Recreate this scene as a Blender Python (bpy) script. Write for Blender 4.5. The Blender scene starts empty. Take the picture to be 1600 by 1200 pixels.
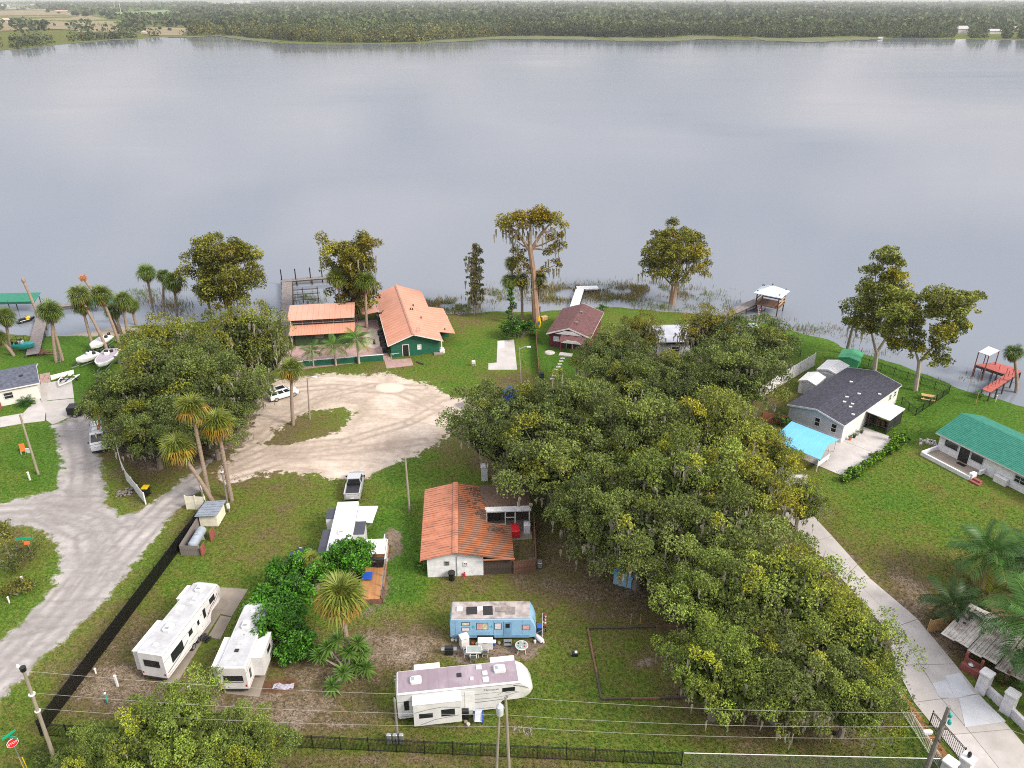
import bpy, bmesh, math, random
import numpy as np
from mathutils import Vector, Matrix, noise as mnoise
R = math.radians
random.seed(7)
ORD = 'first second third fourth fifth sixth seventh eighth ninth tenth eleventh twelfth thirteenth fourteenth fifteenth sixteenth seventeenth eighteenth nineteenth twentieth'.split()
rng = np.random.default_rng(11)
sc = bpy.context.scene
COL = sc.collection

# ------------------------------------------------------------------ camera
CH, CF = 54.0, 1220.0                       # drone height (m), focal length in pixels of a 1600 px wide frame
PITCH = math.atan(601 / CF)
cam = bpy.data.cameras.new('camera')
cam.sensor_width = 36.0
cam.lens = 36.0 * CF / 1600.0
cam.clip_start = 0.5
cam.clip_end = 60000
camo = bpy.data.objects.new('camera', cam)
COL.objects.link(camo)
camo.location = (0, 0, CH)
camo.rotation_euler = (math.pi / 2 - PITCH, 0, 0)
sc.camera = camo

# ------------------------------------------------------------------ sky, sun, exposure
SUN_EL, SUN_AZ = R(38), R(118)              # azimuth clockwise from +Y
w = bpy.data.worlds.new('World')
sc.world = w
w.use_nodes = True
nt = w.node_tree
nt.nodes.clear()
wo = nt.nodes.new('ShaderNodeOutputWorld')
bg = nt.nodes.new('ShaderNodeBackground')
sky = nt.nodes.new('ShaderNodeTexSky')
sky.sky_type = 'NISHITA'
sky.sun_disc = False
sky.sun_elevation = SUN_EL
sky.sun_rotation = SUN_AZ
sky.altitude = 50
sky.dust_density = 2.0
tc = nt.nodes.new('ShaderNodeTexCoord')
sep = nt.nodes.new('ShaderNodeSeparateXYZ')
nt.links.new(tc.outputs['Generated'], sep.inputs[0])
zc = nt.nodes.new('ShaderNodeMath'); zc.operation = 'MAXIMUM'; zc.inputs[1].default_value = 0.0
nt.links.new(sep.outputs[2], zc.inputs[0])
za = nt.nodes.new('ShaderNodeMath'); za.operation = 'ADD'; za.inputs[1].default_value = 0.09
nt.links.new(zc.outputs[0], za.inputs[0])
cv = nt.nodes.new('ShaderNodeCombineXYZ')
for i in (0, 1):
    dv = nt.nodes.new('ShaderNodeMath'); dv.operation = 'DIVIDE'
    nt.links.new(sep.outputs[i], dv.inputs[0]); nt.links.new(za.outputs[0], dv.inputs[1])
    nt.links.new(dv.outputs[0], cv.inputs[i])
cn = nt.nodes.new('ShaderNodeTexNoise')
cn.inputs['Scale'].default_value = 0.7; cn.inputs['Detail'].default_value = 7; cn.inputs['Roughness'].default_value = 0.55
cn.inputs['Distortion'].default_value = 0.6
nt.links.new(cv.outputs[0], cn.inputs['Vector'])
cr = nt.nodes.new('ShaderNodeValToRGB')
cr.color_ramp.elements[0].position = 0.36; cr.color_ramp.elements[0].color = (0, 0, 0, 1)
cr.color_ramp.elements[1].position = 0.62; cr.color_ramp.elements[1].color = (1, 1, 1, 1)
nt.links.new(cn.outputs[0], cr.inputs[0])
# cloud deck: grey bellies with paler, faintly pink breaks
cc = nt.nodes.new('ShaderNodeValToRGB')
cc.color_ramp.elements[0].position = 0.30; cc.color_ramp.elements[0].color = (4.0, 4.5, 5.5, 1)
cc.color_ramp.elements[1].position = 0.72; cc.color_ramp.elements[1].color = (10.4, 9.5, 9.3, 1)
nt.links.new(cn.outputs[0], cc.inputs[0])
mx = nt.nodes.new('ShaderNodeMix'); mx.data_type = 'RGBA'
fm = nt.nodes.new('ShaderNodeMapRange'); fm.inputs[3].default_value = 0.62; fm.inputs[4].default_value = 0.95
nt.links.new(cr.outputs[0], fm.inputs[0])
nt.links.new(fm.outputs[0], mx.inputs['Factor'])
nt.links.new(sky.outputs[0], mx.inputs['A']); nt.links.new(cc.outputs[0], mx.inputs['B'])
# an overcast dome is brighter overhead than at the horizon
zm = nt.nodes.new('ShaderNodeMapRange'); zm.inputs[1].default_value = 0.0; zm.inputs[2].default_value = 1.0; zm.inputs[3].default_value = 0.50; zm.inputs[4].default_value = 2.05
nt.links.new(zc.outputs[0], zm.inputs[0])
zx = nt.nodes.new('ShaderNodeMix'); zx.data_type = 'RGBA'; zx.blend_type = 'MULTIPLY'; zx.inputs['Factor'].default_value = 1.0
nt.links.new(mx.outputs['Result'], zx.inputs['A']); nt.links.new(zm.outputs[0], zx.inputs['B'])
nt.links.new(zx.outputs['Result'], bg.inputs['Color'])
bg.inputs['Strength'].default_value = 0.092
nt.links.new(bg.outputs[0], wo.inputs['Surface'])

sl = bpy.data.lights.new('sun', 'SUN')
sl.energy = 3.1
sl.angle = R(18)
sl.color = (1.0, 0.91, 0.80)
so = bpy.data.objects.new('sun', sl)
COL.objects.link(so)
sdir = Vector((math.sin(SUN_AZ) * math.cos(SUN_EL), math.cos(SUN_AZ) * math.cos(SUN_EL), math.sin(SUN_EL)))
so.rotation_euler = sdir.to_track_quat('Z', 'Y').to_euler()
so.location = (60, -40, 90)

sc.view_settings.view_transform = 'Standard'
sc.view_settings.look = 'None'
sc.view_settings.exposure = 0.62
sc.view_settings.gamma = 1.0
sc.view_settings.use_curve_mapping = False
sc.render.engine = 'CYCLES'
cy = sc.cycles
cy.use_denoising = False
cy.use_adaptive_sampling = True
cy.adaptive_threshold = 0.005
cy.filter_width = 1.05
cy.max_bounces = 6
cy.diffuse_bounces = 1
cy.glossy_bounces = 3
cy.transmission_bounces = 3
cy.transparent_max_bounces = 6
cy.volume_bounces = 1
cy.caustics_reflective = False
cy.caustics_refractive = False

# ------------------------------------------------------------------ helpers
def g(x, y, z=0.0):
    """photo pixel (1600x1200) -> world point on the level z"""
    S, C = math.sin(PITCH), math.cos(PITCH)
    v, u = (y - 600) / CF, (x - 800) / CF
    t = (CH - z) / (S + C * v)
    return Vector((u * t, (C - S * v) * t, z))

def gs(pts, z=0.0):
    return [g(x, y, z) for x, y in pts]

def ang(a, b):
    return math.atan2(b[1] - a[1], b[0] - a[0])

class MB:
    def __init__(s):
        s.v = []; s.f = []; s.m = []; s.st = []
        s.mi = 0
    def add(s, vs, fs):
        n = len(s.v)
        s.st.append((n, len(s.f)))
        s.v += [tuple(p) for p in vs]
        s.f += [tuple(i + n for i in f) for f in fs]
        s.m += [s.mi] * len(fs)
        return s
    def box(s, c, d, rz=0.0, rx=0.0, ry=0.0):
        x, y, z = d[0] / 2, d[1] / 2, d[2] / 2
        vs = [Vector((a * x, b * y, e * z)) for a in (-1, 1) for b in (-1, 1) for e in (-1, 1)]
        if rx or ry or rz:
            M = Matrix.Rotation(rz, 3, 'Z') @ Matrix.Rotation(ry, 3, 'Y') @ Matrix.Rotation(rx, 3, 'X')
            vs = [M @ q for q in vs]
        cc = Vector(c)
        return s.add([q + cc for q in vs], [(0, 1, 3, 2), (4, 6, 7, 5), (0, 4, 5, 1), (2, 3, 7, 6), (0, 2, 6, 4), (1, 5, 7, 3)])
    def rbox(s, c, d, b=0.1, rz=0.0):
        """box with chamfered vertical edges and a chamfered top"""
        x, y, h = d[0] / 2, d[1] / 2, d[2]
        b = min(b, x * .9, y * .9)
        ring = lambda k: [(x - k, y - k - b), (x - k - b, y - k), (-x + k + b, y - k), (-x + k, y - k - b), (-x + k, -y + k + b), (-x + k + b, -y + k), (x - k - b, -y + k), (x - k, -y + k + b)]
        vs = []
        for k, z in ((0, -h / 2), (0, h / 2 - b * .6), (b * .6, h / 2)):
            vs += [(p[0], p[1], z) for p in ring(min(k, min(x, y) - b - .001))]
        fs = []
        for r in (0, 1):
            for i in range(8):
                j = (i + 1) % 8
                fs.append((r * 8 + i, r * 8 + j, r * 8 + 8 + j, r * 8 + 8 + i))
        fs.append(tuple(range(16, 24))); fs.append(tuple(range(7, -1, -1)))
        ca, sa = math.cos(rz), math.sin(rz)
        return s.add([(c[0] + p[0] * ca - p[1] * sa, c[1] + p[0] * sa + p[1] * ca, c[2] + p[2]) for p in vs], fs)
    def tube(s, pts, rad, n=6, cap=True):
        pts = [Vector(p) for p in pts]
        if not hasattr(rad, '__len__'): rad = [rad] * len(pts)
        vs = []; fs = []
        for i, p in enumerate(pts):
            t = (pts[min(i + 1, len(pts) - 1)] - pts[max(i - 1, 0)])
            if t.length < 1e-9: t = Vector((0, 0, 1))
            t.normalize()
            a = Vector((1, 0, 0)) if abs(t.x) < .8 else Vector((0, 1, 0))
            u = t.cross(a).normalized(); q = t.cross(u)
            for k in range(n):
                th = 2 * math.pi * k / n
                vs.append(p + (u * math.cos(th) + q * math.sin(th)) * rad[i])
        for i in range(len(pts) - 1):
            for k in range(n):
                k2 = (k + 1) % n
                fs.append((i * n + k, i * n + k2, (i + 1) * n + k2, (i + 1) * n + k))
        if cap:
            fs.append(tuple(range(n - 1, -1, -1)))
            fs.append(tuple((len(pts) - 1) * n + k for k in range(n)))
        return s.add(vs, fs)
    def lathe(s, c, prof, n=14):
        vs = []; fs = []
        for r, z in prof:
            for k in range(n):
                th = 2 * math.pi * k / n
                vs.append((c[0] + r * math.cos(th), c[1] + r * math.sin(th), c[2] + z))
        for i in range(len(prof) - 1):
            for k in range(n):
                k2 = (k + 1) % n
                fs.append((i * n + k, i * n + k2, (i + 1) * n + k2, (i + 1) * n + k))
        fs.append(tuple(range(n - 1, -1, -1)))
        fs.append(tuple((len(prof) - 1) * n + k for k in range(n)))
        return s.add(vs, fs)
    def prism(s, poly, z0, z1):
        """poly in xy, CCW"""
        n = len(poly)
        ar = sum(poly[i][0] * poly[(i + 1) % n][1] - poly[(i + 1) % n][0] * poly[i][1] for i in range(n))
        if ar < 0: poly = poly[::-1]
        vs = [(p[0], p[1], z0) for p in poly] + [(p[0], p[1], z1) for p in poly]
        fs = [tuple(range(n - 1, -1, -1)), tuple(range(n, 2 * n))]
        fs += [(i, (i + 1) % n, n + (i + 1) % n, n + i) for i in range(n)]
        return s.add(vs, fs)
    def side(s, prof, y0, y1, inset=0.0):
        """profile in xz extruded along y"""
        n = len(prof)
        ar = sum(prof[i][0] * prof[(i + 1) % n][1] - prof[(i + 1) % n][0] * prof[i][1] for i in range(n))
        if ar < 0: prof = prof[::-1]
        vs = [(p[0], y0, p[1]) for p in prof] + [(p[0], y1, p[1]) for p in prof]
        fs = [tuple(range(n)), tuple(range(2 * n - 1, n - 1, -1))]
        fs += [((i + 1) % n, i, n + i, n + (i + 1) % n) for i in range(n)]
        return s.add(vs, fs)
    def quad(s, a, b, c, d):
        return s.add([a, b, c, d], [(0, 1, 2, 3)])
    def plate(s, a, b, c, d, t=.03):
        """thick quad, the top face is abcd"""
        a, b, c, d = map(Vector, (a, b, c, d))
        n = (b - a).cross(d - a).normalized() * t
        return s.add([a, b, c, d, a - n, b - n, c - n, d - n],
                     [(0, 1, 2, 3), (7, 6, 5, 4), (0, 4, 5, 1), (1, 5, 6, 2), (2, 6, 7, 3), (3, 7, 4, 0)])
    def loft(s, rings, cap=True):
        n = len(rings[0]); vs = [p for r in rings for p in r]; fs = []
        for i in range(len(rings) - 1):
            for k in range(n):
                k2 = (k + 1) % n
                fs.append((i * n + k, i * n + k2, (i + 1) * n + k2, (i + 1) * n + k))
        if cap:
            fs.append(tuple(range(n - 1, -1, -1))); fs.append(tuple((len(rings) - 1) * n + k for k in range(n)))
        return s.add(vs, fs)
    def mesh(s, name, mats, smooth=False):
        me = bpy.data.meshes.new(name)
        me.from_pydata(s.v, [], s.f)
        if not isinstance(mats, (list, tuple)): mats = [mats]
        for m in mats: me.materials.append(m)
        if len(mats) > 1: me.polygons.foreach_set('material_index', s.m)
        if smooth:
            me.polygons.foreach_set('use_smooth', [True] * len(me.polygons))
            try: me.set_sharp_from_angle(angle=R(38))
            except Exception: pass
        me.update()
        return me

KIDS = {}
def link(name, data, parent=None, loc=None, rz=0.0):
    o = bpy.data.objects.new(name, data)
    COL.objects.link(o)
    if parent is not None:
        o.parent = parent; KIDS.setdefault(parent.name, []).append(o)
    if loc is not None: o.location = loc
    if rz: o.rotation_euler = (0, 0, rz)
    return o

def tag(o, label, cat, group=None):
    o['label'] = label; o['category'] = cat
    if group: o['group'] = group
    return o

def thing(name, label, cat, loc=(0, 0, 0), rz=0.0, group=None):
    o = link(name, None, None, loc, rz)
    o.empty_display_size = .3
    return tag(o, label, cat, group)

SPLIT = set('post rail leg canopy_post rail_post pile step entry_step mullion porch_post finger_walk roof_patch armrest landing_leg bed_rail pipe door wall_panel side_rail bumper stripe_bar frame_post saddle insulator crossarm roof_board deck_post'.split())
def part(name, mb, m, parent, smooth=False, label=None, loc=None, rz=0.0):
    if name in SPLIT and isinstance(mb, MB) and len(mb.st) > 1:      # one object per piece
        first = None; st = mb.st + [(len(mb.v), len(mb.f))]
        for (v0, f0), (v1, f1) in zip(st[:-1], st[1:]):
            q = MB(); q.add(mb.v[v0:v1], [tuple(i - v0 for i in f) for f in mb.f[f0:f1]])
            o = link(name, q.mesh(name, m, smooth), parent, loc, rz); first = first or o
        return first
    o = link(name, mb.mesh(name, m, smooth) if isinstance(mb, MB) else mb, parent, loc, rz)
    if label: o['label'] = label
    return o

def single(name, mb, m, label, cat, loc=(0, 0, 0), rz=0.0, group=None, smooth=False):
    o = link(name, mb.mesh(name, m, smooth) if isinstance(mb, MB) else mb, None, loc, rz)
    return tag(o, label, cat, group)

def struct(name, data, parent=None, loc=None, rz=0.0):
    o = link(name, data, parent, loc, rz)
    if parent is None: o['kind'] = 'structure'
    return o

def stuff(name, data, parent=None, loc=None):
    o = link(name, data, parent, loc)
    o['kind'] = 'stuff'
    return o

def kids(o):
    return list(KIDS.get(o.name, []))

def copy_tree(o, loc, rz=0.0, scale=None, label=None, group=None):
    """a copy of a thing with copies of its parts and sub-parts, meshes shared"""
    def rec(a, par):
        b = a.copy(); COL.objects.link(b); b.parent = par
        if par is not None: KIDS.setdefault(par.name, []).append(b)
        for c in kids(a): rec(c, b)
        return b
    b = rec(o, None)
    b.location = loc; b.rotation_euler = (0, 0, rz)
    if scale is not None: b.scale = scale if hasattr(scale, '__len__') else (scale,) * 3
    if label: b['label'] = label
    if group: b['group'] = group
    return b

# ------------------------------------------------------------------ materials
def newmat(name):
    m = bpy.data.materials.new(name); m.use_nodes = True
    t = m.node_tree
    return m, t, t.nodes['Principled BSDF']

def N(t, typ, **kw):
    n = t.nodes.new(typ)
    for k, v in kw.items():
        if hasattr(n, k): setattr(n, k, v)
        else: n.inputs[k].default_value = v
    return n

def ramp(t, src, stops):
    r = t.nodes.new('ShaderNodeValToRGB')
    e = r.color_ramp.elements
    while len(e) < len(stops): e.new(0.5)
    for i, (p, c) in enumerate(stops):
        e[i].position = p
        e[i].color = (*c, 1) if hasattr(c, '__len__') else (c, c, c, 1)
    t.links.new(src, r.inputs[0])
    return r.outputs[0]

def mixc(t, fac, a, b, mode='MIX'):
    m = t.nodes.new('ShaderNodeMix'); m.data_type = 'RGBA'; m.blend_type = mode
    for nm, v in (('Factor', fac), ('A', a), ('B', b)):
        if isinstance(v, bpy.types.NodeSocket): t.links.new(v, m.inputs[nm])
        elif nm == 'Factor': m.inputs[nm].default_value = v
        else: m.inputs[nm].default_value = (*v, 1)
    return m.outputs['Result']

def math_(t, op, a, b=0.0, clamp=False):
    m = t.nodes.new('ShaderNodeMath'); m.operation = op; m.use_clamp = clamp
    for i, v in enumerate((a, b)):
        if isinstance(v, bpy.types.NodeSocket): t.links.new(v, m.inputs[i])
        else: m.inputs[i].default_value = v
    return m.outputs[0]

def coord(t, kind='Object', scale=(1, 1, 1), rot=(0, 0, 0)):
    c = t.nodes.new('ShaderNodeTexCoord')
    m = t.nodes.new('ShaderNodeMapping')
    m.inputs['Scale'].default_value = scale; m.inputs['Rotation'].default_value = rot
    if kind == 'World':
        ge = t.nodes.new('ShaderNodeNewGeometry')
        t.links.new(ge.outputs['Position'], m.inputs['Vector'])
    else:
        t.links.new(c.outputs[kind], m.inputs['Vector'])
    return m.outputs[0]

def noise(t, vec, scale, detail=4, rough=.55, dist=0.0):
    n = t.nodes.new('ShaderNodeTexNoise')
    n.inputs['Scale'].default_value = scale; n.inputs['Detail'].default_value = detail
    n.inputs['Roughness'].default_value = rough; n.inputs['Distortion'].default_value = dist
    t.links.new(vec, n.inputs['Vector'])
    return n.outputs[0]

def bump(t, b, h, strength=.3, dist=.05):
    n = t.nodes.new('ShaderNodeBump')
    n.inputs['Strength'].default_value = strength; n.inputs['Distance'].default_value = dist
    t.links.new(h, n.inputs['Height']); t.links.new(n.outputs[0], b.inputs['Normal'])

def M(name, c, rough=.6, metal=0.0, var=.18, scale=2.0, c2=None, stain=0.0, stain_c=(.12, .10, .08), bmp=0.0, bscale=12, spec=.5, emit=None, stretch=(1, 1, 1)):
    """plain procedural surface: broad colour drift, optional stains and fine relief"""
    m, t, b = newmat(name)
    vec = coord(t, 'Object', stretch)
    n1 = noise(t, vec, scale, 5, .6)
    lo = tuple(x * (1 - var) for x in c); hi = c2 if c2 else tuple(min(1, x * (1 + var * .7)) for x in c)
    col = ramp(t, n1, [(.3, lo), (.7, hi)])
    if stain:
        n2 = noise(t, vec, scale * .55 + .3, 6, .65, .4)
        f = ramp(t, n2, [(.5, 0.0), (.72, stain)])
        col = mixc(t, f, col, stain_c)
    t.links.new(col, b.inputs['Base Color'])
    b.inputs['Roughness'].default_value = rough; b.inputs['Metallic'].default_value = metal
    b.inputs['Specular IOR Level'].default_value = spec
    if bmp:
        bump(t, b, noise(t, vec, bscale, 4, .6), bmp, .04)
    return m

MT = {}
MT['white_paint'] = M('white paint', (.68, .68, .67), .45, stain=.18, stain_c=(.45, .42, .38))
MT['white_wall'] = M('white wall', (.76, .77, .78), .6, stain=.25, stain_c=(.5, .47, .42), bmp=.15)
MT['rv_white'] = M('travel trailer fibreglass', (.68, .68, .67), .28, stain=.3, stain_c=(.5, .48, .44), scale=.8)
MT['rv_roof'] = M('rubber roof', (.44, .45, .46), .6, stain=.6, stain_c=(.27, .26, .25), scale=.9)
MT['plastic_white'] = M('white plastic', (.72, .72, .71), .35, stain=.15, stain_c=(.55, .52, .48))
MT['glass'] = M('dark window glass', (.018, .022, .026), .06, var=.3, scale=.6)
MT['black'] = M('black enamel', (.012, .012, .013), .4)
MT['rubber'] = M('tyre rubber', (.02, .02, .02), .8)
MT['steel'] = M('galvanised steel', (.42, .44, .45), .4, .7, stain=.3)
MT['chrome'] = M('alloy', (.6, .6, .62), .25, .9)
MT['dark_wood'] = M('dark weathered timber', (.075, .055, .045), .8, var=.35, bmp=.3, stretch=(1, 6, 1))
MT['grey_wood'] = M('grey weathered timber', (.21, .185, .175), .85, var=.35, bmp=.3)
MT['pole_wood'] = M('utility pole timber', (.30, .26, .20), .85, var=.3, bmp=.3, stretch=(4, 4, .4))
MT['brown_wood'] = M('brown fence timber', (.19, .095, .06), .8, var=.4, bmp=.3, stain=.4, stain_c=(.08, .05, .04))
MT['new_wood'] = M('fresh timber', (.52, .33, .14), .7, var=.25)
MT['deck_wood'] = M('orange deck timber', (.42, .20, .075), .7, var=.25)
MT['red_dock'] = M('red painted boards', (.42, .10, .075), .6, var=.2, stain=.3, stain_c=(.3, .12, .1))
MT['green_paint'] = M('dark green paint', (.010, .105, .062), .55, var=.2, stain=.25, stain_c=(.05, .12, .08))
MT['green_metal'] = M('green sheet metal', (.008, .17, .095), .4, var=.2, stain=.2, stain_c=(.06, .2, .14))
MT['maroon'] = M('maroon wall', (.12, .022, .035), .7)
MT['brick_red'] = M('dull red timber', (.26, .075, .06), .8, var=.3)
MT['concrete'] = M('concrete', (.52, .49, .45), .85, var=.12, stain=.5, stain_c=(.34, .31, .28), scale=.6, bmp=.15, bscale=30)
MT['concrete_new'] = M('pale concrete', (.45, .425, .40), .8, var=.12, stain=.55, stain_c=(.32, .295, .27), scale=.5, bmp=.1, bscale=30)
MT['pad'] = M('old pad concrete', (.26, .22, .175), .9, var=.2, stain=.6, stain_c=(.17, .14, .11), scale=.8)
MT['blue_tarp'] = M('light blue sheet metal', (.15, .47, .75), .4, var=.08, scale=.4)
MT['grey_siding'] = M('grey vinyl siding', (.50, .53, .57), .6, var=.06, scale=.5)
MT['cream_and_lit_siding'] = M('cream and sunlit vinyl siding', (.72, .68, .62), .6, var=.06, scale=.5)  # cream of the left house; on the grey home, sunlight put into the colour
MT['screen'] = M('insect screen', (.02, .02, .022), .6)
MT['red'] = M('red plastic', (.62, .02, .03), .4)
MT['blue'] = M('blue plastic', (.02, .09, .45), .4)
MT['navy'] = M('navy metal', (.018, .055, .15), .4)
MT['yellow'] = M('yellow plastic', (.75, .5, .01), .4)
MT['teal'] = M('teal canvas', (.03, .38, .36), .6)
MT['tank_grey'] = M('pale tank paint', (.30, .35, .40), .4, stain=.3)
MT['orange'] = M('orange plastic', (.75, .16, .03), .5)
MT['sign_green'] = M('street sign green', (.01, .33, .19), .4, var=.05)
MT['skin_rock'] = M('pale rubble', (.5, .46, .42), .9, var=.3)
# ------------------------------------------------------------------ terrain
def sdf(P, poly):
    """signed distance (positive inside) of points P (n,2) to a polygon"""
    P = np.asarray(P, float); poly = np.asarray([(p[0], p[1]) for p in poly], float)
    a = poly; b = np.roll(poly, -1, 0)
    dmin = np.full(len(P), 1e18); ins = np.zeros(len(P), bool)
    for (ax, ay), (bx, by) in zip(a, b):
        ex, ey = bx - ax, by - ay
        wx, wy = P[:, 0] - ax, P[:, 1] - ay
        h = np.clip((wx * ex + wy * ey) / (ex * ex + ey * ey + 1e-12), 0, 1)
        dmin = np.minimum(dmin, (wx - ex * h) ** 2 + (wy - ey * h) ** 2)
        c = (ay > P[:, 1]) != (by > P[:, 1])
        with np.errstate(divide='ignore', invalid='ignore'):
            xi = (bx - ax) * (P[:, 1] - ay) / (by - ay + 1e-30) + ax
        ins ^= c & (P[:, 0] < xi)
    return np.where(ins, 1, -1) * np.sqrt(dmin)

SHORE_PX = [(-500, 590), (-250, 548), (-100, 524), (0, 517), (60, 527), (130, 519), (200, 510), (300, 503), (430, 500), (470, 482), (560, 476),
            (650, 478), (700, 491), (760, 487), (840, 486), (900, 482), (960, 480), (1040, 487), (1110, 489), (1145, 496), (1200, 506),
            (1280, 526), (1340, 549), (1400, 567), (1460, 590), (1520, 612), (1600, 634), (1800, 690), (2200, 790)]
WATER_Z = -0.35
shore = gs(SHORE_PX, WATER_Z)
NEAR_LAND = [(-9000, shore[0].y)] + [(p.x, p.y) for p in shore] + [(9000, shore[-1].y - 60), (9000, -9000), (-9000, -9000)]
FAR_PX = [(-900, 108), (-300, 90), (0, 79), (60, 70), (110, 66), (200, 62), (240, 57.5), (300, 59), (340, 56), (380, 62), (440, 68), (520, 70), (600, 69), (700, 66),
          (780, 61), (900, 62), (980, 64.5), (1060, 64.5), (1100, 61), (1180, 63), (1260, 66), (1330, 63), (1420, 60), (1500, 61), (1600, 63), (1900, 66), (2600, 74)]
farp = gs(FAR_PX, WATER_Z)
FAR_X = np.array([-30000] + [p.x for p in farp] + [30000]); FAR_Y = np.array([farp[0].y] + [p.y for p in farp] + [farp[-1].y])

def axis(lo, hi, step, far_lo, far_hi, k=1.16):
    a = list(np.arange(lo, hi + 1e-6, step))
    s, x = step, lo
    pre = []
    while x > far_lo:
        s *= k; x -= s; pre.append(x)
    s, x = step, hi
    post = []
    while x < far_hi:
        s *= k; x += s; post.append(x)
    return np.array(pre[::-1] + a + post)

def fbm2(x, y, f, seed=0):
    """cheap value noise, 3 octaves, numpy"""
    out = np.zeros_like(x); amp = .57
    for o in range(3):
        xs, ys = x * f + seed * 17.3 + o * 5.1, y * f + seed * 9.7 + o * 3.3
        i, j = np.floor(xs), np.floor(ys); u, v = xs - i, ys - j
        u = u * u * (3 - 2 * u); v = v * v * (3 - 2 * v)
        h = lambda a, b: np.modf(np.abs(np.sin(a * 127.1 + b * 311.7 + seed) * 43758.5453))[0]
        out += amp * ((h(i, j) * (1 - u) + h(i + 1, j) * u) * (1 - v) + (h(i, j + 1) * (1 - u) + h(i + 1, j + 1) * u) * v)
        amp *= .5; f *= 2.1
    return out

# wear of the turf: (pixel x, y, radius x, radius y in pixels, dry, litter, sand)
WEAR = [
    (1450, 770, 210, 130, -.10, 0, 0), (1390, 860, 80, 60, .05, .1, 0), (1480, 700, 60, 40, .2, 0, 0), (1200, 510, 90, 40, -.55, 0, 0), (1400, 590, 120, 60, -.5, 0, 0), (1540, 640, 90, 40, -.35, 0, 0),
    (870, 560, 40, 50, -.75, 0, 0), (60, 700, 70, 60, -.4, 0, 0), (60, 590, 80, 40, -.55, 0, 0), (130, 560, 60, 50, -.55, 0, 0),
    (700, 555, 90, 50, -.05, .05, 0), (660, 590, 120, 20, .0, .2, .25), (760, 510, 60, 30, -.05, 0, 0), (740, 570, 60, 30, .05, .1, .05), (800, 600, 60, 25, .15, .1, .1),
    (630, 720, 70, 50, -.2, .0, .1), (620, 850, 60, 90, -.5, 0, 0), (600, 930, 60, 40, -.35, 0, 0), (560, 770, 60, 30, .0, .2, .25), (470, 760, 60, 20, .05, .2, .2), (420, 800, 110, 70, .2, .1, .02), (370, 860, 50, 50, .05, .15, .05),
    (440, 850, 60, 50, .15, .1, 0), (200, 985, 80, 60, .42, .5, .1), (150, 1080, 80, 60, .5, .75, .2), (260, 1080, 120, 40, .5, .7, .15), (430, 1110, 120, 40, .55, .8, .25), (520, 1050, 90, 60, .5, .5, .1),
    (600, 1000, 60, 60, .5, .8, .25), (660, 1010, 50, 30, .5, .9, .4), (720, 920, 120, 30, .3, .4, .05), (870, 900, 70, 50, .3, .35, .05), (950, 940, 90, 40, .25, .3, .0), (880, 1010, 60, 50, .1, .35, 0), (1000, 1040, 70, 40, .1, .3, 0),
    (960, 1120, 160, 30, .0, .2, 0), (640, 1140, 200, 30, .3, .4, .05), (640, 1190, 300, 14, .55, .5, .2), (1050, 1130, 60, 30, .1, .2, 0), (1250, 1140, 150, 50, .15, .35, 0), (1350, 1120, 60, 30, .6, .8, 0),
    (200, 930, 60, 40, .05, .1, 0), (110, 1040, 60, 50, .0, .1, 0), (50, 1140, 50, 50, .1, .2, 0), (280, 800, 60, 60, .1, .2, 0), (1010, 1035, 25, 10, .5, .3, .9), (860, 620, 40, 30, .2, .4, 0), (220, 700, 60, 60, .5, .8, .05),
    (330, 660, 140, 80, .6, .7, .05), (1000, 800, 280, 130, .42, .4, 0), (1200, 1000, 200, 120, .6, .7, 0), (1060, 590, 160, 60, .5, .5, 0), (50, 900, 60, 80, .0, .1, 0), (30, 860, 30, 40, .4, .3, 0),
    (150, 518, 60, 7, 0, 0, 1.6), (120, 512, 90, 8, 0, 0, 1.3), (1290, 512, 140, 8, .4, .2, .7), (1120, 600, 40, 30, .1, 0, 0), (735, 495, 40, 12, .4, .3, .2), (1420, 930, 40, 50, .5, .6, 0), (1470, 1000, 50, 40, .6, .7, 0), (1540, 1000, 60, 60, .5, .5, 0),
    (900, 690, 200, 60, .6, .6, 0), (540, 575, 130, 12, .1, .2, .1), (520, 660, 60, 25, .05, .15, .1)]
def wear_at(X, Y):
    S, C = math.sin(PITCH), math.cos(PITCH)
    f = Y * C + CH * S
    px_ = 800 + CF * X / np.maximum(f, 1); py_ = 600 - CF * (-CH * C + Y * S) / np.maximum(f, 1)
    o = np.zeros((len(X), 4), np.float32); o[:, 0] = .29; o[:, 3] = 1
    for x, y, rx, ry, d, l, s_ in WEAR:
        e = np.exp(-(((px_ - x) / rx) ** 2 + ((py_ - y) / ry) ** 2))
        o[:, 0] += e * d; o[:, 1] += e * l; o[:, 2] += e * s_
    o[:, :3] = np.where((f > 1)[:, None] & (Y < 400)[:, None], o[:, :3], [[.45, .0, 0]])
    return np.clip(o, -1, 2)

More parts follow.
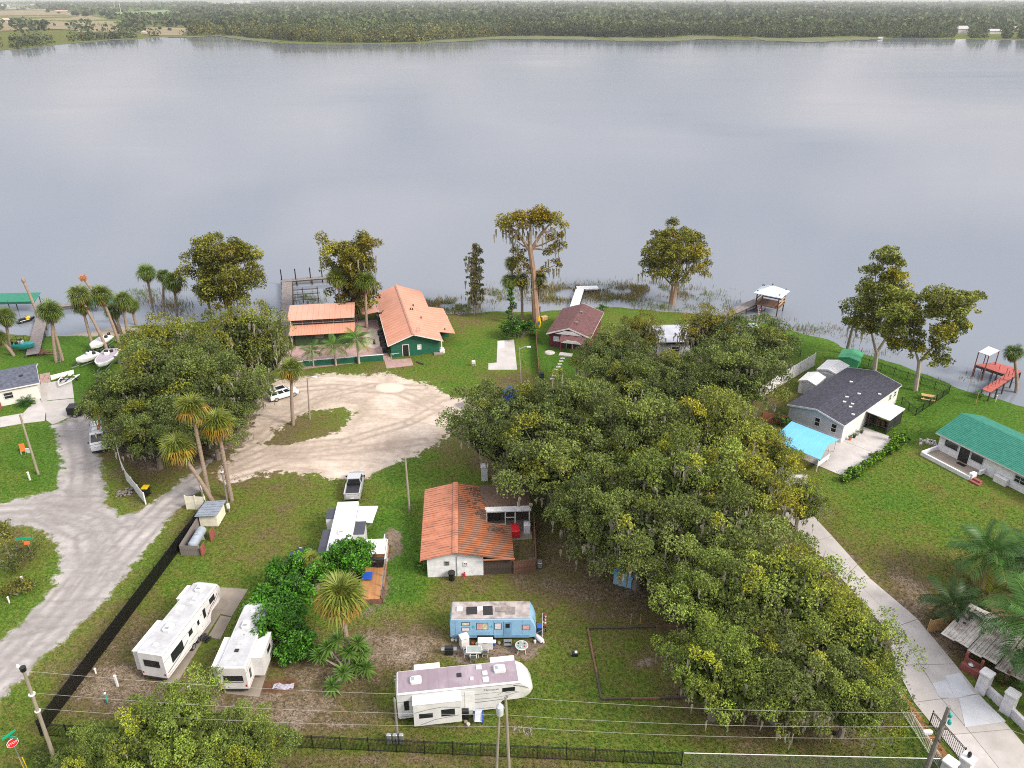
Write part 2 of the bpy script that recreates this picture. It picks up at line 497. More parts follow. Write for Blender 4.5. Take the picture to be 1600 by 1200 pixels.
def npmesh(name, co, faces, mats=None, attrs=None, smooth=False):
    """mesh from numpy arrays; faces (n,k)"""
    me = bpy.data.meshes.new(name)
    co = np.asarray(co, np.float32); faces = np.asarray(faces, np.int32)
    n, k = faces.shape
    me.vertices.add(len(co)); me.vertices.foreach_set('co', co.ravel())
    me.loops.add(n * k); me.loops.foreach_set('vertex_index', faces.ravel())
    me.polygons.add(n)
    me.polygons.foreach_set('loop_start', np.arange(0, n * k, k, dtype=np.int32))
    if smooth: me.polygons.foreach_set('use_smooth', np.ones(n, bool))
    for an, av in (attrs or {}).items():
        if av.ndim == 2:
            a = me.attributes.new(an, 'FLOAT_COLOR', 'POINT'); a.data.foreach_set('color', np.asarray(av, np.float32).ravel())
        else:
            a = me.attributes.new(an, 'FLOAT', 'POINT'); a.data.foreach_set('value', np.asarray(av, np.float32).ravel())
    for m in mats or []: me.materials.append(m)
    me.update(calc_edges=True)
    me.validate()
    return me

def turf(t):
    """turf colour from the wear attribute and world position; returns (colour, relief)"""
    pos = coord(t, 'World')
    at = N(t, 'ShaderNodeAttribute', attribute_name='wear')
    sp = t.nodes.new('ShaderNodeSeparateColor'); t.links.new(at.outputs['Color'], sp.inputs[0])
    nb = noise(t, pos, .07, 3, .5); nm = noise(t, pos, .38, 6, .68, .5); nf = noise(t, pos, 2.6, 6, .72); ns = noise(t, pos, 7.0, 3, .7)
    dry = math_(t, 'ADD', sp.outputs[0], math_(t, 'MULTIPLY', math_(t, 'SUBTRACT', nb, .5), 1.1))
    dry = math_(t, 'ADD', dry, math_(t, 'MULTIPLY', math_(t, 'SUBTRACT', nm, .5), 1.25))
    dry = math_(t, 'ADD', dry, math_(t, 'MULTIPLY', math_(t, 'SUBTRACT', nf, .5), .9))
    col = ramp(t, dry, [(.0, (.058, .128, .014)), (.24, (.086, .138, .018)), (.45, (.106, .122, .024)), (.64, (.118, .102, .038)), (.83, (.116, .088, .052)), (1.0, (.165, .128, .09))])
    vv = ramp(t, nf, [(.26, (.36, .38, .36)), (.5, (.98, .98, .98)), (.72, (1.75, 1.62, 1.45))])
    col = mixc(t, 1.0, col, vv, 'MULTIPLY')
    col = mixc(t, 1.0, col, ramp(t, ns, [(.3, (.62, .64, .6)), (.7, (1.35, 1.32, 1.3))]), 'MULTIPLY')
    lf = math_(t, 'ADD', math_(t, 'MULTIPLY', ns, .62), math_(t, 'MULTIPLY', nm, .38))
    lf = math_(t, 'ADD', lf, math_(t, 'MULTIPLY', math_(t, 'MINIMUM', sp.outputs[1], 1.0), .11))
    col = mixc(t, ramp(t, lf, [(.62, 0.0), (.72, .6)]), col, (.38, .31, .26))
    sf = math_(t, 'ADD', sp.outputs[2], math_(t, 'MULTIPLY', math_(t, 'SUBTRACT', nm, .5), 1.1))
    sf = math_(t, 'ADD', sf, math_(t, 'MULTIPLY', math_(t, 'SUBTRACT', nf, .5), .7))
    col = mixc(t, ramp(t, sf, [(.5, 0.0), (.85, .85)]), col, (.40, .33, .27))
    return col, math_(t, 'ADD', nf, math_(t, 'MULTIPLY', ns, .5))

def turf_material():
    m, t, b = newmat('turf')
    col, rel = turf(t)
    t.links.new(col, b.inputs['Base Color'])
    b.inputs['Roughness'].default_value = .95; b.inputs['Specular IOR Level'].default_value = .1
    bump(t, b, rel, .8, .12)
    return m
MT['turf'] = turf_material()

def sheet_material(name, c1, c2, c3, ragged=1.0, track_rot=0.0, tracks=.35, under=None):
    """loose ground that frays into the turf along the sheet's edge (attribute 'edge' = metres inside the outline)"""
    m, t, b = newmat(name)
    col, rel = turf(t) if under is None else (under, None)
    pos = coord(t, 'World'); tr = coord(t, 'World', (.16, .75, 1), (0, 0, -track_rot))
    n1 = noise(t, pos, .16, 5, .62, .6); n2 = noise(t, pos, 1.4, 6, .7); n3 = noise(t, tr, .55, 6, .7, 1.6); n4 = noise(t, pos, 6, 3, .7)
    sc_ = ramp(t, n1, [(.3, c1), (.52, c2), (.72, c3)])
    sc_ = mixc(t, math_(t, 'MULTIPLY', ramp(t, n3, [(.48, 0.0), (.72, 1.0)]), tracks), sc_, tuple(x * .62 for x in c1))
    ru = N(t, 'ShaderNodeAttribute', attribute_name='rut')
    rf = math_(t, 'MULTIPLY', ru.outputs['Fac'], ramp(t, n1, [(.3, .15), (.6, .85)]))
    sc_ = mixc(t, rf, sc_, tuple(x * .82 for x in c1))
    sc_ = mixc(t, 1.0, sc_, ramp(t, n2, [(.3, (.82, .81, .8)), (.7, (1.12, 1.12, 1.12))]), 'MULTIPLY')
    sc_ = mixc(t, ramp(t, n4, [(.62, 0.0), (.75, .55)]), sc_, (.16, .12, .09))
    ed = N(t, 'ShaderNodeAttribute', attribute_name='edge')
    e = math_(t, 'ADD', ed.outputs['Fac'], math_(t, 'MULTIPLY', math_(t, 'SUBTRACT', noise(t, pos, .55, 6, .72, .3), .5), 4.2 * ragged))
    e = math_(t, 'ADD', e, math_(t, 'MULTIPLY', math_(t, 'SUBTRACT', n2, .5), 1.3 * ragged))
    f = ramp(t, math_(t, 'ADD', math_(t, 'MULTIPLY', e, .5), .5), [(.4, 0.0), (.62, 1.0)])
    t.links.new(mixc(t, f, col, sc_), b.inputs['Base Color'])
    b.inputs['Roughness'].default_value = .95; b.inputs['Specular IOR Level'].default_value = .15
    bump(t, b, math_(t, 'ADD', n2, math_(t, 'MULTIPLY', n4, .4)), .45, .08)
    return m

# one ground sheet to the horizon, fine under the picture, shelving below the water at the shores
gx = axis(-95, 95, .8, -30000, 30000); gy = axis(28, 176, .8, -600, 45000)
gx = np.unique(np.concatenate([gx[(gx < -1150) | (gx > 1150) | (np.abs(gx) < 400)], np.arange(-1150, 1151, 30.0)]))
gy = np.unique(np.concatenate([gy[(gy < 880) | (gy > 1650)], np.arange(880, 1651, 9.0)]))
GX, GY = np.meshgrid(gx, gy)
X, Y = GX.ravel(), GY.ravel()
d_near = sdf(np.stack([X, Y], 1), NEAR_LAND) + (fbm2(X, Y, .25, 3) - .5) * 2.2
d_far = (Y - np.interp(X, FAR_X, FAR_Y))
d_far = d_far + np.where(np.abs(d_far) < 400, (fbm2(X, Y, .02, 5) - .5) * 40, 0)
dd = np.maximum(d_near, d_far * .08)
Z = np.where(dd > 2.5, 0.0, np.clip((dd - 2.5) * .16, -2.2, 0))
Z = np.where(d_far > 300, np.maximum(Z, (fbm2(X, Y, .002, 8) - .35) * 8 * np.clip((d_far - 300) / 1500, 0, 1)), Z)
nx, ny = len(gx), len(gy)
ii = np.arange(ny - 1)[:, None] * nx + np.arange(nx - 1)[None, :]
F_ = np.stack([ii, ii + 1, ii + nx + 1, ii + nx], -1).reshape(-1, 4)
ground = struct('ground', npmesh('ground', np.stack([X, Y, Z], 1), F_, [MT['turf']], {'wear': wear_at(X, Y)}, smooth=True))

# ------------------------------------------------------------------ lake
def water_material():
    m, t, b = newmat('lake water')
    pos = coord(t, 'World')
    b.inputs['Base Color'].default_value = (.180, .204, .234, 1)
    b.inputs['IOR'].default_value = 1.33
    st = noise(t, coord(t, 'World', (.0045, .014, 1), (0, 0, R(3))), 1.0, 5, .6, .7)
    st2 = noise(t, coord(t, 'World', (.012, .05, 1), (0, 0, R(-12))), 1.0, 4, .6, .5)
    calm = math_(t, 'ADD', math_(t, 'MULTIPLY', st, .7), math_(t, 'MULTIPLY', st2, .3))
    t.links.new(ramp(t, calm, [(.34, .03), (.66, .11)]), b.inputs['Roughness'])
    w1 = noise(t, coord(t, 'World', (.35, .9, 1), (0, 0, R(25))), 1.0, 4, .6, .3)
    w2 = noise(t, coord(t, 'World', (1.6, 3.2, 1), (0, 0, R(10))), 1.0, 3, .6)
    h = math_(t, 'ADD', w1, math_(t, 'MULTIPLY', w2, .25))
    n = t.nodes.new('ShaderNodeBump'); n.inputs['Distance'].default_value = .12
    t.links.new(ramp(t, calm, [(.34, .03), (.66, .2)]), n.inputs['Strength'])
    t.links.new(h, n.inputs['Height']); t.links.new(n.outputs[0], b.inputs['Normal'])
    return m
lx = axis(-200, 200, 40, -5000, 5000, 1.4); ly = np.array(list(range(80, 200, 40)) + [260, 400, 600, 900, 1200, 1500, 1900])
LX, LY = np.meshgrid(lx, ly)
ii = np.arange(len(ly) - 1)[:, None] * len(lx) + np.arange(len(lx) - 1)[None, :]
struct('lake', npmesh('lake', np.stack([LX.ravel(), LY.ravel(), np.full(LX.size, WATER_Z)], 1),
       np.stack([ii, ii + 1, ii + len(lx) + 1, ii + len(lx)], -1).reshape(-1, 4), [water_material()]))

RUTS = [gs(c) for c in ([(-60, 1140), (60, 1015), (180, 885), (270, 790), (345, 737), (430, 700), (540, 690), (640, 660), (700, 628)], [(-60, 1095), (45, 985), (160, 860), (250, 772), (335, 722), (400, 690), (440, 655), (500, 622), (580, 603), (660, 606)],
    [(-60, 812), (60, 806), (130, 838), (140, 890), (90, 960), (-20, 1070)], [(-60, 800), (70, 792), (150, 815), (172, 860), (150, 905)], [(110, 660), (125, 720), (120, 780), (60, 800)], [(135, 660), (150, 725), (150, 790), (210, 820)],
    [(430, 612), (520, 604), (620, 612), (690, 640)], [(360, 745), (470, 712), (580, 700), (660, 690)])]
def rut_at(P):
    o = np.zeros(len(P))
    for c in RUTS:
        for a, b in zip(c[:-1], c[1:]):
            e = np.array([b.x - a.x, b.y - a.y]); w = P - np.array([a.x, a.y]); h = np.clip((w @ e) / (e @ e), 0, 1); q = w - h[:, None] * e
            s = e / np.linalg.norm(e); d = np.abs(q[:, 0] * -s[1] + q[:, 1] * s[0]); d2 = np.linalg.norm(q, axis=1)
            o = np.maximum(o, np.exp(-((np.abs(d2 - .75)) / .33) ** 2))
    return o
# ------------------------------------------------------------------ loose-surface roads and lots
def sheet(name, px, z, mat, step=.5, grow=1.8, poly=None, hole=None):
    pl = [(p.x, p.y) for p in gs(px)] if poly is None else poly
    xs = [p[0] for p in pl]; ys = [p[1] for p in pl]
    ax = np.arange(min(xs) - grow - step, max(xs) + grow + step, step); ay = np.arange(min(ys) - grow - step, max(ys) + grow + step, step)
    A, B = np.meshgrid(ax, ay); P = np.stack([A.ravel(), B.ravel()], 1)
    s = sdf(P, pl)
    if hole: s = np.minimum(s, -sdf(P, gs(hole)))
    n = len(ax)
    q = (np.arange(len(ay) - 1)[:, None] * n + np.arange(n - 1)[None, :]).ravel()
    q = np.stack([q, q + 1, q + n + 1, q + n], 1)
    q = q[(s[q] > -grow).any(1)]
    used = np.unique(q); re = np.zeros(len(P), int); re[used] = np.arange(len(used))
    P = P[used]; s = s[used]
    return struct(name, npmesh(name, np.stack([P[:, 0], P[:, 1], np.full(len(P), z)], 1), re[q], [mat], {'wear': wear_at(P[:, 0], P[:, 1]), 'edge': s, 'rut': rut_at(P) if 'road' in name or 'lot' in name else np.zeros(len(P))}))

MT['sand'] = sheet_material('pale sand', (.34, .275, .215), (.51, .43, .35), (.61, .535, .455), 1.7, R(28), .5)
MT['gravel'] = sheet_material('grey gravel', (.26, .24, .225), (.37, .35, .335), (.50, .46, .43), .9, R(58), .6)
MT['dirt'] = sheet_material('brown dirt', (.14, .10, .075), (.21, .155, .12), (.27, .21, .17), .8, 0, .2)
ISLAND = [(412, 694), (440, 664), (490, 641), (538, 636), (552, 646), (543, 664), (500, 684), (450, 694)]
sheet('sand_lot', [(378, 700), (402, 645), (415, 612), (432, 596), (470, 588), (520, 584), (575, 586), (600, 582), (640, 592), (672, 602), (700, 618), (742, 633), (752, 640), (722, 660), (700, 682), (672, 700),
                   (640, 716), (610, 728), (585, 742), (555, 752), (520, 748), (480, 738), (440, 738), (400, 742), (355, 756), (335, 740)], .012, MT['sand'], .28, hole=ISLAND)
sheet('gravel_road', [(-220, 1290), (0, 1092), (80, 1018), (150, 953), (195, 900), (235, 850), (262, 815), (298, 777), (330, 755), (365, 742), (400, 725), (398, 668), (385, 680), (330, 715), (290, 746), (250, 778),
                      (217, 799), (186, 807), (167, 782), (160, 732), (148, 690), (138, 645), (112, 652), (84, 664), (97, 722), (85, 765), (50, 778), (0, 784), (-160, 796), (-160, 822), (0, 818), (60, 826), (88, 848), (97, 880), (85, 915), (50, 957), (0, 1005), (-220, 1170)], .006, MT['gravel'], .3)
MT['pale_sand'] = sheet_material('cream sand fill', (.56, .49, .38), (.62, .55, .44), (.66, .6, .5), .05, 0, .05, (.49, .42, .355))
sheet('sand_patch', [(610 + 20 * math.cos(a) , 606 + 6.5 * math.sin(a)) for a in np.linspace(0, 6.283, 28)[:-1]], .02, MT['pale_sand'], .12, .3)
MT['mud'] = sheet_material('damp grey mud', (.17, .15, .14), (.22, .2, .19), (.28, .25, .23), .5, 0, .2, (.46, .39, .33))
sheet('mud_patch', [(705, 632), (730, 626), (754, 632), (745, 641), (722, 640)], .02, MT['mud'], .25, 1)
sheet('dirt_patch', [(604, 830), (616, 824), (630, 834), (628, 860), (616, 876), (606, 874), (602, 850)], .006, MT['dirt'], .25, 1)
sheet('dirt_patio', [(690, 1006), (850, 1000), (838, 1030), (760, 1034), (690, 1028)], .006, MT['dirt'], .25, 1)
sheet('dirt_path', [(590, 930), (606, 900), (612, 905), (604, 935), (580, 960), (570, 955)], .006, MT['dirt'], .25, 1)
MT['mulch'] = sheet_material('rusty mulch', (.07, .035, .022), (.12, .055, .03), (.19, .09, .05), .3, 0, .2)
sheet('mulch_bed', [(430, 1063), (462, 1058), (464, 1078), (410, 1086), (408, 1070)], .006, MT['mulch'], .25, .6)
# ------------------------------------------------------------------ foliage
def leaf_material(name, base, trans=.3, rough=.6, objcol=True):
    m, t, b = newmat(name)
    at = N(t, 'ShaderNodeAttribute', attribute_name='tint')
    col = mixc(t, 1.0, base, at.outputs['Color'], 'MULTIPLY')
    if objcol:
        oi = t.nodes.new('ShaderNodeObjectInfo')
        col = mixc(t, 1.0, col, oi.outputs['Color'], 'MULTIPLY')
    t.links.new(col, b.inputs['Base Color'])
    b.inputs['Roughness'].default_value = rough; b.inputs['Specular IOR Level'].default_value = .25
    tr = t.nodes.new('ShaderNodeBsdfTranslucent'); t.links.new(col, tr.inputs['Color'])
    mx_ = t.nodes.new('ShaderNodeMixShader'); mx_.inputs[0].default_value = trans
    t.links.new(b.outputs[0], mx_.inputs[1]); t.links.new(tr.outputs[0], mx_.inputs[2])
    t.links.new(mx_.outputs[0], t.nodes['Material Output'].inputs['Surface'])
    return m
MT['oak_leaf'] = leaf_material('oak leaves', (.112, .155, .036), .14)
MT['cyp_leaf'] = leaf_material('cypress leaves', (.120, .140, .025), .16)
MT['syc_leaf'] = leaf_material('broad leaves', (.105, .128, .032), .18)
MT['ficus_leaf'] = leaf_material('glossy green leaves', (.050, .165, .012), .15, .35)
MT['shrub_leaf'] = leaf_material('shrub leaves', (.105, .135, .032))
MT['palm_leaf'] = leaf_material('palm leaf', (.120, .155, .030), .18, .45)
MT['palm_dead'] = leaf_material('dead palm leaf', (.33, .20, .09), .2, .8)
MT['queen_leaf'] = leaf_material('feather palm leaf', (.060, .135, .028), .25, .4)
MT['moss'] = leaf_material('hanging moss', (.38, .36, .27), .3, .9)
MT['reed'] = leaf_material('reeds', (.20, .195, .07), .3, .8)
MT['forest_leaf'] = leaf_material('forest leaves', (.078, .105, .042), .2, .8)
MT['grass_blade'] = leaf_material('grass blades', (.095, .155, .018), .3, .8)
MT['bark'] = M('grey bark', (.20, .17, .14), .9, var=.35, bmp=.5, bscale=8, stretch=(3, 3, .6))
MT['pale_bark'] = M('pale bark', (.42, .36, .29), .85, var=.3, stain=.3, bmp=.3, stretch=(2, 2, .5))
MT['palm_bark'] = M('palm bark', (.30, .225, .17), .9, var=.3, bmp=.5, bscale=10, stretch=(1, 1, 5))
MT['red_bark'] = M('cypress bark', (.34, .22, .15), .9, var=.3, bmp=.4, stretch=(3, 3, .5))

def unit(n, r):
    v = r.normal(size=(n, 3)); return v / np.linalg.norm(v, axis=1, keepdims=True)

def leaf_mesh(name, C, size, tint, mat, r, up=.35, aspect=.55):
    """diamond leaves at C (n,3), random lie biased upward"""
    n = len(C)
    nrm = unit(n, r); nrm[:, 2] = np.abs(nrm[:, 2]) + up; nrm /= np.linalg.norm(nrm, axis=1, keepdims=True)
    a = np.cross(nrm, unit(n, r)); a /= np.linalg.norm(a, axis=1, keepdims=True) + 1e-9
    b = np.cross(nrm, a)
    s = np.asarray(size).reshape(-1, 1) * np.ones((n, 1))
    a = a * s * .5; b = b * s * .5 * aspect
    bend = nrm * s * .10
    co = np.stack([C + a - bend, C + b, C - a - bend, C - b], 1).reshape(-1, 3)
    f = np.arange(n * 4).reshape(n, 4)
    tt = np.ones((n, 4)); tt[:, :3] = tint
    return npmesh(name, co, f, [mat], {'tint': np.repeat(tt, 4, 0)})

def lobes_to_leaves(lobes, r, per_m2, sub=7, flat=.85, under=-.12, yellow=.12):
    """lobes: list of (centre, radius); returns leaf centres and tints. Each lobe carries smaller tufts on its outside."""
    Cs, Ts = [], []
    for c, R_ in lobes:
        c = np.array(c)
        br = r.uniform(.62, 1.35); ye = r.uniform(.5, 1.0) if r.random() < yellow else r.uniform(0, .22)
        k = max(4, int(sub * r.uniform(.8, 1.3)))
        dirs = unit(k * 3, r); dirs = dirs[dirs[:, 2] > under][:k]
        for d_ in dirs:
            sr = R_ * r.uniform(.34, .56); scn = c + d_ * R_ * np.array([1, 1, flat]) * r.uniform(.62, .95)
            n = max(10, int(per_m2 * 4 * sr * sr * r.uniform(.8, 1.2)))
            q = unit(n, r); q = q[q[:, 2] > -.65]
            rad = sr * np.power(r.uniform(.25, 1.0, (len(q), 1)), .45) * r.uniform(.9, 1.18, (len(q), 1))
            Cs.append(scn + q * rad * np.array([1, 1, .8]))
            tb = br * r.uniform(.82, 1.2); t_ = np.ones((len(q), 3)) * tb * r.uniform(.5, 1.55, (len(q), 1))
            y = np.clip(ye + r.normal(0, .12, (len(q), 1)), 0, 1)
            t_ = t_ * (1 - y + y * np.array([[1.75, 1.36, .55]]))
            Ts.append(t_)
    return np.concatenate(Cs), np.concatenate(Ts)

def moss_mesh(name, anchors, r, L=(.5, 1.7), wd=.15):
    co, fs, tt = [], [], []
    for p in anchors:
        l = r.uniform(*L); a = r.uniform(0, 6.28); w0 = wd * r.uniform(.6, 1.6)
        for th in (a, a + 1.6):
            u = np.array([math.cos(th), math.sin(th), 0]); base = len(co); m_ = 4
            for i in range(m_ + 1):
                s_ = i / m_; c = np.array(p) + np.array([r.normal(0, .05), r.normal(0, .05), -l * s_]); ww = w0 * (1 - s_) ** .7 * r.uniform(.6, 1.2) + .012
                co += [c - u * ww, c + u * ww]; b_ = r.uniform(.7, 1.2); tt += [[b_, b_, b_ * .95, 1]] * 2
            fs += [[base + 2 * i, base + 2 * i + 1, base + 2 * i + 3, base + 2 * i + 2] for i in range(m_)]
    return npmesh(name, np.array(co), np.array(fs), [MT['moss']], {'tint': np.array(tt)})

def limbs_mesh(r, hc, Rr, lobes, trunk_r=.45, fork=.3, nl=9, mat='bark', twigs=10):
    mb = MB()
    fz = hc * fork
    top = Vector((r.normal(0, .2), r.normal(0, .2), fz))
    mb.tube([(0, 0, -.3), (r.normal(0, .08), r.normal(0, .08), fz * .5), top], [trunk_r * 1.35, trunk_r, trunk_r * .9], 8)
    idx = r.permutation(len(lobes))[:nl + twigs]
    for j, k in enumerate(idx):
        c = Vector(lobes[k][0]); mid = top.lerp(c, .5) + Vector((r.normal(0, .4), r.normal(0, .4), r.normal(.3, .3)))
        q = trunk_r * (.5 if j < nl else .2)
        ends = [top, mid, c]
        if j >= nl: ends += [c + (c - mid).normalized() * lobes[k][1] * 1.15 + Vector((0, 0, .3))]
        mb.tube(ends, [q, q * .6] + [q * .25] * (len(ends) - 2), 5, False)
    return mb.mesh('trunk', MT[mat], True)

def dome_lobes(r, Rr, hc, n, zr=.66, lo=-.3, rl=(.14, .33), hole=.0):
    out = []
    i = 0
    while len(out) < n and i < n * 30:
        i += 1
        d_ = unit(1, r)[0]
        if d_[2] < lo: continue
        f = r.uniform(.5, .97)
        c = np.array([d_[0] * Rr * f, d_[1] * Rr * f, hc + d_[2] * Rr * zr * f * r.uniform(.8, 1.15)])
        R_ = Rr * r.uniform(*rl)
        if any(np.linalg.norm(c - np.array(q[0])) < (R_ + q[1]) * .56 for q in out): continue
        out.append((c, R_))
    return out

def oak_variant(seed, Rr=8.0, hc=7.6, n=40, per=44, moss=130, leaf=(.19, .37), yellow=.14):
    r = np.random.default_rng(seed)
    L = dome_lobes(r, Rr, hc, n)
    C, T = lobes_to_leaves(L, r, per, yellow=yellow)
    nI = 3600; I = unit(nI, r) * (r.uniform(0, 1, (nI, 1)) ** .33) * np.array([Rr * .64, Rr * .64, Rr * .44]) + np.array([0, 0, hc - .2])  # inner leaves added to block light, tinted darker so crown gaps look shaded
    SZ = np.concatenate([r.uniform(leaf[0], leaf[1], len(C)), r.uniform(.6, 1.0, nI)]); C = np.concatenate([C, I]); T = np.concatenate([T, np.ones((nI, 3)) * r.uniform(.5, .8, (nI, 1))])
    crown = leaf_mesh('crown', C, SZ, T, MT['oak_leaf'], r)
    trunk = limbs_mesh(r, hc, Rr, L, .5, .32, 9, 'bark', 12)
    a = [np.array(c) + np.array([r.normal(0, R_ * .5), r.normal(0, R_ * .5), -R_ * r.uniform(.2, .7)]) for c, R_ in (L[int(i)] for i in r.integers(0, len(L), moss))]
    return trunk, crown, moss_mesh('spanish_moss', a, r) if moss else None

def plant(name, cat, label, meshes, loc, scale=1.0, rz=0.0, color=(1, 1, 1), group=None, parts=('trunk', 'crown', 'spanish_moss')):
    t = thing(name, label, cat, loc, rz, group)
    t.scale = scale if hasattr(scale, '__len__') else (scale,) * 3
    for pn, me in zip(parts, meshes):
        if me is None: continue
        o = link(pn, me, t)
        if pn == 'spanish_moss': o['kind'] = 'stuff'
        if pn in ('crown', 'foliage', 'fronds'): o.color = (*color, 1)
    return t

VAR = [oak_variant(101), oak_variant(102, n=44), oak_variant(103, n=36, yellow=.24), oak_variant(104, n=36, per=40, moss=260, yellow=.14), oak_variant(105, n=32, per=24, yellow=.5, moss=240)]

# px of the crown's middle, height of that point, crown radius (m), variant, tint, label
DG, OL, YE, GR = (.90, .92, .92), (1.1, 1.08, 1.05), (1.5, 1.32, .85), (1.28, 1.3, 1.0)
OAK = [
    # central grove
    (792, 672, 7.0, 7.4, 0, DG, 'dark rounded live oak at the left end of the central grove, overhanging the sandy lot'),
    (880, 634, 9.2, 6.6, 1, DG, 'dark live oak at the back left of the central grove, below the stepping stones'),
    (862, 724, 6.2, 7.8, 0, OL, 'live oak overhanging the back corner of the orange roofed cottage'),
    (985, 662, 9.6, 7.0, 1, OL, 'tall olive live oak at the back middle of the central grove'),
    (1056, 738, 9.4, 7.0, 3, GR, 'mossy live oak in the very middle of the central grove'),
    (1000, 838, 6.5, 6.2, 3, OL, 'live oak trailing moss at the front left of the central grove, above the blue shed'),
    (1120, 672, 8.0, 6.8, 2, YE, 'yellowing live oak at the back right of the central grove, near the orange fence panel'),
    (1160, 755, 7.5, 6.6, 4, YE, 'yellow topped live oak near the blue carport, grey branches showing'),
    (948, 795, 6.8, 5.8, 1, DG, 'dark live oak at the front of the central grove, left of the blue shed'),
    (1120, 830, 7.0, 6.4, 3, OL, 'moss hung live oak in the front right of the central grove'),
    (1205, 702, 6.0, 3.8, 2, YE, 'small yellowish oak just left of the blue carport'),
    (1255, 770, 5.0, 3.2, 4, GR, 'thin open oak leaning over the driveway below the carport'),
    # front right grove
    (1120, 930, 6.5, 5.6, 2, GR, 'light green live oak at the top left of the front right grove'),
    (1235, 925, 7.0, 6.2, 4, GR, 'light green live oak at the top of the front right grove, nearest the lawn'),
    (1125, 1040, 6.0, 5.0, 2, (1.35, 1.4, .9), 'bright yellow green live oak at the front left of the front right grove'),
    (1320, 1000, 6.0, 5.0, 4, GR, 'live oak overhanging the driveway, rightmost of the front right grove'),
    (1225, 1045, 6.0, 5.2, 3, OL, 'live oak in the middle front of the front right grove, above the power lines'),
    (1330, 1080, 5.0, 4.0, 1, GR, 'live oak at the bottom right of the front right grove, beside the picket railing'),
    # grove behind the maroon house
    (962, 562, 6.5, 5.8, 1, DG, 'dark live oak immediately right of the maroon house'),
    (1040, 606, 6.5, 6.4, 0, DG, 'dark live oak in front of the white flat roof by the lake'),
    (1140, 590, 7.0, 7.4, 1, DG, 'dark live oak between the white flat roof and the long white fence'),
    (1178, 545, 7.0, 6.4, 0, DG, 'dark live oak at the right end of the lakeside grove, by the black screened porch'),
    (975, 600, 6.0, 5.6, 0, DG, 'dark low oak in front of the maroon house grove, behind the central grove'),
    (1110, 505, 9.0, 5.2, 4, (1.25, .98, .8), 'rusty moss draped oak rising behind the white flat roof'),
    (1003, 506, 8.5, 3.8, 4, (1.15, .95, .8), 'mossy brownish oak below and left of the lone round crowned lakeside tree'),
    # grove on the left
    (204, 622, 6.5, 5.8, 1, DG, 'dark live oak at the left edge of the left grove, over the white van'),
    (254, 530, 10.0, 6.2, 4, (1.2, 1.05, .8), 'golden topped live oak at the back left of the left grove, beside the parked boats'),
    (270, 600, 8.0, 8.0, 0, DG, 'broad live oak in the middle of the left grove'),
    (384, 512, 10.5, 6.8, 4, (1.05, .98, .8), 'tall golden live oak at the back right of the left grove, behind the patio palms'),
    (350, 612, 7.0, 5.8, 3, DG, 'live oak at the right edge of the left grove, beside the parked SUV'),
    (236, 668, 6.0, 5.0, 0, DG, 'low dark oak at the front of the left grove, right of the white van'),
    (330, 660, 5.5, 5.0, 3, DG, 'low dark oak at the front of the left grove, right behind the three tall palms'),
    (410, 540, 7.0, 4.0, 1, DG, 'dark oak at the right end of the left grove, behind the lone palm'),
    # bottom
    (272, 1150, 4.0, 4.7, 2, (1.3, 1.35, .9), 'yellow green oak in the bottom left corner, in front of the black fence'),
    (372, 1188, 3.4, 3.8, 0, (1.15, 1.2, .9), 'green oak at the bottom edge, right of the yellow green corner oak'),
    (150, 1190, 3.0, 3.0, 2, (1.15, 1.2, .9), 'low bushy oak at the bottom edge, beside the leaning utility pole'),
]
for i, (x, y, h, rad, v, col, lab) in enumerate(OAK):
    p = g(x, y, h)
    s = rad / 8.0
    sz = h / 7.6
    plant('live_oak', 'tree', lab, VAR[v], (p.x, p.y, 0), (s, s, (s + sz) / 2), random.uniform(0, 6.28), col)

def tall_tree(seed, lobes, trunk_pts, trunk_r, mat_leaf, bark, per=30, moss=60, leaf=(.3, .5), yellow=.15, branch=10):
    r = np.random.default_rng(seed)
    C, T = lobes_to_leaves(lobes, r, per, yellow=yellow)
    crown = leaf_mesh('crown', C, r.uniform(leaf[0], leaf[1], len(C)), T, MT[mat_leaf], r)
    mb = MB()
    for tp, tr in trunk_pts: mb.tube(tp, tr, 8)
    tops = [Vector(q) for tp, _ in trunk_pts for q in tp[1:]]
    for k in r.permutation(len(lobes))[:branch]:
        c = Vector(lobes[k][0]); lower = [q for q in tops if q.z < c.z + .5] or tops[:1]
        st = min(lower, key=lambda q: (q - c).length)
        mb.tube([st, st.lerp(c, .5) + Vector((0, 0, -.3)), c], [trunk_r * .4, trunk_r * .28, trunk_r * .12], 5, False)
    a = [np.array(c) + np.array([r.normal(0, R_ * .5), r.normal(0, R_ * .5), -R_ * r.uniform(.3, .8)]) for c, R_ in (lobes[int(i)] for i in r.integers(0, len(lobes), moss))]
    return mb.mesh('trunk', MT[bark], True), crown, moss_mesh('spanish_moss', a, r, (.8, 2.6)) if moss else None

def cyl_lobes(seed, n, r0, z0, z1, rl, prof=lambda s: 1.0):
    r = np.random.default_rng(seed); out = []
    for i in range(n):
        s_ = (i + .5) / n; a = i * 2.4 + r.normal(0, .4); rr = r0 * prof(s_) * r.uniform(.3, .95)
        out.append((np.array([math.cos(a) * rr, math.sin(a) * rr, z0 + (z1 - z0) * s_]), r.uniform(*rl) * (.6 + .4 * prof(s_))))
    return out

def px_height(b, ytop):
    """height of a vertical thing that stands at pixel b and reaches the image row ytop"""
    p = g(*b); S, C = math.sin(PITCH), math.cos(PITCH)
    v = (600 - ytop) / CF      # up/forward = v : ((z-H)*C + Y*S) = v * (Y*C + (H-z)*S)
    return (v * (p.y * C + CH * S) + CH * C - p.y * S) / (C + v * S)

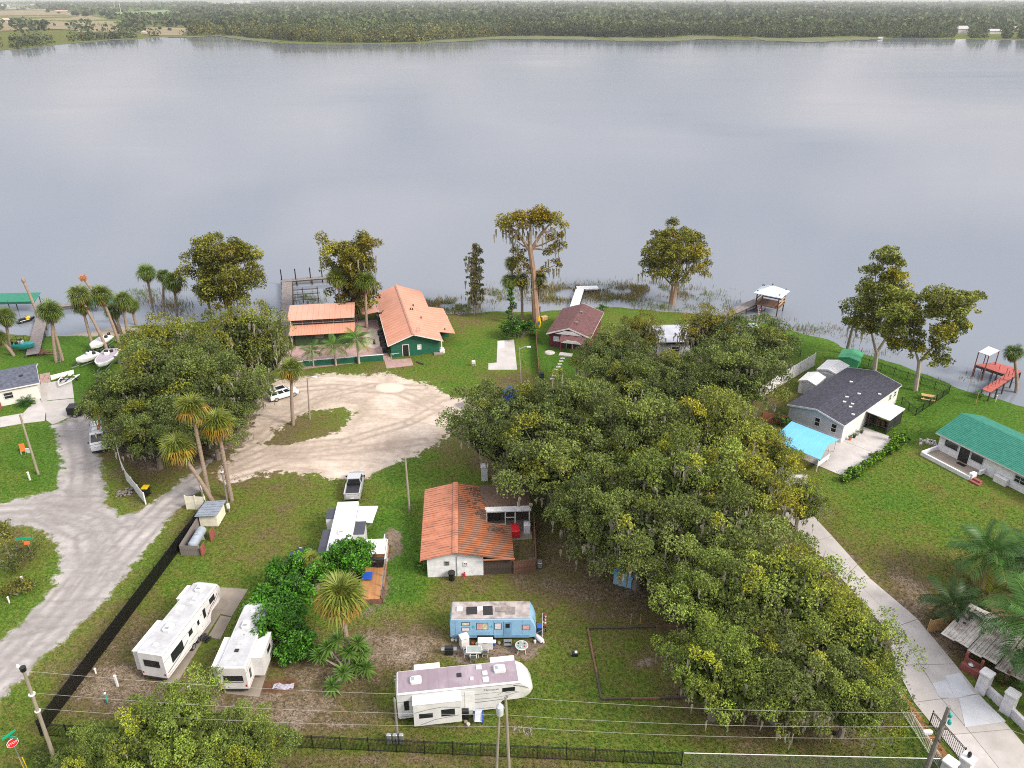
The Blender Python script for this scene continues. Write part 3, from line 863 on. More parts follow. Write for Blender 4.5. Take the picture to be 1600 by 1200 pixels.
# shoreline trees
h = px_height((360, 500), 374)
plant('cypress_tree', 'tree', 'dense dark cypress in the lake shallows left of the wooden dock', tall_tree(201, cyl_lobes(1, 44, 5.8, 3.5, h - 1.2, (1.9, 2.8), lambda s: .55 + .6 * math.sin(s * 2.6)), [([(0, 0, -1), (0, 0, h * .5), (.3, 0, h * .9)], [.6, .4, .12])], .4, 'cyp_leaf', 'red_bark', 30, 50), g(362, 500), color=(1.2, 1.1, .8))
h = px_height((556, 498), 366)
plant('cypress_tree', 'tree', 'dense cypress rising from the terrace between the pavilion and the hall', tall_tree(202, cyl_lobes(2, 40, 4.5, 2.0, h - 1.4, (1.7, 2.5), lambda s: .45 + .75 * s ** .7), [([(0, 0, 0), (0, 0, h * .5), (0, .2, h * .9)], [.6, .4, .12])], .4, 'cyp_leaf', 'red_bark', 32, 40), g(556, 500), color=(1.3, 1.1, .72))
h = px_height((742, 486), 378)
plant('cypress_tree', 'tree', 'thin straggly pale cypress standing in the reeds right of the hall', tall_tree(203, cyl_lobes(3, 30, 2.2, 1.6, h - .8, (.75, 1.25), lambda s: .9 - .35 * s), [([(0, 0, -.5), (-.1, 0, h * .5), (-.4, 0, h * .97)], [.35, .25, .06])], .22, 'cyp_leaf', 'pale_bark', 34, 70, (.25, .42)), g(744, 487), color=(1.0, .95, .85))
h = px_height((836, 500), 338)
Lt = [(np.array([math.cos(a) * rr, math.sin(a) * rr * .7, z]), q) for a, rr, z, q in
      [(2.9, 5.6, h - 1.4, 1.3), (2.7, 4.0, h - 1.0, 1.6), (3.4, 2.4, h - .8, 1.6), (.3, 1.0, h - .6, 1.8), (0, 3.2, h - .9, 1.5), (.2, 4.7, h - 2.0, 1.2), (2.5, 5.2, h - 3.4, .9), (1.2, 2.0, h - 1.2, 1.5), (4.5, 2.0, h - 1.4, 1.5),
       (.1, 4.0, h - 4.0, 1.0), (-.3, 4.8, h - 5.6, 1.0), (.2, 3.2, h - 7.0, 1.1), (2.8, 3.0, h - 6.6, 1.0), (3.0, 2.6, h - 8.0, 1.1), (-.2, 3.8, h - 8.8, .9), (2.9, 3.0, h - 4.2, .8), (3.2, 1.6, h - 10.0, 1.1), (0, 2.0, h - 10.5, 1.0), (3.1, 1.8, h - 12, .9), (.2, 1.4, h - 13, .8)]]
Lt = [(c_, q_ * 1.45) for c_, q_ in Lt]
plant('cypress_tree', 'tree', 'tallest flat topped cypress with moss and an orange lit crown, behind the vine covered clump', tall_tree(204, Lt, [([(0, 0, 0), (-.2, 0, h * .5), (-.6, 0, h * .72), (-.3, 0, h * .95)], [.75, .5, .42, .14]), ([(-.5, 0, h * .68), (-2.2, .3, h * .83), (-4.0, .4, h * .93)], [.35, .25, .1]), ([(-.4, 0, h * .7), (1.6, .3, h * .85), (3.2, .4, h * .93)], [.35, .25, .1])], .5, 'cyp_leaf', 'red_bark', 34, 130, (.28, .46), .3, 16), g(838, 502), color=(1.4, 1.12, .65)).rotation_euler = (0, -R(3), 0)  # orange light is put into the crown tint
h = px_height((1052, 470), 357)
Lr = dome_lobes(np.random.default_rng(9), 6.3, h - 6.0, 46, .98, -.55, (.24, .36))
plant('cypress_tree', 'tree', 'lone round crowned tree with a reddish trunk standing in the lake reeds', tall_tree(205, Lr, [([(0, 0, -1), (.2, 0, 3), (.5, 0, h - 6), (.4, 0, h - 3)], [.75, .6, .45, .12]), ([(.2, 0, 3), (2.2, 0, 5.4), (3.6, 0, 8)], [.4, .3, .1])], .5, 'cyp_leaf', 'red_bark', 30, 120, yellow=.25), g(1050, 472), color=(1.2, 1.1, .75))
# open crowned trees on the right shore
h = px_height((1366, 578), 388)
wide = lambda L: [(c * np.array([1.12, 1.1, 1.0]), q * 1.15) for c, q in L]
Ls = cyl_lobes(21, 30, 3.6, h * .34, h - 1.0, (1.1, 1.9), lambda s: 1.0 - .25 * s) + [(np.array([-2.8, .4, h * .55]), 1.9), (np.array([-3.4, .4, h * .42]), 1.5), (np.array([-2.6, 0, h * .66]), 1.6), (np.array([2.6, 0, h * .6]), 1.5), (np.array([3.8, 0, h * .5]), 1.4)]
plant('sycamore_tree', 'tree', 'tall open crowned tree with a pale forked trunk by the green tarp shed', tall_tree(206, wide(Ls), [([(0, 0, 0), (0, 0, 3.2)], [.42, .34]), ([(0, 0, 3.0), (-1.2, 0, 6.5), (-1.8, 0, h * .8)], [.28, .18, .06]), ([(0, 0, 3.0), (1.2, 0, 5.6), (1.8, .2, h * .75)], [.28, .18, .06])], .3, 'syc_leaf', 'pale_bark', 40, 12, (.28, .5), .2, 16), g(1366, 578), color=(1.6, 1.55, 1.0)).rotation_euler = (0, -R(4.5), 0)
h = px_height((1430, 610), 448)
Ls = cyl_lobes(22, 32, 4.6, h * .34, h - 1.6, (1.1, 1.9), lambda s: .8 + .4 * s) + [(np.array([4.6, .2, h * .84]), 1.5), (np.array([5.8, .2, h * .74]), 1.2), (np.array([6.6, .2, h * .86]), 1.0), (np.array([3.6, 0, h * .66]), 1.4), (np.array([2.6, 0, 3.6]), 1.2), (np.array([5.2, 0, h * .6]), .9), (np.array([-2.4, 0, h * .8]), 1.5), (np.array([-3.8, 0, h * .62]), 1.7), (np.array([-3.0, 0, h * .48]), 1.5), (np.array([3.0, 0, h * .78]), 1.7), (np.array([4.4, 0, h * .56]), 1.5)]
plant('sycamore_tree', 'tree', 'open crowned tree with a pale straight trunk above the picnic table', tall_tree(207, wide(Ls), [([(0, 0, 0), (.1, 0, 3), (0, 0, 5)], [.38, .32, .26]), ([(0, 0, 4.6), (-1.2, 0, 8), (-1.6, 0, h * .8)], [.2, .14, .05]), ([(0, 0, 4.6), (2.4, 0, 8), (4.6, .2, h * .8)], [.2, .14, .05])], .26, 'syc_leaf', 'pale_bark', 40, 6, (.28, .5), .2, 16), g(1430, 610), color=(1.55, 1.5, 1.0)).rotation_euler = (0, -R(6), 0)
h = px_height((1322, 552), 455)
plant('sycamore_tree', 'tree', 'slim open crowned tree on the shore left of the forked one', tall_tree(208, cyl_lobes(23, 14, 2.3, h * .36, h - .8, (.8, 1.4), lambda s: 1.0 - .2 * s), [([(0, 0, 0), (.2, 0, h * .5), (.1, 0, h * .9)], [.3, .2, .06])], .22, 'syc_leaf', 'bark', 16, 12, (.3, .5), .15, 10), g(1322, 553), color=(1.0, 1.05, .95))

# ------------------------------------------------------------------ palms
def fan_frond(name, mat, seed, droop=.25, ln=1.0, seg=14, pet=.75):
    r = np.random.default_rng(seed); co, fs, tt = [], [], []
    def tri(a, b, c, d_, k):
        n = len(co); co.extend([a, b, c, d_]); fs.append([n, n + 1, n + 2, n + 3]); tt.extend([k] * 4)
    p = np.array([0., 0, 0]); q = np.array([pet, 0, .04])
    tri(p + [0, .03, 0], q + [0, .02, 0], q - [0, .02, 0], p - [0, .03, 0], [1.2, 1.1, .8, 1])
    for i in range(seg):
        a = -1.95 + 3.9 * i / (seg - 1); l = ln * (1.0 - .28 * abs(a) / 1.95) * r.uniform(.9, 1.08)
        d_ = np.array([math.cos(a), math.sin(a), 0]); s_ = np.array([-d_[1], d_[0], 0]) * .05
        m_ = q + d_ * l * .6 + [0, 0, .06]; e = q + d_ * l + [0, 0, -droop * l * r.uniform(.6, 1.5)]
        b_ = r.uniform(.5, 1.45); k = [b_, b_, b_, 1]
        tri(q, m_ - s_, e, m_ + s_, k)
    return npmesh(name, np.array(co), np.array(fs), [mat], {'tint': np.array(tt)})
FG = [fan_frond('frond', MT['palm_leaf'], 1, .25), fan_frond('frond', MT['palm_leaf'], 2, .45)]
FD = [fan_frond('dead_frond', MT['palm_dead'], 3, .6, .85), fan_frond('dead_frond', MT['palm_dead'], 4, .9, .8)]
YF = [fan_frond('yellow_frond', leaf_material('yellowing palm leaf', (.30, .20, .035), .25, .6), 5, .5, .9)]

def crown_poses(seed, n, dead, top=1.25, low=-.55):
    r = np.random.default_rng(seed); out = []
    for i in range(n):
        el = top - (top - low) * ((i + .5) / n) ** .85; az = i * 2.399 + r.normal(0, .15)
        out.append((az, el + r.normal(0, .06), r.uniform(.88, 1.12), 0))
    for i in range(dead):
        out.append((i * 2.399 + r.normal(0, .3), low - .1 - .8 * (i + .5) / dead, r.uniform(.75, 1.0), 1))
    return out

def joined_crown(name, poses, meshes, kind, size):
    co, fs, tt = [], [], []
    base = 0
    for az, el, s_, k in poses:
        if k != kind: continue
        me = meshes[int(az * 10) % len(meshes)]
        n = len(me.vertices); a = np.empty(n * 3, np.float32); me.vertices.foreach_get('co', a); a = a.reshape(-1, 3) * s_ * size
        c = np.empty(n * 4, np.float32); me.attributes['tint'].data.foreach_get('color', c)
        Mx = np.array(Matrix.Rotation(az, 3, 'Z') @ Matrix.Rotation(-el, 3, 'Y'))
        co.append(a @ Mx.T); f = np.arange(n).reshape(-1, 4) + base; fs.append(f); base += n
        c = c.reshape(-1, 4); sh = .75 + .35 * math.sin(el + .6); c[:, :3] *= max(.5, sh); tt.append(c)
    return npmesh(name, np.concatenate(co), np.concatenate(fs), [meshes[0].materials[0]], {'tint': np.concatenate(tt)})
PC = crown_poses(5, 38, 16)
PALM_G = [joined_crown('crown', crown_poses(s_, 40, 18), FG, 0, 1.0) for s_ in (5, 6)]
PALM_D = [joined_crown('dead_fronds', crown_poses(s_, 40, 18), FD, 1, 1.0) for s_ in (5, 6)]

def palm_trunk(base, top, r0=.2, bow=.15):
    d_ = Vector(top) - Vector(base); mb = MB()
    pts = []; rad = []
    for i in range(9):
        s_ = i / 8; pts.append(Vector((d_.x * s_ ** 1.25, d_.y * s_ ** 1.25, d_.z * s_ - (.25 if i == 0 else 0)))); rad.append(r0 * (1.25 - .3 * s_) * (1.0 + (.12 if i % 2 else 0)))
    mb.tube(pts, rad, 9)
    return mb.mesh('trunk', MT['palm_bark'], True)

def sabal(b, t, rad, label, near=False, color=(1, 1, 1), seed=1, green=38, dead=16, yellow=False, trunk=True, r0=.2, group=None, dcol=(1, 1, 1)):
    """b: pixel of the foot, t: pixel of the crown's middle"""
    B = g(*b); h = px_height(b, t[1])
    S, C = math.sin(PITCH), math.cos(PITCH)
    f = B.y * C + (CH - h) * S; tx = (t[0] - 800) / CF * f
    T = Vector((tx, B.y, h))
    o = thing('sabal_palm', label, 'palm', B, 0, group)
    link('trunk', palm_trunk(B, T, r0), o)
    s_ = rad / 1.5
    off = T - B
    if near:
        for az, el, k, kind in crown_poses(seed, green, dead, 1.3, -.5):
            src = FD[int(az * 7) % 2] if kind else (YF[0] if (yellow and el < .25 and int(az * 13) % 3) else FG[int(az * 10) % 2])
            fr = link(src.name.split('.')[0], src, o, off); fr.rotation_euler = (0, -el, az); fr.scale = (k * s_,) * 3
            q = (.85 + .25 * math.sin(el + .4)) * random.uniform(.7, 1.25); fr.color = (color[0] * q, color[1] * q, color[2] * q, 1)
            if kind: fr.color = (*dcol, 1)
    else:
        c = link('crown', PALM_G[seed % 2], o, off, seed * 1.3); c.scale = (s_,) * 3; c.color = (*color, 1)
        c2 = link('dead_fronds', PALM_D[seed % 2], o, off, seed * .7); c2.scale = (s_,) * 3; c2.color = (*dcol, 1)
    return o

sabal((330, 790), (300, 640), 1.9, 'sabal palm with a leaning trunk, back left of the three tall palms by the gate', True, (1.25, 1.15, .8), 3, 40, 14, True)
sabal((362, 782), (340, 664), 2.0, 'sabal palm with a yellow green crown, rightmost of the three tall palms by the gate', True, (1.35, 1.25, .8), 4, 42, 16, True)
sabal((336, 792), (278, 702), 2.1, 'left leaning sabal palm with a golden crown, lowest of three by the gate', True, (1.3, 1.25, .85), 5, 42, 18, True)
sabal((458, 664), (455, 578), 1.9, 'lone sabal palm standing on the grass island in the sandy lot', True, (1.0, 1.0, .75), 6, 36, 10, True)
sabal((545, 1030), (533, 936), 2.35, 'large sabal palm with a skirt of orange dead fronds above the yucca clump', True, (1.35, 1.3, 1.0), 7, 46, 54, True, dcol=(1.5, 1.1, .95))
sabal((496, 920), (487, 874), 1.0, 'thin dying palm with a small tattered crown in front of the bright green bushes', True, (1.3, 1.2, .8), 8, 14, 22, False, dcol=(1.2, 1.1, 1.0), r0=.2)
sabal((18, 550), (8, 496), 1.9, 'sabal palm at the left edge of the picture beside the teal boat', False, (.85, .9, .8), 2)
sabal((22, 556), (-2, 528), 1.5, 'short sabal palm cut by the left edge, below its taller neighbour', False, (.8, .85, .8), 3)
sabal((98, 563), (76, 486), 2.0, 'sabal palm standing over the ladder at the landward end of the green roofed dock', False, (.8, .9, .75), 4)
sabal((88, 566), (80, 489), 1.9, 'sabal palm leaning against its twin beside the ladder', False, (.8, .9, .75), 5)
sabal((168, 548), (124, 462), 2.0, 'sabal palm with a long leaning trunk and brown skirt by the parked boats', False, (1.0, .98, .75), 6, dcol=(1.2, 1.05, 1))
sabal((186, 536), (158, 462), 2.1, 'sabal palm right of the long leaning one, behind the parked boats', False, (.9, .92, .75), 7, dcol=(1.2, 1.05, 1))
sabal((146, 546), (128, 478), 1.8, 'sabal palm with a dark thin trunk between the ladder palms and the boats', False, (.75, .8, .7), 8)
sabal((200, 525), (192, 470), 1.9, 'sabal palm on the shore at the left rim of the left grove', False, (.95, 1.05, .8), 9)
sabal((190, 522), (178, 486), 1.7, 'short sabal palm low at the left rim of the left grove', False, (.75, .85, .7), 10)
sabal((238, 478), (229, 427), 2.0, 'tallest standing sabal palm alone above the left grove', False, (.85, .98, .7), 11)
sabal((256, 484), (256, 432), 1.6, 'sabal palm half hidden behind its wider neighbour above the left grove', False, (.75, .85, .65), 12)
sabal((276, 490), (273, 441), 2.3, 'wide sabal palm above the left grove', False, (.9, 1.0, .7), 13, dcol=(1.25, .95, .9))
sabal((330, 496), (322, 455), 2.2, 'sabal palm overlapping the dense cypress left of the wooden dock', False, (1.0, 1.05, .75), 14)
sabal((212, 505), (205, 478), 1.6, 'low sabal palm at the shore, just right of the left rim of the grove', False, (.9, 1.0, .75), 15)
sabal((538, 508), (526, 435), 2.1, 'sabal palm with a tall curved trunk in front of the pavilion roof', False, (1.05, 1.0, .75), 16, dcol=(1.2, 1.1, 1.0))
sabal((573, 512), (571, 441), 2.1, 'sabal palm with a straight pale trunk on the sand court beside the hall', False, (.85, .95, .7), 17)
sabal((800, 500), (797, 440), 1.8, 'sabal palm low in the clump at the foot of the tallest cypress, left side', False, (.95, 1.0, .75), 18)
sabal((816, 498), (815, 438), 1.7, 'sabal palm in the clump at the foot of the tallest cypress, nearest its trunk', False, (.9, .95, .7), 19)
sabal((798, 500), (800, 412), 1.5, 'upper sabal palm of the clump at the foot of the tallest cypress', False, (.95, .85, .6), 20)
sabal((840, 500), (843, 436), 1.5, 'dark sabal palm right of the tallest cypress trunk', False, (.75, .8, .6), 21)
sabal((1588, 610), (1584, 552), 1.5, 'palm with a small dark crown at the right edge of the picture, by the lake', False, (.7, .85, .75), 22)
# the headless trunk and the dead palm
B = g(62, 500); hh = px_height((62, 500), 440)
o = thing('dead_palm', 'bare headless palm trunk standing by the green dock roof', 'palm', B)
link('trunk', palm_trunk(B, B + Vector((-.9, 0, hh)), .22), o)
mb = MB(); mb.lathe((0, 0, 0), [(.2, -.3), (.36, .1), (.34, .5), (.2, .7)], 9); part('stump_head', mb, MT['palm_bark'], o, True, loc=(-.9, 0, hh))
B = g(186, 520); hh = px_height((186, 520), 434)
o = thing('dead_palm', 'dead palm with a bunched crown of orange brown fronds behind the boat palms', 'palm', B)
link('trunk', palm_trunk(B, B + Vector((-4.0, 0, hh)), .2), o)
c = link('dead_fronds', joined_crown('dead_fronds', [(i * 2.4, .9 - i * .09, .6, 1) for i in range(22)], FD, 1, .9), o, (-4.0, 0, hh)); c.color = (1.5, .95, .6, 1)

def feather(name, seed, L=2.6, n=44, droop=1.1, w_=.55, mat='queen_leaf'):
    r = np.random.default_rng(seed); co, fs, tt = [], [], []
    P = [np.array([L * (s_ - .12 * s_ * s_), 0, .35 * s_ * L * .5 - droop * s_ * s_ * L * .42]) for s_ in np.linspace(0, 1, n)]
    for i in range(n - 1):
        a, b = P[i], P[i + 1]; k = [1.25, 1.15, .8, 1]; m_ = len(co)
        co += [a + [0, .012, 0], b + [0, .01, 0], b - [0, .01, 0], a - [0, .012, 0]]; fs.append([m_, m_ + 1, m_ + 2, m_ + 3]); tt += [k] * 4
        if i < n * .12: continue
        for sd in (-1, 1):
            s_ = i / n; l = w_ * (1.15 - .9 * abs(s_ - .45)) * r.uniform(.85, 1.15); d_ = (b - a) / np.linalg.norm(b - a)
            e = a + np.array([0, sd * l, 0]) + d_ * l * .7 + [0, 0, -.45 * l * r.uniform(.6, 1.3)]; mid = (a + e) / 2 + [0, 0, .06]; q = d_ * (.011 if L < 1.5 else .03); b_ = r.uniform(.75, 1.25); k = [b_, b_, b_, 1]; m_ = len(co)
            co += [a, mid - q, e, mid + q]; fs.append([m_, m_ + 1, m_ + 2, m_ + 3]); tt += [k] * 4
    return npmesh(name, np.array(co), np.array(fs), [MT[mat]], {'tint': np.array(tt)})
QF = [feather('frond', 1, 1.0, 44, .9, .26), feather('frond', 2, 1.0, 44, 1.3, .26)]
def queen(b, h, L, n, label, color=(1, 1, 1), seed=1, r0=.17, lean=(0, 0), thick=None, low=-.35, group=None, name='queen_palm', bark='pale_bark', yellow=0):
    B = g(*b); o = thing(name, label, 'palm', B, 0, group); T = Vector((lean[0], lean[1], h))
    mb = MB(); mb.tube([(0, 0, -.2), (lean[0] * .3, lean[1] * .3, h * .5), T], [r0 * 1.3, r0 * 1.1, r0], 10); part('trunk', mb, MT[bark], o, True)
    r = np.random.default_rng(seed)
    for i in range(n):
        el = 1.25 - (1.25 - low) * ((i + .5) / n) ** .9
        fr = link('frond', QF[i % 2], o, T); fr.rotation_euler = (r.normal(0, .15), -el, i * 2.399 + seed); s_ = L * r.uniform(.85, 1.1); fr.scale = (s_, s_, s_)
        c_ = color if not (yellow and i > n - yellow) else (3.2, 1.5, .6); fr.color = (*c_, 1)
    return o
queen((490, 572), 2.6, 2.1, 14, 'small feather palm by the low green terrace wall, leftmost of the row of three', (1.3, 1.25, .8), 1, .12, yellow=2)
queen((525, 571), 3.4, 2.5, 16, 'feather palm in the middle of the row of three by the low green terrace wall', (1.4, 1.4, .8), 2, .14, yellow=3)
queen((561, 568), 4.3, 2.9, 18, 'tallest feather palm of the row of three by the low green terrace wall', (1.4, 1.5, .7), 3, .17, yellow=3)
queen((1530, 915), 4.2, 4.0, 22, 'date palm with a thick brown trunk beside the lower lawn', (.95, 1.05, 1.0), 4, .42, name='date_palm', bark='palm_bark', yellow=2)
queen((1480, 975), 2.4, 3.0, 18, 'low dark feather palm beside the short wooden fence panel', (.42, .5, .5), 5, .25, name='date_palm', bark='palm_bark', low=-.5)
queen((1592, 1050), 5.5, 4.6, 24, 'large feather palm cut by the right edge, hanging over the ruined hut', (1.05, 1.15, .95), 6, .3, name='date_palm', bark='pale_bark', yellow=2)
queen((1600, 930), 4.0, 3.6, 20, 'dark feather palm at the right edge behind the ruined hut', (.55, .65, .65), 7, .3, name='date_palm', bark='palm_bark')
queen((1640, 1120), 5.0, 4.4, 22, 'feather palm cut by the right edge beside the gate pillars', (.85, .95, .85), 8, .28, name='date_palm', bark='pale_bark')
queen((42, 633), .35, 1.35, 24, 'round dark cycad beside the driveway at the corner of the grey roofed house', (.55, .75, .6), 9, .2, name='cycad', bark='palm_bark', low=-.2)

# yucca clump under the large sabal
def yucca_head(seed):
    r = np.random.default_rng(seed); co, fs, tt = [], [], []
    for i in range(46):
        az = i * 2.4; el = 1.4 - 1.9 * (i / 46) + r.normal(0, .1); l = r.uniform(.55, .8); m_ = len(co)
        d_ = np.array([math.cos(az) * math.cos(el), math.sin(az) * math.cos(el), math.sin(el)]); s_ = np.array([-math.sin(az), math.cos(az), 0]) * .05
        co += [[0, 0, 0], list(d_ * l * .5 - s_), list(d_ * l + [0, 0, -.08]), list(d_ * l * .5 + s_)]; fs.append([m_, m_ + 1, m_ + 2, m_ + 3]); b_ = r.uniform(.7, 1.3); tt += [[b_, b_, b_, 1]] * 4
    return npmesh('leaf_rosette', np.array(co), np.array(fs), [MT['queen_leaf']], {'tint': np.array(tt)})
YH = yucca_head(3)
o = thing('yucca', 'branching yucca clump with spiky green heads under the large sabal palm', 'yucca', g(545, 1045))
mb = MB()
for x, y, h in ((500, 1025, 1.6), (513, 1012, 2.4), (527, 1000, 2.9), (566, 1020, 1.8), (560, 1005, 3.0), (537, 1052, 1.4), (520, 1072, .5), (558, 1040, .9), (572, 1045, .7), (545, 1020, 2.2)):
    p = g(x, y, h) - g(545, 1045); p.z = h
    mb.tube([(p.x * .2, p.y * .2, -.1), (p.x * .6, p.y * .6, h * .45), p], [.11, .09, .07], 6)
    hd = link('leaf_rosette', YH, o, p, random.uniform(0, 6)); hd.color = (1.8, 1.6, 1.2, 1)
    hd.scale = (1.75,) * 3
part('stem', mb, MT['pale_bark'], o, True)

# ------------------------------------------------------------------ shrubs
def bush(seed, lobes, mat, per=42, leaf=(.16, .3), yellow=.05):
    r = np.random.default_rng(seed)
    C, T = lobes_to_leaves(lobes, r, per, 8, .9, -.6, yellow)
    mb = MB()
    for c, R_ in lobes[:10]: mb.tube([(c[0] * .3, c[1] * .3, -.1), (c[0] * .7, c[1] * .7, c[2] * .5), tuple(c)], [.09, .06, .03], 5, False)
    return mb.mesh('stem', MT['bark'], True), leaf_mesh('foliage', C, r.uniform(leaf[0], leaf[1], len(C)), T, MT[mat], r)
def heap(seed, n, rx, ry, h, rl):
    r = np.random.default_rng(seed)
    return [(np.array([r.uniform(-1, 1) * rx, r.uniform(-1, 1) * ry, h * r.uniform(.35, 1) ]), r.uniform(*rl)) for _ in range(n)]
SP = ('stem', 'foliage')
plant('ficus_bush', 'bush', 'bright green dense bush beside the second white trailer, left of the large sabal palm', bush(1, heap(1, 38, 2.4, 2.7, 3.4, (.9, 1.35)), 'ficus_leaf', 70, (.2, .36)), g(436, 985), color=(1, 1, 1), parts=SP)
plant('ficus_bush', 'bush', 'lowest bright green dense bush, left of the yucca clump', bush(20, heap(20, 18, 1.3, 1.3, 2.6, (.8, 1.15)), 'ficus_leaf', 70, (.2, .36)), g(468, 1018), color=(1, 1, 1), parts=SP)
plant('ficus_bush', 'bush', 'bright green dense bush behind the dying palm, at the foot of the white trailer', bush(2, heap(2, 32, 2.6, 1.7, 3.2, (.9, 1.3)), 'ficus_leaf', 70, (.2, .36)), g(480, 920), color=(1, 1, 1), parts=SP)
plant('ficus_bush', 'bush', 'bright green dense bush against the orange deck', bush(3, heap(3, 28, 1.4, 1.9, 3.6, (.9, 1.25)), 'ficus_leaf', 70, (.2, .36)), g(548, 900), color=(1.1, 1.1, 1), parts=SP)
plant('vine_thicket', 'bush', 'leafy vine thicket at the foot of the tallest cypress', bush(4, heap(4, 26, 2.6, 1.8, 2.8, (.6, 1.0)), 'ficus_leaf', 30, (.3, .5)), g(808, 528), color=(.9, .8, 1), parts=SP)
plant('vine_thicket', 'bush', 'vines climbing the palm trunks beside the tallest cypress', bush(5, [(np.array([random.uniform(-.5, .5), 0, z]), .6) for z in np.linspace(.5, 6.5, 12)], 'ficus_leaf', 30, (.3, .5)), g(799, 505), color=(.85, .75, 1), parts=SP)
plant('shrub', 'shrub', 'loose grey green shrub thicket at the left edge beside the road bend', bush(6, heap(6, 18, 2.0, 2.4, 1.6, (.6, 1.0)), 'shrub_leaf', 26), g(20, 880), color=(1.0, 1.0, 1.0), parts=SP)
plant('shrub', 'shrub', 'olive brown shrub in front of the thicket by the road bend', bush(7, heap(7, 12, 1.3, 1.2, 1.0, (.5, .8)), 'shrub_leaf', 26), g(34, 925), color=(1.35, 1.1, .9), parts=SP)
plant('shrub', 'shrub', 'low shrub at the left edge under the green street sign', bush(8, heap(8, 10, 1.2, 1.2, .9, (.4, .7)), 'shrub_leaf', 22), g(8, 835), color=(1.2, 1.1, .95), parts=SP)
plant('shrub', 'shrub', 'grey green shoreline shrub between the hall and the thin cypress', bush(9, heap(9, 12, 1.6, 1.0, 1.3, (.5, .8)), 'shrub_leaf', 26), g(722, 492), color=(1.0, 1.05, 1.2), parts=SP)
plant('shrub', 'shrub', 'low green shrub against the left wall of the white cottage', bush(10, heap(10, 6, .6, .8, .8, (.3, .5)), 'ficus_leaf', 26), g(661, 888), color=(1.2, 1, 1), parts=SP)
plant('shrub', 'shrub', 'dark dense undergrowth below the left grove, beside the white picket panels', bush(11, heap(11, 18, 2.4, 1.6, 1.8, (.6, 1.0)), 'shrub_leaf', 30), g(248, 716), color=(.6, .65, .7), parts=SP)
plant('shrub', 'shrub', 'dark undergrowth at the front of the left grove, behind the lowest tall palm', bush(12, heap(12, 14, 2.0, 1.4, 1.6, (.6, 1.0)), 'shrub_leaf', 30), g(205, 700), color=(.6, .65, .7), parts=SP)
plant('shrub', 'shrub', 'dark shrub at the bottom edge in front of the leaning utility pole', bush(13, heap(13, 14, 1.6, 1.0, 1.2, (.5, .9)), 'shrub_leaf', 30), g(92, 1194), color=(.9, 1.0, .9), parts=SP)
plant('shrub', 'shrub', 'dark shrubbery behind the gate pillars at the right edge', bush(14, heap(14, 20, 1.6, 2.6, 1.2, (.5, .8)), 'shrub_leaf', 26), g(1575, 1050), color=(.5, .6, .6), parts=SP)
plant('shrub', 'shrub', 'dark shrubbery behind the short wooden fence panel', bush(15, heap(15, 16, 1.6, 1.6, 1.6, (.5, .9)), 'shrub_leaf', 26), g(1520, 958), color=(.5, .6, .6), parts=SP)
plant('shrub', 'shrub', 'green vine bush on the fence corner by the blue carport', bush(16, heap(16, 8, .8, .8, 1.4, (.4, .6)), 'ficus_leaf', 24), g(1222, 665), color=(.9, .8, 1), parts=SP)
HB = bush(17, heap(17, 8, .5, .5, .75, (.3, .45)), 'ficus_leaf', 40, (.2, .36), .3)
a, b = g(1322, 752), g(1412, 690)
for i in range(13):
    s_ = i / 12; p = a.lerp(b, s_)
    plant('hedge_plant', 'shrub', ORD[i] + ' yellow green hedge plant from the carport end of the row along the patio', HB, (p.x + random.uniform(-.2, .2), p.y, 0), random.uniform(.8, 1.15), random.uniform(0, 6), (1.5, 1.15, .9), 'hedge plants along the concrete patio', SP)
plant('vine', 'vine', 'yellow flowering vine climbing the corner post of the screened porch', bush(18, [(np.array([0, 0, z]), .35) for z in (.4, .9, 1.4, 1.9)], 'ficus_leaf', 40, (.2, .3), .9), g(1392, 690), color=(1.6, 1.2, .8), parts=SP)
plant('ornamental_tree', 'shrub', 'small round leafy tree with orange flowers on the roof terrace edge beside the lake reeds', bush(19, heap(19, 8, .8, .6, 1.0, (.3, .6)), 'ficus_leaf', 26), g(942, 486), color=(.9, .8, 1), parts=SP)

# reeds in the shallows, grass in the turf
def blades(name, P, h, mat, tint, wd=.03, lean=.25, seed=1, z=0.0):
    r = np.random.default_rng(seed); n = len(P)
    a = r.uniform(0, 6.283, n); u = np.stack([np.cos(a), np.sin(a), np.zeros(n)], 1) * (wd * r.uniform(.7, 1.4, n))[:, None]
    b = np.stack([P[:, 0], P[:, 1], np.full(n, z)], 1); e = b + np.stack([r.normal(0, lean, n) * h, r.normal(0, lean, n) * h, h], 1)
    co = np.stack([b - u, b + u, e + u * .25, e - u * .25], 1).reshape(-1, 3); f = np.arange(n * 4).reshape(n, 4)
    tt = np.ones((n, 4)); tt[:, :3] = tint
    return npmesh(name, co, f, [mat], {'tint': np.repeat(tt, 4, 0)})
pts = []
for (x, y, rx, ry, n) in [(700, 478, 45, 9, 2300), (640, 472, 26, 5, 700), (770, 462, 30, 12, 800), (880, 455, 70, 10, 2600), (1000, 452, 60, 10, 2200), (960, 466, 60, 7, 1600), (1075, 460, 32, 8, 600), (860, 468, 40, 6, 900), (1260, 516, 60, 8, 420), (1180, 500, 40, 5, 250), (1370, 548, 50, 12, 160), (480, 468, 30, 6, 500), (225, 462, 30, 14, 500), (270, 478, 30, 12, 500), (1040, 480, 50, 6, 500), (1120, 470, 30, 12, 200), (1340, 530, 30, 8, 100), (640, 486, 30, 4, 500), (1490, 590, 40, 10, 120)]:
    for _ in range(n):
        p = g(x + random.gauss(0, rx * .55), y + random.gauss(0, ry * .6), WATER_Z); pts.append((p.x, p.y))
P = np.array(pts); r_ = np.random.default_rng(4)
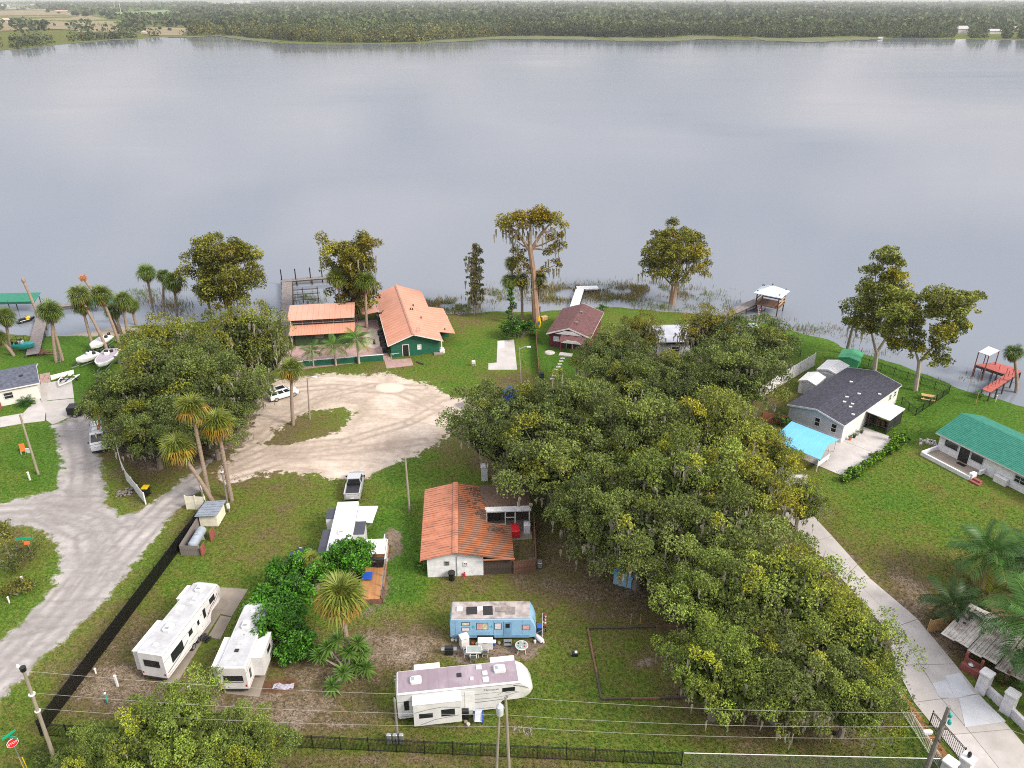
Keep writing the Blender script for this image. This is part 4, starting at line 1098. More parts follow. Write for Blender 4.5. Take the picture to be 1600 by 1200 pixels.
cl = fbm2(P[:, 0], P[:, 1], .35, 2); P = P[cl > .40]
cc_ = fbm2(P[:, 0], P[:, 1], .2, 7)
tint = r_.uniform(.6, 1.3, (len(P), 1)) * np.where(cc_[:, None] > .5, [[.85, 1.05, .7]], [[1.15, .95, .8]])
stuff('reeds', blades('reeds', P, r_.uniform(.3, .8, len(P)), MT['reed'], tint, .05, .3, 3, WATER_Z))
# turf blades over the near ground, denser where it is lush
r_ = np.random.default_rng(8)
nG = 230000
yy = 38 + (120 - 38) * r_.random(nG) ** 1.7; xx = r_.uniform(-1, 1, nG) * (yy * .62 + 14)
P = np.stack([xx, yy], 1)
PADS = [
    [(-220, 1290), (0, 1092), (80, 1018), (150, 953), (195, 900), (235, 850), (262, 815), (298, 777), (330, 755), (400, 725), (398, 668), (330, 715), (250, 778), (217, 799), (186, 807), (167, 782), (148, 690), (138, 645), (84, 664), (97, 722), (85, 765), (0, 784), (-160, 796), (-160, 822), (0, 818), (88, 848), (97, 880), (50, 957), (0, 1005), (-220, 1170)],
    [(378, 700), (402, 645), (432, 596), (520, 584), (640, 592), (752, 640), (700, 682), (610, 728), (555, 752), (480, 738), (400, 742), (335, 740)],
    [(1225, 780), (1250, 780), (1335, 880), (1435, 970), (1600, 1170), (1700, 1330), (1560, 1330), (1490, 1200), (1390, 990)],
    [(0, 650), (60, 600), (118, 590), (118, 640), (84, 664), (0, 668)], [(1290, 740), (1392, 690), (1340, 660), (1255, 700)], [(763, 530), (806, 530), (808, 580), (763, 580)],
    [(262, 1068), (345, 918), (388, 920), (340, 1000), (285, 1080)], [(335, 1085), (420, 970), (430, 975), (405, 1088)], [(465, 535), (700, 500), (700, 560), (600, 575), (465, 572)],
    [(663, 902), (657, 760), (745, 752), (840, 780), (835, 900)], [(1440, 705), (1500, 745), (1700, 860), (1700, 620), (1470, 640)], [(1232, 668), (1320, 575), (1415, 610), (1320, 700)],
    [(0, 560), (62, 560), (64, 632), (0, 640)], [(1475, 985), (1600, 980), (1650, 1120), (1560, 1100)], [(500, 862), (600, 830), (600, 920), (570, 915)]]
keep = sdf(P, NEAR_LAND) > 2.5
for pd in PADS: keep &= sdf(P, gs(pd)) < -.3
w_ = wear_at(P[:, 0], P[:, 1]); nn = fbm2(P[:, 0], P[:, 1], .35, 3)
keep &= (w_[:, 2] < .45) & (r_.random(nG) < np.clip(1.25 - w_[:, 0] * .9 - nn * .5, .15, 1))
P = P[keep]; w_ = w_[keep]; nn = nn[keep]
d_ = np.clip(w_[:, 0] + (nn - .5) * 1.1 + r_.normal(0, .12, len(P)), 0, 1)[:, None]
tint = ((1 - d_) * np.array([[.85, 1.1, .8]]) + d_ * np.array([[1.3, .80, 2.0]])) * r_.uniform(.65, 1.35, (len(P), 1))
stuff('grass', blades('grass', P, r_.uniform(.06, .17, len(P)), MT['grass_blade'], tint, .045, .7, 5, .0))
# ------------------------------------------------------------------ the far shore
def far_sheet(name, px, z, mat):
    mb = MB(); pl = gs(px, z); mb.prism([(p.x, p.y) for p in pl], z - 1.5, z); return struct(name, mb.mesh(name, mat))
MT['field_tan'] = M('dry pasture', (.21, .17, .085), .95, var=.2, scale=.01)
MT['field_green'] = M('green pasture', (.12, .20, .06), .95, var=.15, scale=.01)
MT['marsh'] = M('marsh grass', (.085, .115, .03), .95, var=.35, scale=.03, c2=(.13, .135, .045))
far_sheet('pasture', [(-200, 26), (0, 17), (70, 14), (165, 29), (185, 44), (150, 48), (60, 44), (-200, 60)], 2.0, MT['field_tan'])
far_sheet('pasture', [(170, 20), (275, 15), (278, 24), (235, 28), (185, 27)], 2.0, MT['field_green'])
far_sheet('pasture', [(225, 42), (295, 44), (292, 55), (235, 55), (215, 50)], 1.2, MT['field_tan'])
far_sheet('pasture', [(140, 30), (200, 34), (180, 50), (120, 50)], 2.2, MT['field_tan'])
r_ = np.random.default_rng(31)
def marsh_strip(x0, x1, dep, z=.0):
    xs = np.linspace(x0, x1, 40); lo = np.interp(xs, FAR_X, FAR_Y) - 6 + r_.normal(0, 7, 40); hi = lo + dep * (1 + .3 * np.sin(xs * .02))
    mb = MB(); n = 40
    mb.add([(x, y, z) for x, y in zip(xs, lo)] + [(x, y, z + .5) for x, y in zip(xs, hi)], [(i, i + 1, n + i + 1, n + i) for i in range(n - 1)])
    return struct('marsh', mb.mesh('marsh', MT['marsh']))
marsh_strip(-760, -480, 40); marsh_strip(-460, -330, 60); marsh_strip(-120, 130, 95); marsh_strip(150, 330, 130); marsh_strip(370, 560, 90)
FIELDS = [[(-200, 26), (0, 17), (70, 14), (165, 29), (185, 44), (150, 48), (60, 40), (0, 36), (-200, 40)], [(170, 20), (275, 15), (278, 24), (235, 28), (185, 27)], [(228, 44), (295, 44), (292, 56), (235, 56)], [(0, 6), (60, 8), (60, 14), (0, 17)], [(320, 2), (400, 4), (395, 10), (330, 10)], [(150, 31), (195, 34), (175, 46), (140, 46)]]
def to_px(X, Y, Z=0.0):
    S, C = math.sin(PITCH), math.cos(PITCH); f = Y * C + (CH - Z) * S
    return 800 + CF * X / f, 600 - CF * ((Z - CH) * C + Y * S) / f
pos = []
# front belt, tree by tree
n = 9000
X = r_.uniform(-1150, 1150, n); dY = r_.uniform(0, 1, n) ** 1.5 * 380
sh = np.interp(X, FAR_X, FAR_Y); off = np.interp(X, [-1100, -760, -500, -330, -130, -100, 330, 560, 600, 720, 1100], [12, 25, 40, 60, 30, 90, 120, 110, 18, 40, 25])
for x, y, d_ in zip(X, sh + off + dY, dY): pos.append((x, y, 1, d_))
n = 16000
Yb = 1500 * (8.0 ** (r_.random(n))); Xb = r_.uniform(-.75, .75, n) * Yb
for x, y in zip(Xb, Yb):
    pos.append((x, y, 2, 500))
P = np.array(pos); pxx, pyy = to_px(P[:, 0], P[:, 1]); PP = np.stack([pxx, pyy], 1)
keep = np.ones(len(P), bool)
for f in FIELDS: keep &= sdf(PP, f) < 0
left_clear = (pxx < 300) & (pyy > 24) & (r_.random(len(P)) < .45)
keep &= ~left_clear
P = P[keep]; pxx = pxx[keep]
Cs, Ss, Ts = [], [], []
HOUSES = [(1502, 13, 51), (1552, 13, 52), (1585, 8, 47), (1375, 6, 58), (11, 10, 34), (97, 14, 19), (226, 6, 52)]
uy = to_px(P[:, 0], P[:, 1])[1]
LF = fbm2(P[:, 0], P[:, 1], .006, 4); LT = fbm2(P[:, 0], P[:, 1], .004, 9)
for (x, y, k, d_), ux, vy, lf, lt_ in zip(P, pxx, uy, LF, LT):
    if any(abs(ux - hx) < hw_ and vy > hy for hx, hw_, hy in HOUSES): continue
    if d_ > 60 and lf < .30: continue
    front = max(0, 1 - d_ / 60)
    if k == 1: rr = r_.uniform(3.5, 6.0); hh = r_.uniform(9, 20) * (.25 + lf * 1.5) * (.62 if ux < 300 else 1.0) * (.8 if front > .4 else 1); m_ = 26 if d_ < 120 else 12; s_ = rr * .52
    else: rr = y / 1300 * r_.uniform(5, 9); hh = r_.uniform(10, 18) * (.5 + lf); m_ = 8; s_ = rr * .8
    q = unit(m_, r_); c = np.array([x, y, hh * .55]) + q * np.array([rr, rr, hh * .48])
    aut = 1.0 if (300 < ux < 800 and d_ < 110 and k == 1 and r_.random() < .6) else 0.0
    b_ = r_.uniform(.5, 1.2) * (.3 + lt_ * 1.45)
    base = np.array([1, 1, 1.0]) if not aut else np.array([1.75, 1.25, .8])
    if r_.random() < .15: base = base * np.array([1.3, 1.25, .9])
    if r_.random() < .1: base = np.array([1.4, 1.1, 1.0])
    Cs.append(c); Ss.append(np.full(m_, s_) * r_.uniform(.7, 1.3, m_)); Ts.append(base * b_ * r_.uniform(.75, 1.25, (m_, 1)))
stuff('far_forest', leaf_mesh('far_forest', np.concatenate(Cs), np.concatenate(Ss), np.concatenate(Ts), MT['forest_leaf'], r_, .1, .9))
# trees that stand alone in the pasture
ft = bush(61, dome_lobes(np.random.default_rng(5), 7, 6, 16, .8, -.4, (.3, .45)), 'forest_leaf', 1.3, (1.6, 2.6))
for i, (x, y, s_) in enumerate(sorted([(30, 37, 1.0), (75, 21, 1.3), (48, 40, .7), (118, 27, 1.5), (135, 28, 1.6), (163, 27, 1.5), (172, 28, 1.2), (92, 22, .8), (250, 47, .5), (265, 49, .5), (300, 54, .9), (56, 41, 1.0), (70, 43, 1.2)])):
    p = g(x, y); plant('pasture_tree', 'tree', ORD[i] + ' from the left of the dark lone trees in the far pasture', ft, p, s_, i, (.75, .8, .9), 'lone trees in the far pasture', ('trunk', 'crown'))
MT['far_white'] = M('pale far wall', (.52, .5, .47), .6); MT['far_roof'] = M('grey far roof', (.4, .39, .38), .6); MT['far_tan'] = M('terracotta far roof', (.5, .33, .24), .7)
FH = 0
def far_house(x, y, w_, h_, label, roof='far_roof', wall='far_white', grp=None, d_=None):
    p = g(x, y); k = p.y / CF * 1.02; W = w_ * k * .85; Hh = h_ * k * .8; D = d_ or W * .7
    o = thing('far_house', label, 'house', (p.x, p.y, 0), 0, grp)
    mb = MB(); mb.box((0, 0, Hh * .3), (W, D, Hh * .6)); part('wall', mb, MT[wall], o)
    mb = MB(); e = W * .54; mb.add([(-e, -D * .55, Hh * .58), (e, -D * .55, Hh * .58), (e, D * .55, Hh * .58), (-e, D * .55, Hh * .58), (-e * .7, 0, Hh), (e * .7, 0, Hh)], [(0, 1, 5, 4), (1, 2, 5), (2, 3, 4, 5), (3, 0, 4), (3, 2, 1, 0)]); part('roof', mb, MT[roof], o)
    return o
far_house(1502, 52, 18, 12, 'large pale lakefront house on the far right shore, leftmost of those houses')
far_house(1552, 53, 20, 8, 'low wide pale house on the far right shore, between two others', 'far_roof')
far_house(1585, 48, 10, 7, 'small white house at the far right end of the far shore')
far_house(11, 36, 14, 8, 'pale pink roofed house in the pasture at the far left edge', 'far_tan')
far_house(97, 20, 22, 4, 'long low barn with a pinkish roof in the middle of the tan pasture', 'far_tan')
far_house(139, 19, 10, 4, 'small pale house at the back of the tan pasture, right of the long barn')
far_house(200, 18, 9, 4, 'white house at the left end of the green pasture')
far_house(226, 53, 8, 5, 'tiny cottage by the boat landing on the far left shore', 'far_tan')
far_house(1375, 60.5, 8, 3, 'tiny white boat house on a spit of the far right shore')
GRPH = 'pale buildings scattered on the horizon'
for i, (x, y, w_, h_) in enumerate(sorted([(5, 12, 16, 5), (30, 15, 28, 3), (55, 9, 12, 3), (250, 7, 10, 3), (268, 6.5, 8, 3), (330, 8, 14, 4), (350, 9, 16, 4), (372, 5, 14, 4), (390, 5, 10, 4), (408, 5, 12, 3), (905, 13, 9, 3), (920, 11.5, 9, 3), (860, 14, 6, 3), (987, 9, 6, 3), (803, 16, 8, 3), (820, 16, 7, 3), (260, 14, 8, 3), (152, 17, 6, 3), (430, 4, 10, 3), (950, 15.5, 16, 2)])):
    far_house(x, y, w_, h_, ORD[i] + ' from the left of the tiny pale buildings along the horizon', grp=GRPH)
for i, (x, yb, yt) in enumerate(sorted([(190, 25, 4), (180, 16, 2), (466, 20, 9), (490, 15, 3), (622, 17, 7), (645, 18, 8), (741, 9, 0), (759, 15, 4), (868, 12, -2), (963, 13, 2), (838, 9, 0), (936, 8, 0), (1046, 8, 0), (1069, 7, 0), (1152, 10, 1), (1391, 8, 0), (1544, 9, 0), (691, 8, -1)])):
    p = g(x, yb); hh = px_height((x, yb), yt); k = p.y / CF
    o = thing('transmission_pole', ORD[i] + ' from the left of the slender transmission poles in the far woods', 'pole', p, 0, 'transmission poles on the horizon')
    mb = MB(); mb.tube([(0, 0, 0), (0, 0, hh)], [k * .5, k * .28], 6); part('shaft', mb, MT['far_white'], o)
    mb = MB()
    for q in (.8, .88, .96): mb.box((k * .5, 0, hh * q), (k * 1.6, k * .25, k * .25))
    part('crossarm', mb, MT['far_white'], o)
# the air
mb = MB(); mb.box((0, 9700, 30.0), (33000, 20600, 66)); hz = link('haze', mb.mesh('haze', bpy.data.materials.new('air')))
hm = hz.data.materials[0]; hm.use_nodes = True; t = hm.node_tree; t.nodes.clear()
oo = t.nodes.new('ShaderNodeOutputMaterial'); pv = t.nodes.new('ShaderNodeVolumePrincipled')
pv.inputs['Color'].default_value = (.93, .96, 1.0, 1); pv.inputs['Density'].default_value = .00006; pv.inputs['Anisotropy'].default_value = .2
t.links.new(pv.outputs[0], oo.inputs['Volume']); hz['kind'] = 'stuff'
# ------------------------------------------------------------------ building helpers
MT['salmon'] = M('salmon sheet metal', (.54, .255, .165), .5, var=.10, scale=.35, stain=.35, stain_c=(.33, .14, .085), stretch=(1, 1, 1))
MT['salmon_pale'] = M('pale salmon sheet metal', (.57, .30, .215), .5, var=.10, scale=.4, stain=.25, stain_c=(.42, .19, .13))
MT['orange_metal'] = M('weathered orange sheet metal', (.48, .19, .105), .5, var=.2, scale=.5, stain=.65, stain_c=(.30, .09, .045))
MT['rust_metal'] = M('rusted orange sheet metal', (.38, .125, .045), .6, var=.25, scale=.7, stain=.85, stain_c=(.085, .05, .035))
def furrow_dirt(m, period, y0, lo=.0, hi=.5, amt=.95):
    t = m.node_tree; b = t.nodes['Principled BSDF']; src = b.inputs['Base Color'].links[0].from_socket
    sp = t.nodes.new('ShaderNodeSeparateXYZ'); t.links.new(coord(t, 'Object'), sp.inputs[0])
    s = math_(t, 'SINE', math_(t, 'MULTIPLY', math_(t, 'SUBTRACT', sp.outputs[1], y0), 2 * math.pi / period))
    n = noise(t, coord(t, 'Object', (.5, .9, 1)), 1.0, 5, .65)
    f = ramp(t, math_(t, 'ADD', s, math_(t, 'MULTIPLY', math_(t, 'SUBTRACT', n, .5), 3.2)), [(lo, .0), (hi, amt)])
    t.links.new(mixc(t, f, src, (.085, .038, .02)), b.inputs['Base Color'])
furrow_dirt(MT['rust_metal'], .375, -.45, -.3, .6)
furrow_dirt(MT['orange_metal'], .405, -.45, .6, 1.5, .7)
MT['slate'] = M('charcoal shingles', (.026, .027, .040), .8, var=.4, scale=2.2, c2=(.062, .064, .088), bmp=.6, bscale=7, stretch=(2.2, .7, 1))
MT['maroon_roof'] = M('dark red shingles', (.095, .036, .038), .8, c2=(.16, .075, .07), scale=2.0, bmp=.4)
MT['green_roof'] = M('green shingles', (.008, .150, .100), .7, c2=(.03, .215, .15), scale=2.4, stretch=(.7, 2, 1), bmp=.35, bscale=8)
MT['blue_roof'] = M('blue grey shingles', (.060, .068, .10), .8, c2=(.125, .14, .18), scale=2.5, bmp=.4, bscale=9)
MT['flat_roof'] = M('white membrane roof', (.42, .43, .48), .6, stain=.4, stain_c=(.32, .32, .36), scale=.5)
MT['cream'] = M('cream painted wood', (.72, .69, .56), .6)
MT['paver'] = M('pink brick pavers', (.37, .24, .215), .85, var=.25, scale=1.2, stain=.4, stain_c=(.25, .18, .17))
MT['court_sand'] = M('court sand', (.55, .45, .36), .95, var=.12)
MT['leaf_litter'] = M('dead leaf litter', (.12, .075, .05), .95, var=.5, scale=4, bmp=.6)
MT['rail_black'] = M('black powder coat', (.008, .008, .009), .35, var=.1)

def wbox(mb, c, w, h, t, face):
    if face in ('-y', '+y'): mb.box(c, (w, t, h))
    else: mb.box(c, (t, w, h))
def off(c, face, du=0.0, dz=0.0, dn=0.0):
    s = -1 if face[0] == '-' else 1
    return (c[0] + du, c[1] + s * dn, c[2] + dz) if face[1] == 'y' else (c[0] + s * dn, c[1] + du, c[2] + dz)
def window(par, c, w, h, face='-y', fr='white_paint', bars=1, glass='glass', f=.09, vbars=0, name='window'):
    """framed window standing on a wall plane: thing > window > pane"""
    mb = MB()
    for s in (-1, 1):
        wbox(mb, off(c, face, s * (w / 2 - f / 2), 0, .03), f, h, .08, face)
        wbox(mb, off(c, face, 0, s * (h / 2 - f / 2), .031), w - 2 * f, f, .078, face)
    for i in range(bars): wbox(mb, off(c, face, 0, -h / 2 + h * (i + 1) / (bars + 1), .029), w - 2 * f, f * .6, .07, face)
    for i in range(vbars): wbox(mb, off(c, face, -w / 2 + w * (i + 1) / (vbars + 1), 0, .028), f * .6, h - 2 * f, .068, face)
    o = part(name, mb, MT[fr], par)
    mb = MB(); wbox(mb, off(c, face, 0, 0, .012), w - f, h - f, .02, face); part('pane', mb, MT[glass], o)
    return o
def door(par, c, w, h, face='-y', m='white_paint', trim='white_paint'):
    mb = MB(); wbox(mb, off(c, face, 0, 0, .03), w, h, .06, face); o = part('door', mb, MT[m], par)
    mb = MB(); wbox(mb, off(c, face, w * .36, 0, .08), .06, .06, .06, face); part('handle', mb, MT['steel'], o)
    mb = MB()
    for s in (-1, 1): wbox(mb, off(c, face, s * (w / 2 + .06), .05, .035), .1, h + .1, .09, face)
    wbox(mb, off(c, face, 0, h / 2 + .06, .034), w, .1, .088, face); part('door_frame', mb, MT[trim], o)
    return o
def roof_slope(par, a, b, c, d, m, n, name='roof_panel', rib=.05, ribs=2, t=.05):
    """metal roof slope abcd (a-b along the eave, d-c along the ridge) as n overlapping sheets, each with raised ribs"""
    a, b, c, d = map(Vector, (a, b, c, d)); nrm = (b - a).cross(d - a).normalized()
    for i in range(n):
        s0, s1 = i / n, (i + 1) / n; lift = nrm * (.006 if i % 2 else 0)
        q = [a.lerp(b, s0) + lift, a.lerp(b, s1) + lift, d.lerp(c, s1) + lift, d.lerp(c, s0) + lift]
        mb = MB(); mb.plate(*q, t)
        for k in range(ribs):
            f = (k + .5) / ribs; e0 = q[0].lerp(q[1], f); e1 = q[3].lerp(q[2], f); w_ = (q[1] - q[0]).normalized() * rib * .9
            mb.add([e0 - w_, e0 + w_, e0 + nrm * rib, e1 - w_, e1 + w_, e1 + nrm * rib], [(0, 1, 2), (3, 5, 4), (1, 4, 5, 2), (0, 2, 5, 3)])
        part(name, mb, m, par)
def gable_walls(mb, x0, x1, y0, y1, ze, xr, zr):
    """walls of a house whose ridge runs along y"""
    for y in (y0, y1):
        pass
    vs = [(x0, y0, 0), (x1, y0, 0), (x1, y0, ze), (xr, y0, zr), (x0, y0, ze), (x0, y1, 0), (x1, y1, 0), (x1, y1, ze), (xr, y1, zr), (x0, y1, ze)]
    mb.add(vs, [(0, 1, 2, 3, 4), (9, 8, 7, 6, 5), (1, 6, 7, 2), (0, 4, 9, 5), (2, 7, 8, 3), (3, 8, 9, 4)])
    return mb

# ------------------------------------------------------------------ white cottage under an orange metal roof
p = g(667, 902)
ho = thing('cottage', 'white cottage with a ribbed orange metal roof in the middle of the lot', 'house', p, R(3.5))
mb = MB(); gable_walls(mb, .1, 5.9, 0, 12.0, 2.35, 3.05, 3.0); part('wall', mb, MT['white_wall'], ho)
zr_, ze_ = 3.35, 2.55
roof_slope(ho, (-.55, 12.5, ze_), (-.55, -.45, ze_), (3.05, -.45, zr_), (3.05, 12.5, zr_), MT['orange_metal'], 16, ribs=2)
roof_slope(ho, (9.1, -.45, 2.12), (9.1, 5.5, 2.12), (3.05, 5.5, zr_), (3.05, -.45, zr_), MT['rust_metal'], 8, ribs=2)
roof_slope(ho, (6.4, 5.5, 2.67), (6.4, 12.5, 2.67), (3.05, 12.5, zr_), (3.05, 5.5, zr_), MT['rust_metal'], 9, ribs=2)
mb = MB(); mb.side([(2.75, zr_ + .03), (3.05, zr_ + .1), (3.35, zr_ + .03), (3.05, zr_ + .06)], -.5, 12.55); part('ridge_cap', mb, MT['orange_metal'], ho)
mb = MB(); mb.box((7.5, -.46, 2.33), (3.3, .06, .16)); mb.box((-.56, 6, 2.45), (.06, 13, .16)); part('fascia', mb, MT['orange_metal'], ho)
window(ho, (2.15, 0, 1.75), .5, .5, '-y', 'steel'); window(ho, (4.05, 0, 1.55), .45, .5, '-y', 'white_paint', 1, 'glass', .09, 1)
mb = MB(); mb.tube([(3.2, -.06, 0), (3.2, -.06, 2.6)], .04, 6); part('conduit', mb, MT['white_paint'], ho)
# open porch at the back of the right slope
mb = MB(); mb.box((8.9, 7.9, 2.62), (5.2, .9, .14)); part('porch_beam', mb, MT['white_paint'], ho)
mb = MB()
for x in (6.5, 8.6, 9.7, 11.3): mb.box((x, 7.6, 1.3), (.13, .13, 2.5))
mb.box((7.6, 7.6, .45), (2.0, .1, .8)); mb.box((9.15, 7.6, 1.7), (1.0, .08, .07)); part('porch_post', mb, MT['white_paint'], ho)
mb = MB(); mb.box((8.9, 9.4, 1.3), (4.9, .12, 2.5)); part('porch_wall', mb, MT['dark_wood'], ho)
mb = MB(); mb.plate((5.9, 8.4, 2.7), (11.5, 8.4, 2.7), (11.5, 12.4, 2.95), (5.9, 12.4, 2.95), .08); part('porch_roof', mb, MT['leaf_litter'], ho)
mb = MB(); mb.prism([(6, 5.6), (11.5, 5.6), (11.5, 9.3), (6, 9.3)], .0, .1); part('porch_slab', mb, MT['pad'], ho)
mb = MB()
for k in range(170):
    a_, d_ = random.uniform(0, 6.28), random.random() ** .6
    cx_, cy_, rx_, ry_ = random.choice([(5.6, 9.5, 1.6, 1.8), (6.0, 7.0, .7, .9), (7.4, 4.4, .9, .7), (5.2, 11.4, 1.3, .8)])
    x, y = cx_ + math.cos(a_) * rx_ * d_, cy_ + math.sin(a_) * ry_ * d_
    if y > 5.5 and x > 6.35: continue
    z = zr_ + (x - 3.05) * (2.12 - zr_) / 6.05 + .06
    mb.box((x, y, z), (random.uniform(.12, .4), random.uniform(.08, .25), .04), random.uniform(0, 3), 0, .2)
o = part('leaf_litter', mb, MT['leaf_litter'], ho); o['kind'] = 'stuff'
def board_fence(name, label, a, b, h, m, bw=.14, gap=.012, cat='fence', cap=False):
    a, b = Vector((a[0], a[1], 0)), Vector((b[0], b[1], 0)); L_ = (b - a).length
    o = thing(name, label, cat, a, ang(a, b)); n = max(1, int(L_ / bw)); me = {}
    for v in range(3):
        mb = MB(); mb.box((0, 0, (h - v * .03) / 2), (bw - gap, .03 + .006 * v, h - v * .03)); me[v] = mb.mesh('board', MT[m])
    for i in range(n): link('board', me[random.randrange(3)], o, ((i + .5) * L_ / n, random.uniform(-.008, .008), 0))
    mb = MB()
    for z in (.25, h * .85): mb.box((L_ / 2, .05, z), (L_, .05, .09))
    part('rail', mb, MT[m], o)
    mb = MB()
    k = max(1, round(L_ / 2.4))
    for i in range(k + 1): mb.box((L_ * i / k, .1, h / 2), (.1, .1, h + .06))
    part('post', mb, MT[m], o)
    return o
W_ = lambda x, y: ho_M @ Vector((x, y, 0))
ho_M = Matrix.Translation(p) @ Matrix.Rotation(R(3.5), 4, 'Z')
board_fence('board_fence', 'dark brown board fence under the right eave of the cottage', W_(5.95, .05), W_(9.0, .05), 1.75, 'dark_wood', .16)
board_fence('board_fence', 'reddish board fence at the front right corner of the cottage yard', W_(9.05, -.1), W_(11.35, .25), 1.7, 'brown_wood', .16)
board_fence('board_fence', 'weathered board fence along the right side of the cottage yard', W_(11.45, .3), W_(11.9, 8.2), 1.7, 'brown_wood', .17)
mb = MB(); mb.rbox((0, 0, .5), (1.0, 1.5, .9), .1); single('storage_bin', mb, MT['red'], 'bright red storage bin on the cottage porch', 'bin', tuple(W_(9.6, 6.6))[:2] + (.1,), .2)
o = thing('washing_machine', 'white appliance standing on the cottage porch beside the red bin', 'appliance', tuple(W_(11.0, 7.0))[:2] + (.1,))
mb = MB(); mb.rbox((0, 0, .55), (.75, .75, 1.1), .05); part('body', mb, MT['plastic_white'], o); mb = MB(); mb.box((0, .3, 1.2), (.75, .12, .2)); part('control_panel', mb, MT['steel'], o)
mb = MB(); mb.prism([(0, 0), (.8, 0), (.8, .8), (0, .8)], 0, 2.0); mb.box((.4, .4, 2.04), (.95, .95, .08)); single('white_shed', mb, MT['white_wall'], 'small white block behind the cottage, half under the oak', 'shed', g(752, 752))
o = thing('rubbish_bin', 'black wheeled rubbish bin against the cottage front wall', 'bin', g(706, 906)); mb = MB(); mb.lathe((0, 0, 0), [(.28, .02), (.36, .95), (.38, .98)], 12); part('body', mb, MT['black'], o, True); mb = MB(); mb.lathe((0, 0, .98), [(.39, 0), (.37, .05), (.15, .1)], 12); part('lid', mb, MT['rubber'], o, True)
o = thing('fuel_can', 'red fuel can on the ground beside the black bin', 'can', g(725, 900)); mb = MB(); mb.rbox((0, 0, .2), (.32, .24, .4), .05); part('body', mb, MT['red'], o); mb = MB(); mb.tube([(0, 0, .4), (.12, 0, .52)], .03, 6); part('spout', mb, MT['black'], o)
o = thing('air_conditioner', 'small white air conditioner on a stand outside the cottage yard fence', 'appliance', g(843, 886)); mb = MB(); mb.rbox((0, 0, .45), (.5, .7, .6), .04); part('body', mb, MT['steel'], o); mb = MB(); mb.box((-.2, .55, .5), (.05, .05, 1.0)); mb.box((.2, .55, .5), (.05, .05, 1.0)); mb.box((0, .55, .98), (.45, .05, .05)); part('frame', mb, MT['black'], o)

# ------------------------------------------------------------------ green lakeside hall
A = g(609, 559); q = R(14)
hall = thing('hall', 'dark green lakeside hall under a wide salmon metal roof', 'building', A, q)
mb = MB(); gable_walls(mb, .35, 8.5, 0, 24.0, 2.4, 4.1, 3.9); part('wall', mb, MT['green_paint'], hall)
mb = MB(); mb.prism([(8.5, 6.5), (11.2, 6.5), (11.2, 15.5), (8.5, 15.5)], 0, 2.0); part('side_wall', mb, MT['green_paint'], hall)
roof_slope(hall, (-.2, 24.8, 2.55), (-.2, -.9, 2.55), (4.1, -.9, 4.2), (4.1, 24.8, 4.2), MT['salmon'], 22, ribs=1)
roof_slope(hall, (9.0, -.9, 2.55), (9.0, 24.8, 2.55), (4.1, 24.8, 4.2), (4.1, -.9, 4.2), MT['salmon'], 22, ribs=1)
roof_slope(hall, (11.8, 3.2, 1.95), (11.8, 15.8, 1.95), (9.0, 15.8, 2.54), (9.0, 3.2, 2.54), MT['salmon'], 11, ribs=1)
mb = MB(); mb.side([(3.85, 4.2), (4.1, 4.32), (4.35, 4.2), (4.1, 4.25)], -1.0, 24.9); part('ridge_cap', mb, MT['salmon'], hall)
mb = MB()
mb.plate((-.25, -.93, 2.38), (4.1, -.93, 4.03), (4.1, -.93, 4.2), (-.25, -.93, 2.55), .05); mb.plate((4.1, -.93, 4.03), (9.05, -.93, 2.38), (9.05, -.93, 2.55), (4.1, -.93, 4.2), .05)
mb.box((-.24, 12, 2.45), (.06, 25.6, .2)); part('fascia', mb, MT['white_paint'], hall)
door(hall, (2.75, 0, 1.05), .95, 2.0, '-y', 'black'); window(hall, (5.05, 0, 1.45), .7, .9, '-y', 'white_paint', 1, 'plastic_white')
mb = MB(); mb.box((8.9, .4, 1.15), (.2, .2, 2.3)); mb.box((8.9, .4, .25), (.9, 1.4, .5)); part('porch_post', mb, MT['white_paint'], hall)
mb = MB(); mb.box((8.2, -.4, .1), (1.6, 1.0, .2)); part('step', mb, MT['pad'], hall)
mb = MB(); mb.box((.62, -.06, .5), (.3, .1, .06)); mb.box((.2, -.5, .45), (.06, .06, .9)); mb.box((.9, -.5, .9), (1.4, .05, .06)); part('handrail', mb, MT['white_paint'], hall)
for x, y in ((4.9, .6), (5.3, 1.0), (6.0, 14), (5.2, 11.5), (5.6, 11.7), (10.2, 4.5), (6.6, 8.0)):
    z = 4.25 - (x - 4.1) * .337
    mb = MB(); mb.tube([(x, y, z - .1), (x, y, z + (.8 if y < 2 else .35))], .07 if y < 2 else .13, 6); part('roof_vent', mb, MT['steel' if y < 2 else 'dark_wood'], hall)
mb = MB(); mb.rbox((11.6, 13.0, .9), (1.0, 1.6, .9), .05); part('cooling_unit', mb, MT['plastic_white'], hall)
mb = MB(); mb.plate((-.6, 21.5, 2.5), (-.25, 15.5, 2.5), (-3.2, 14.9, 2.35), (-3.6, 20.9, 2.35), .06); part('link_roof', mb, MT['salmon_pale'], hall)
mb = MB(); mb.box((-.3, 14.0, 2.3), (1.0, 1.0, .3), .3); mb.box((.1, 14.2, 2.6), (.5, .9, .25), .9); mb.tube([(-.1, 14, 2.6), (.6, 14.9, 2.9)], .08, 5); part('roof_duct', mb, MT['rubber'], hall)
mb = MB()
for k in range(7): mb.rbox((-.6 + (k % 2) * .25, 2.5 + k * 1.3, .5), (.7, .8, .9), .06, k * .4)
o = part('wall_clutter', mb, MT['rubber'], hall); o['kind'] = 'stuff'
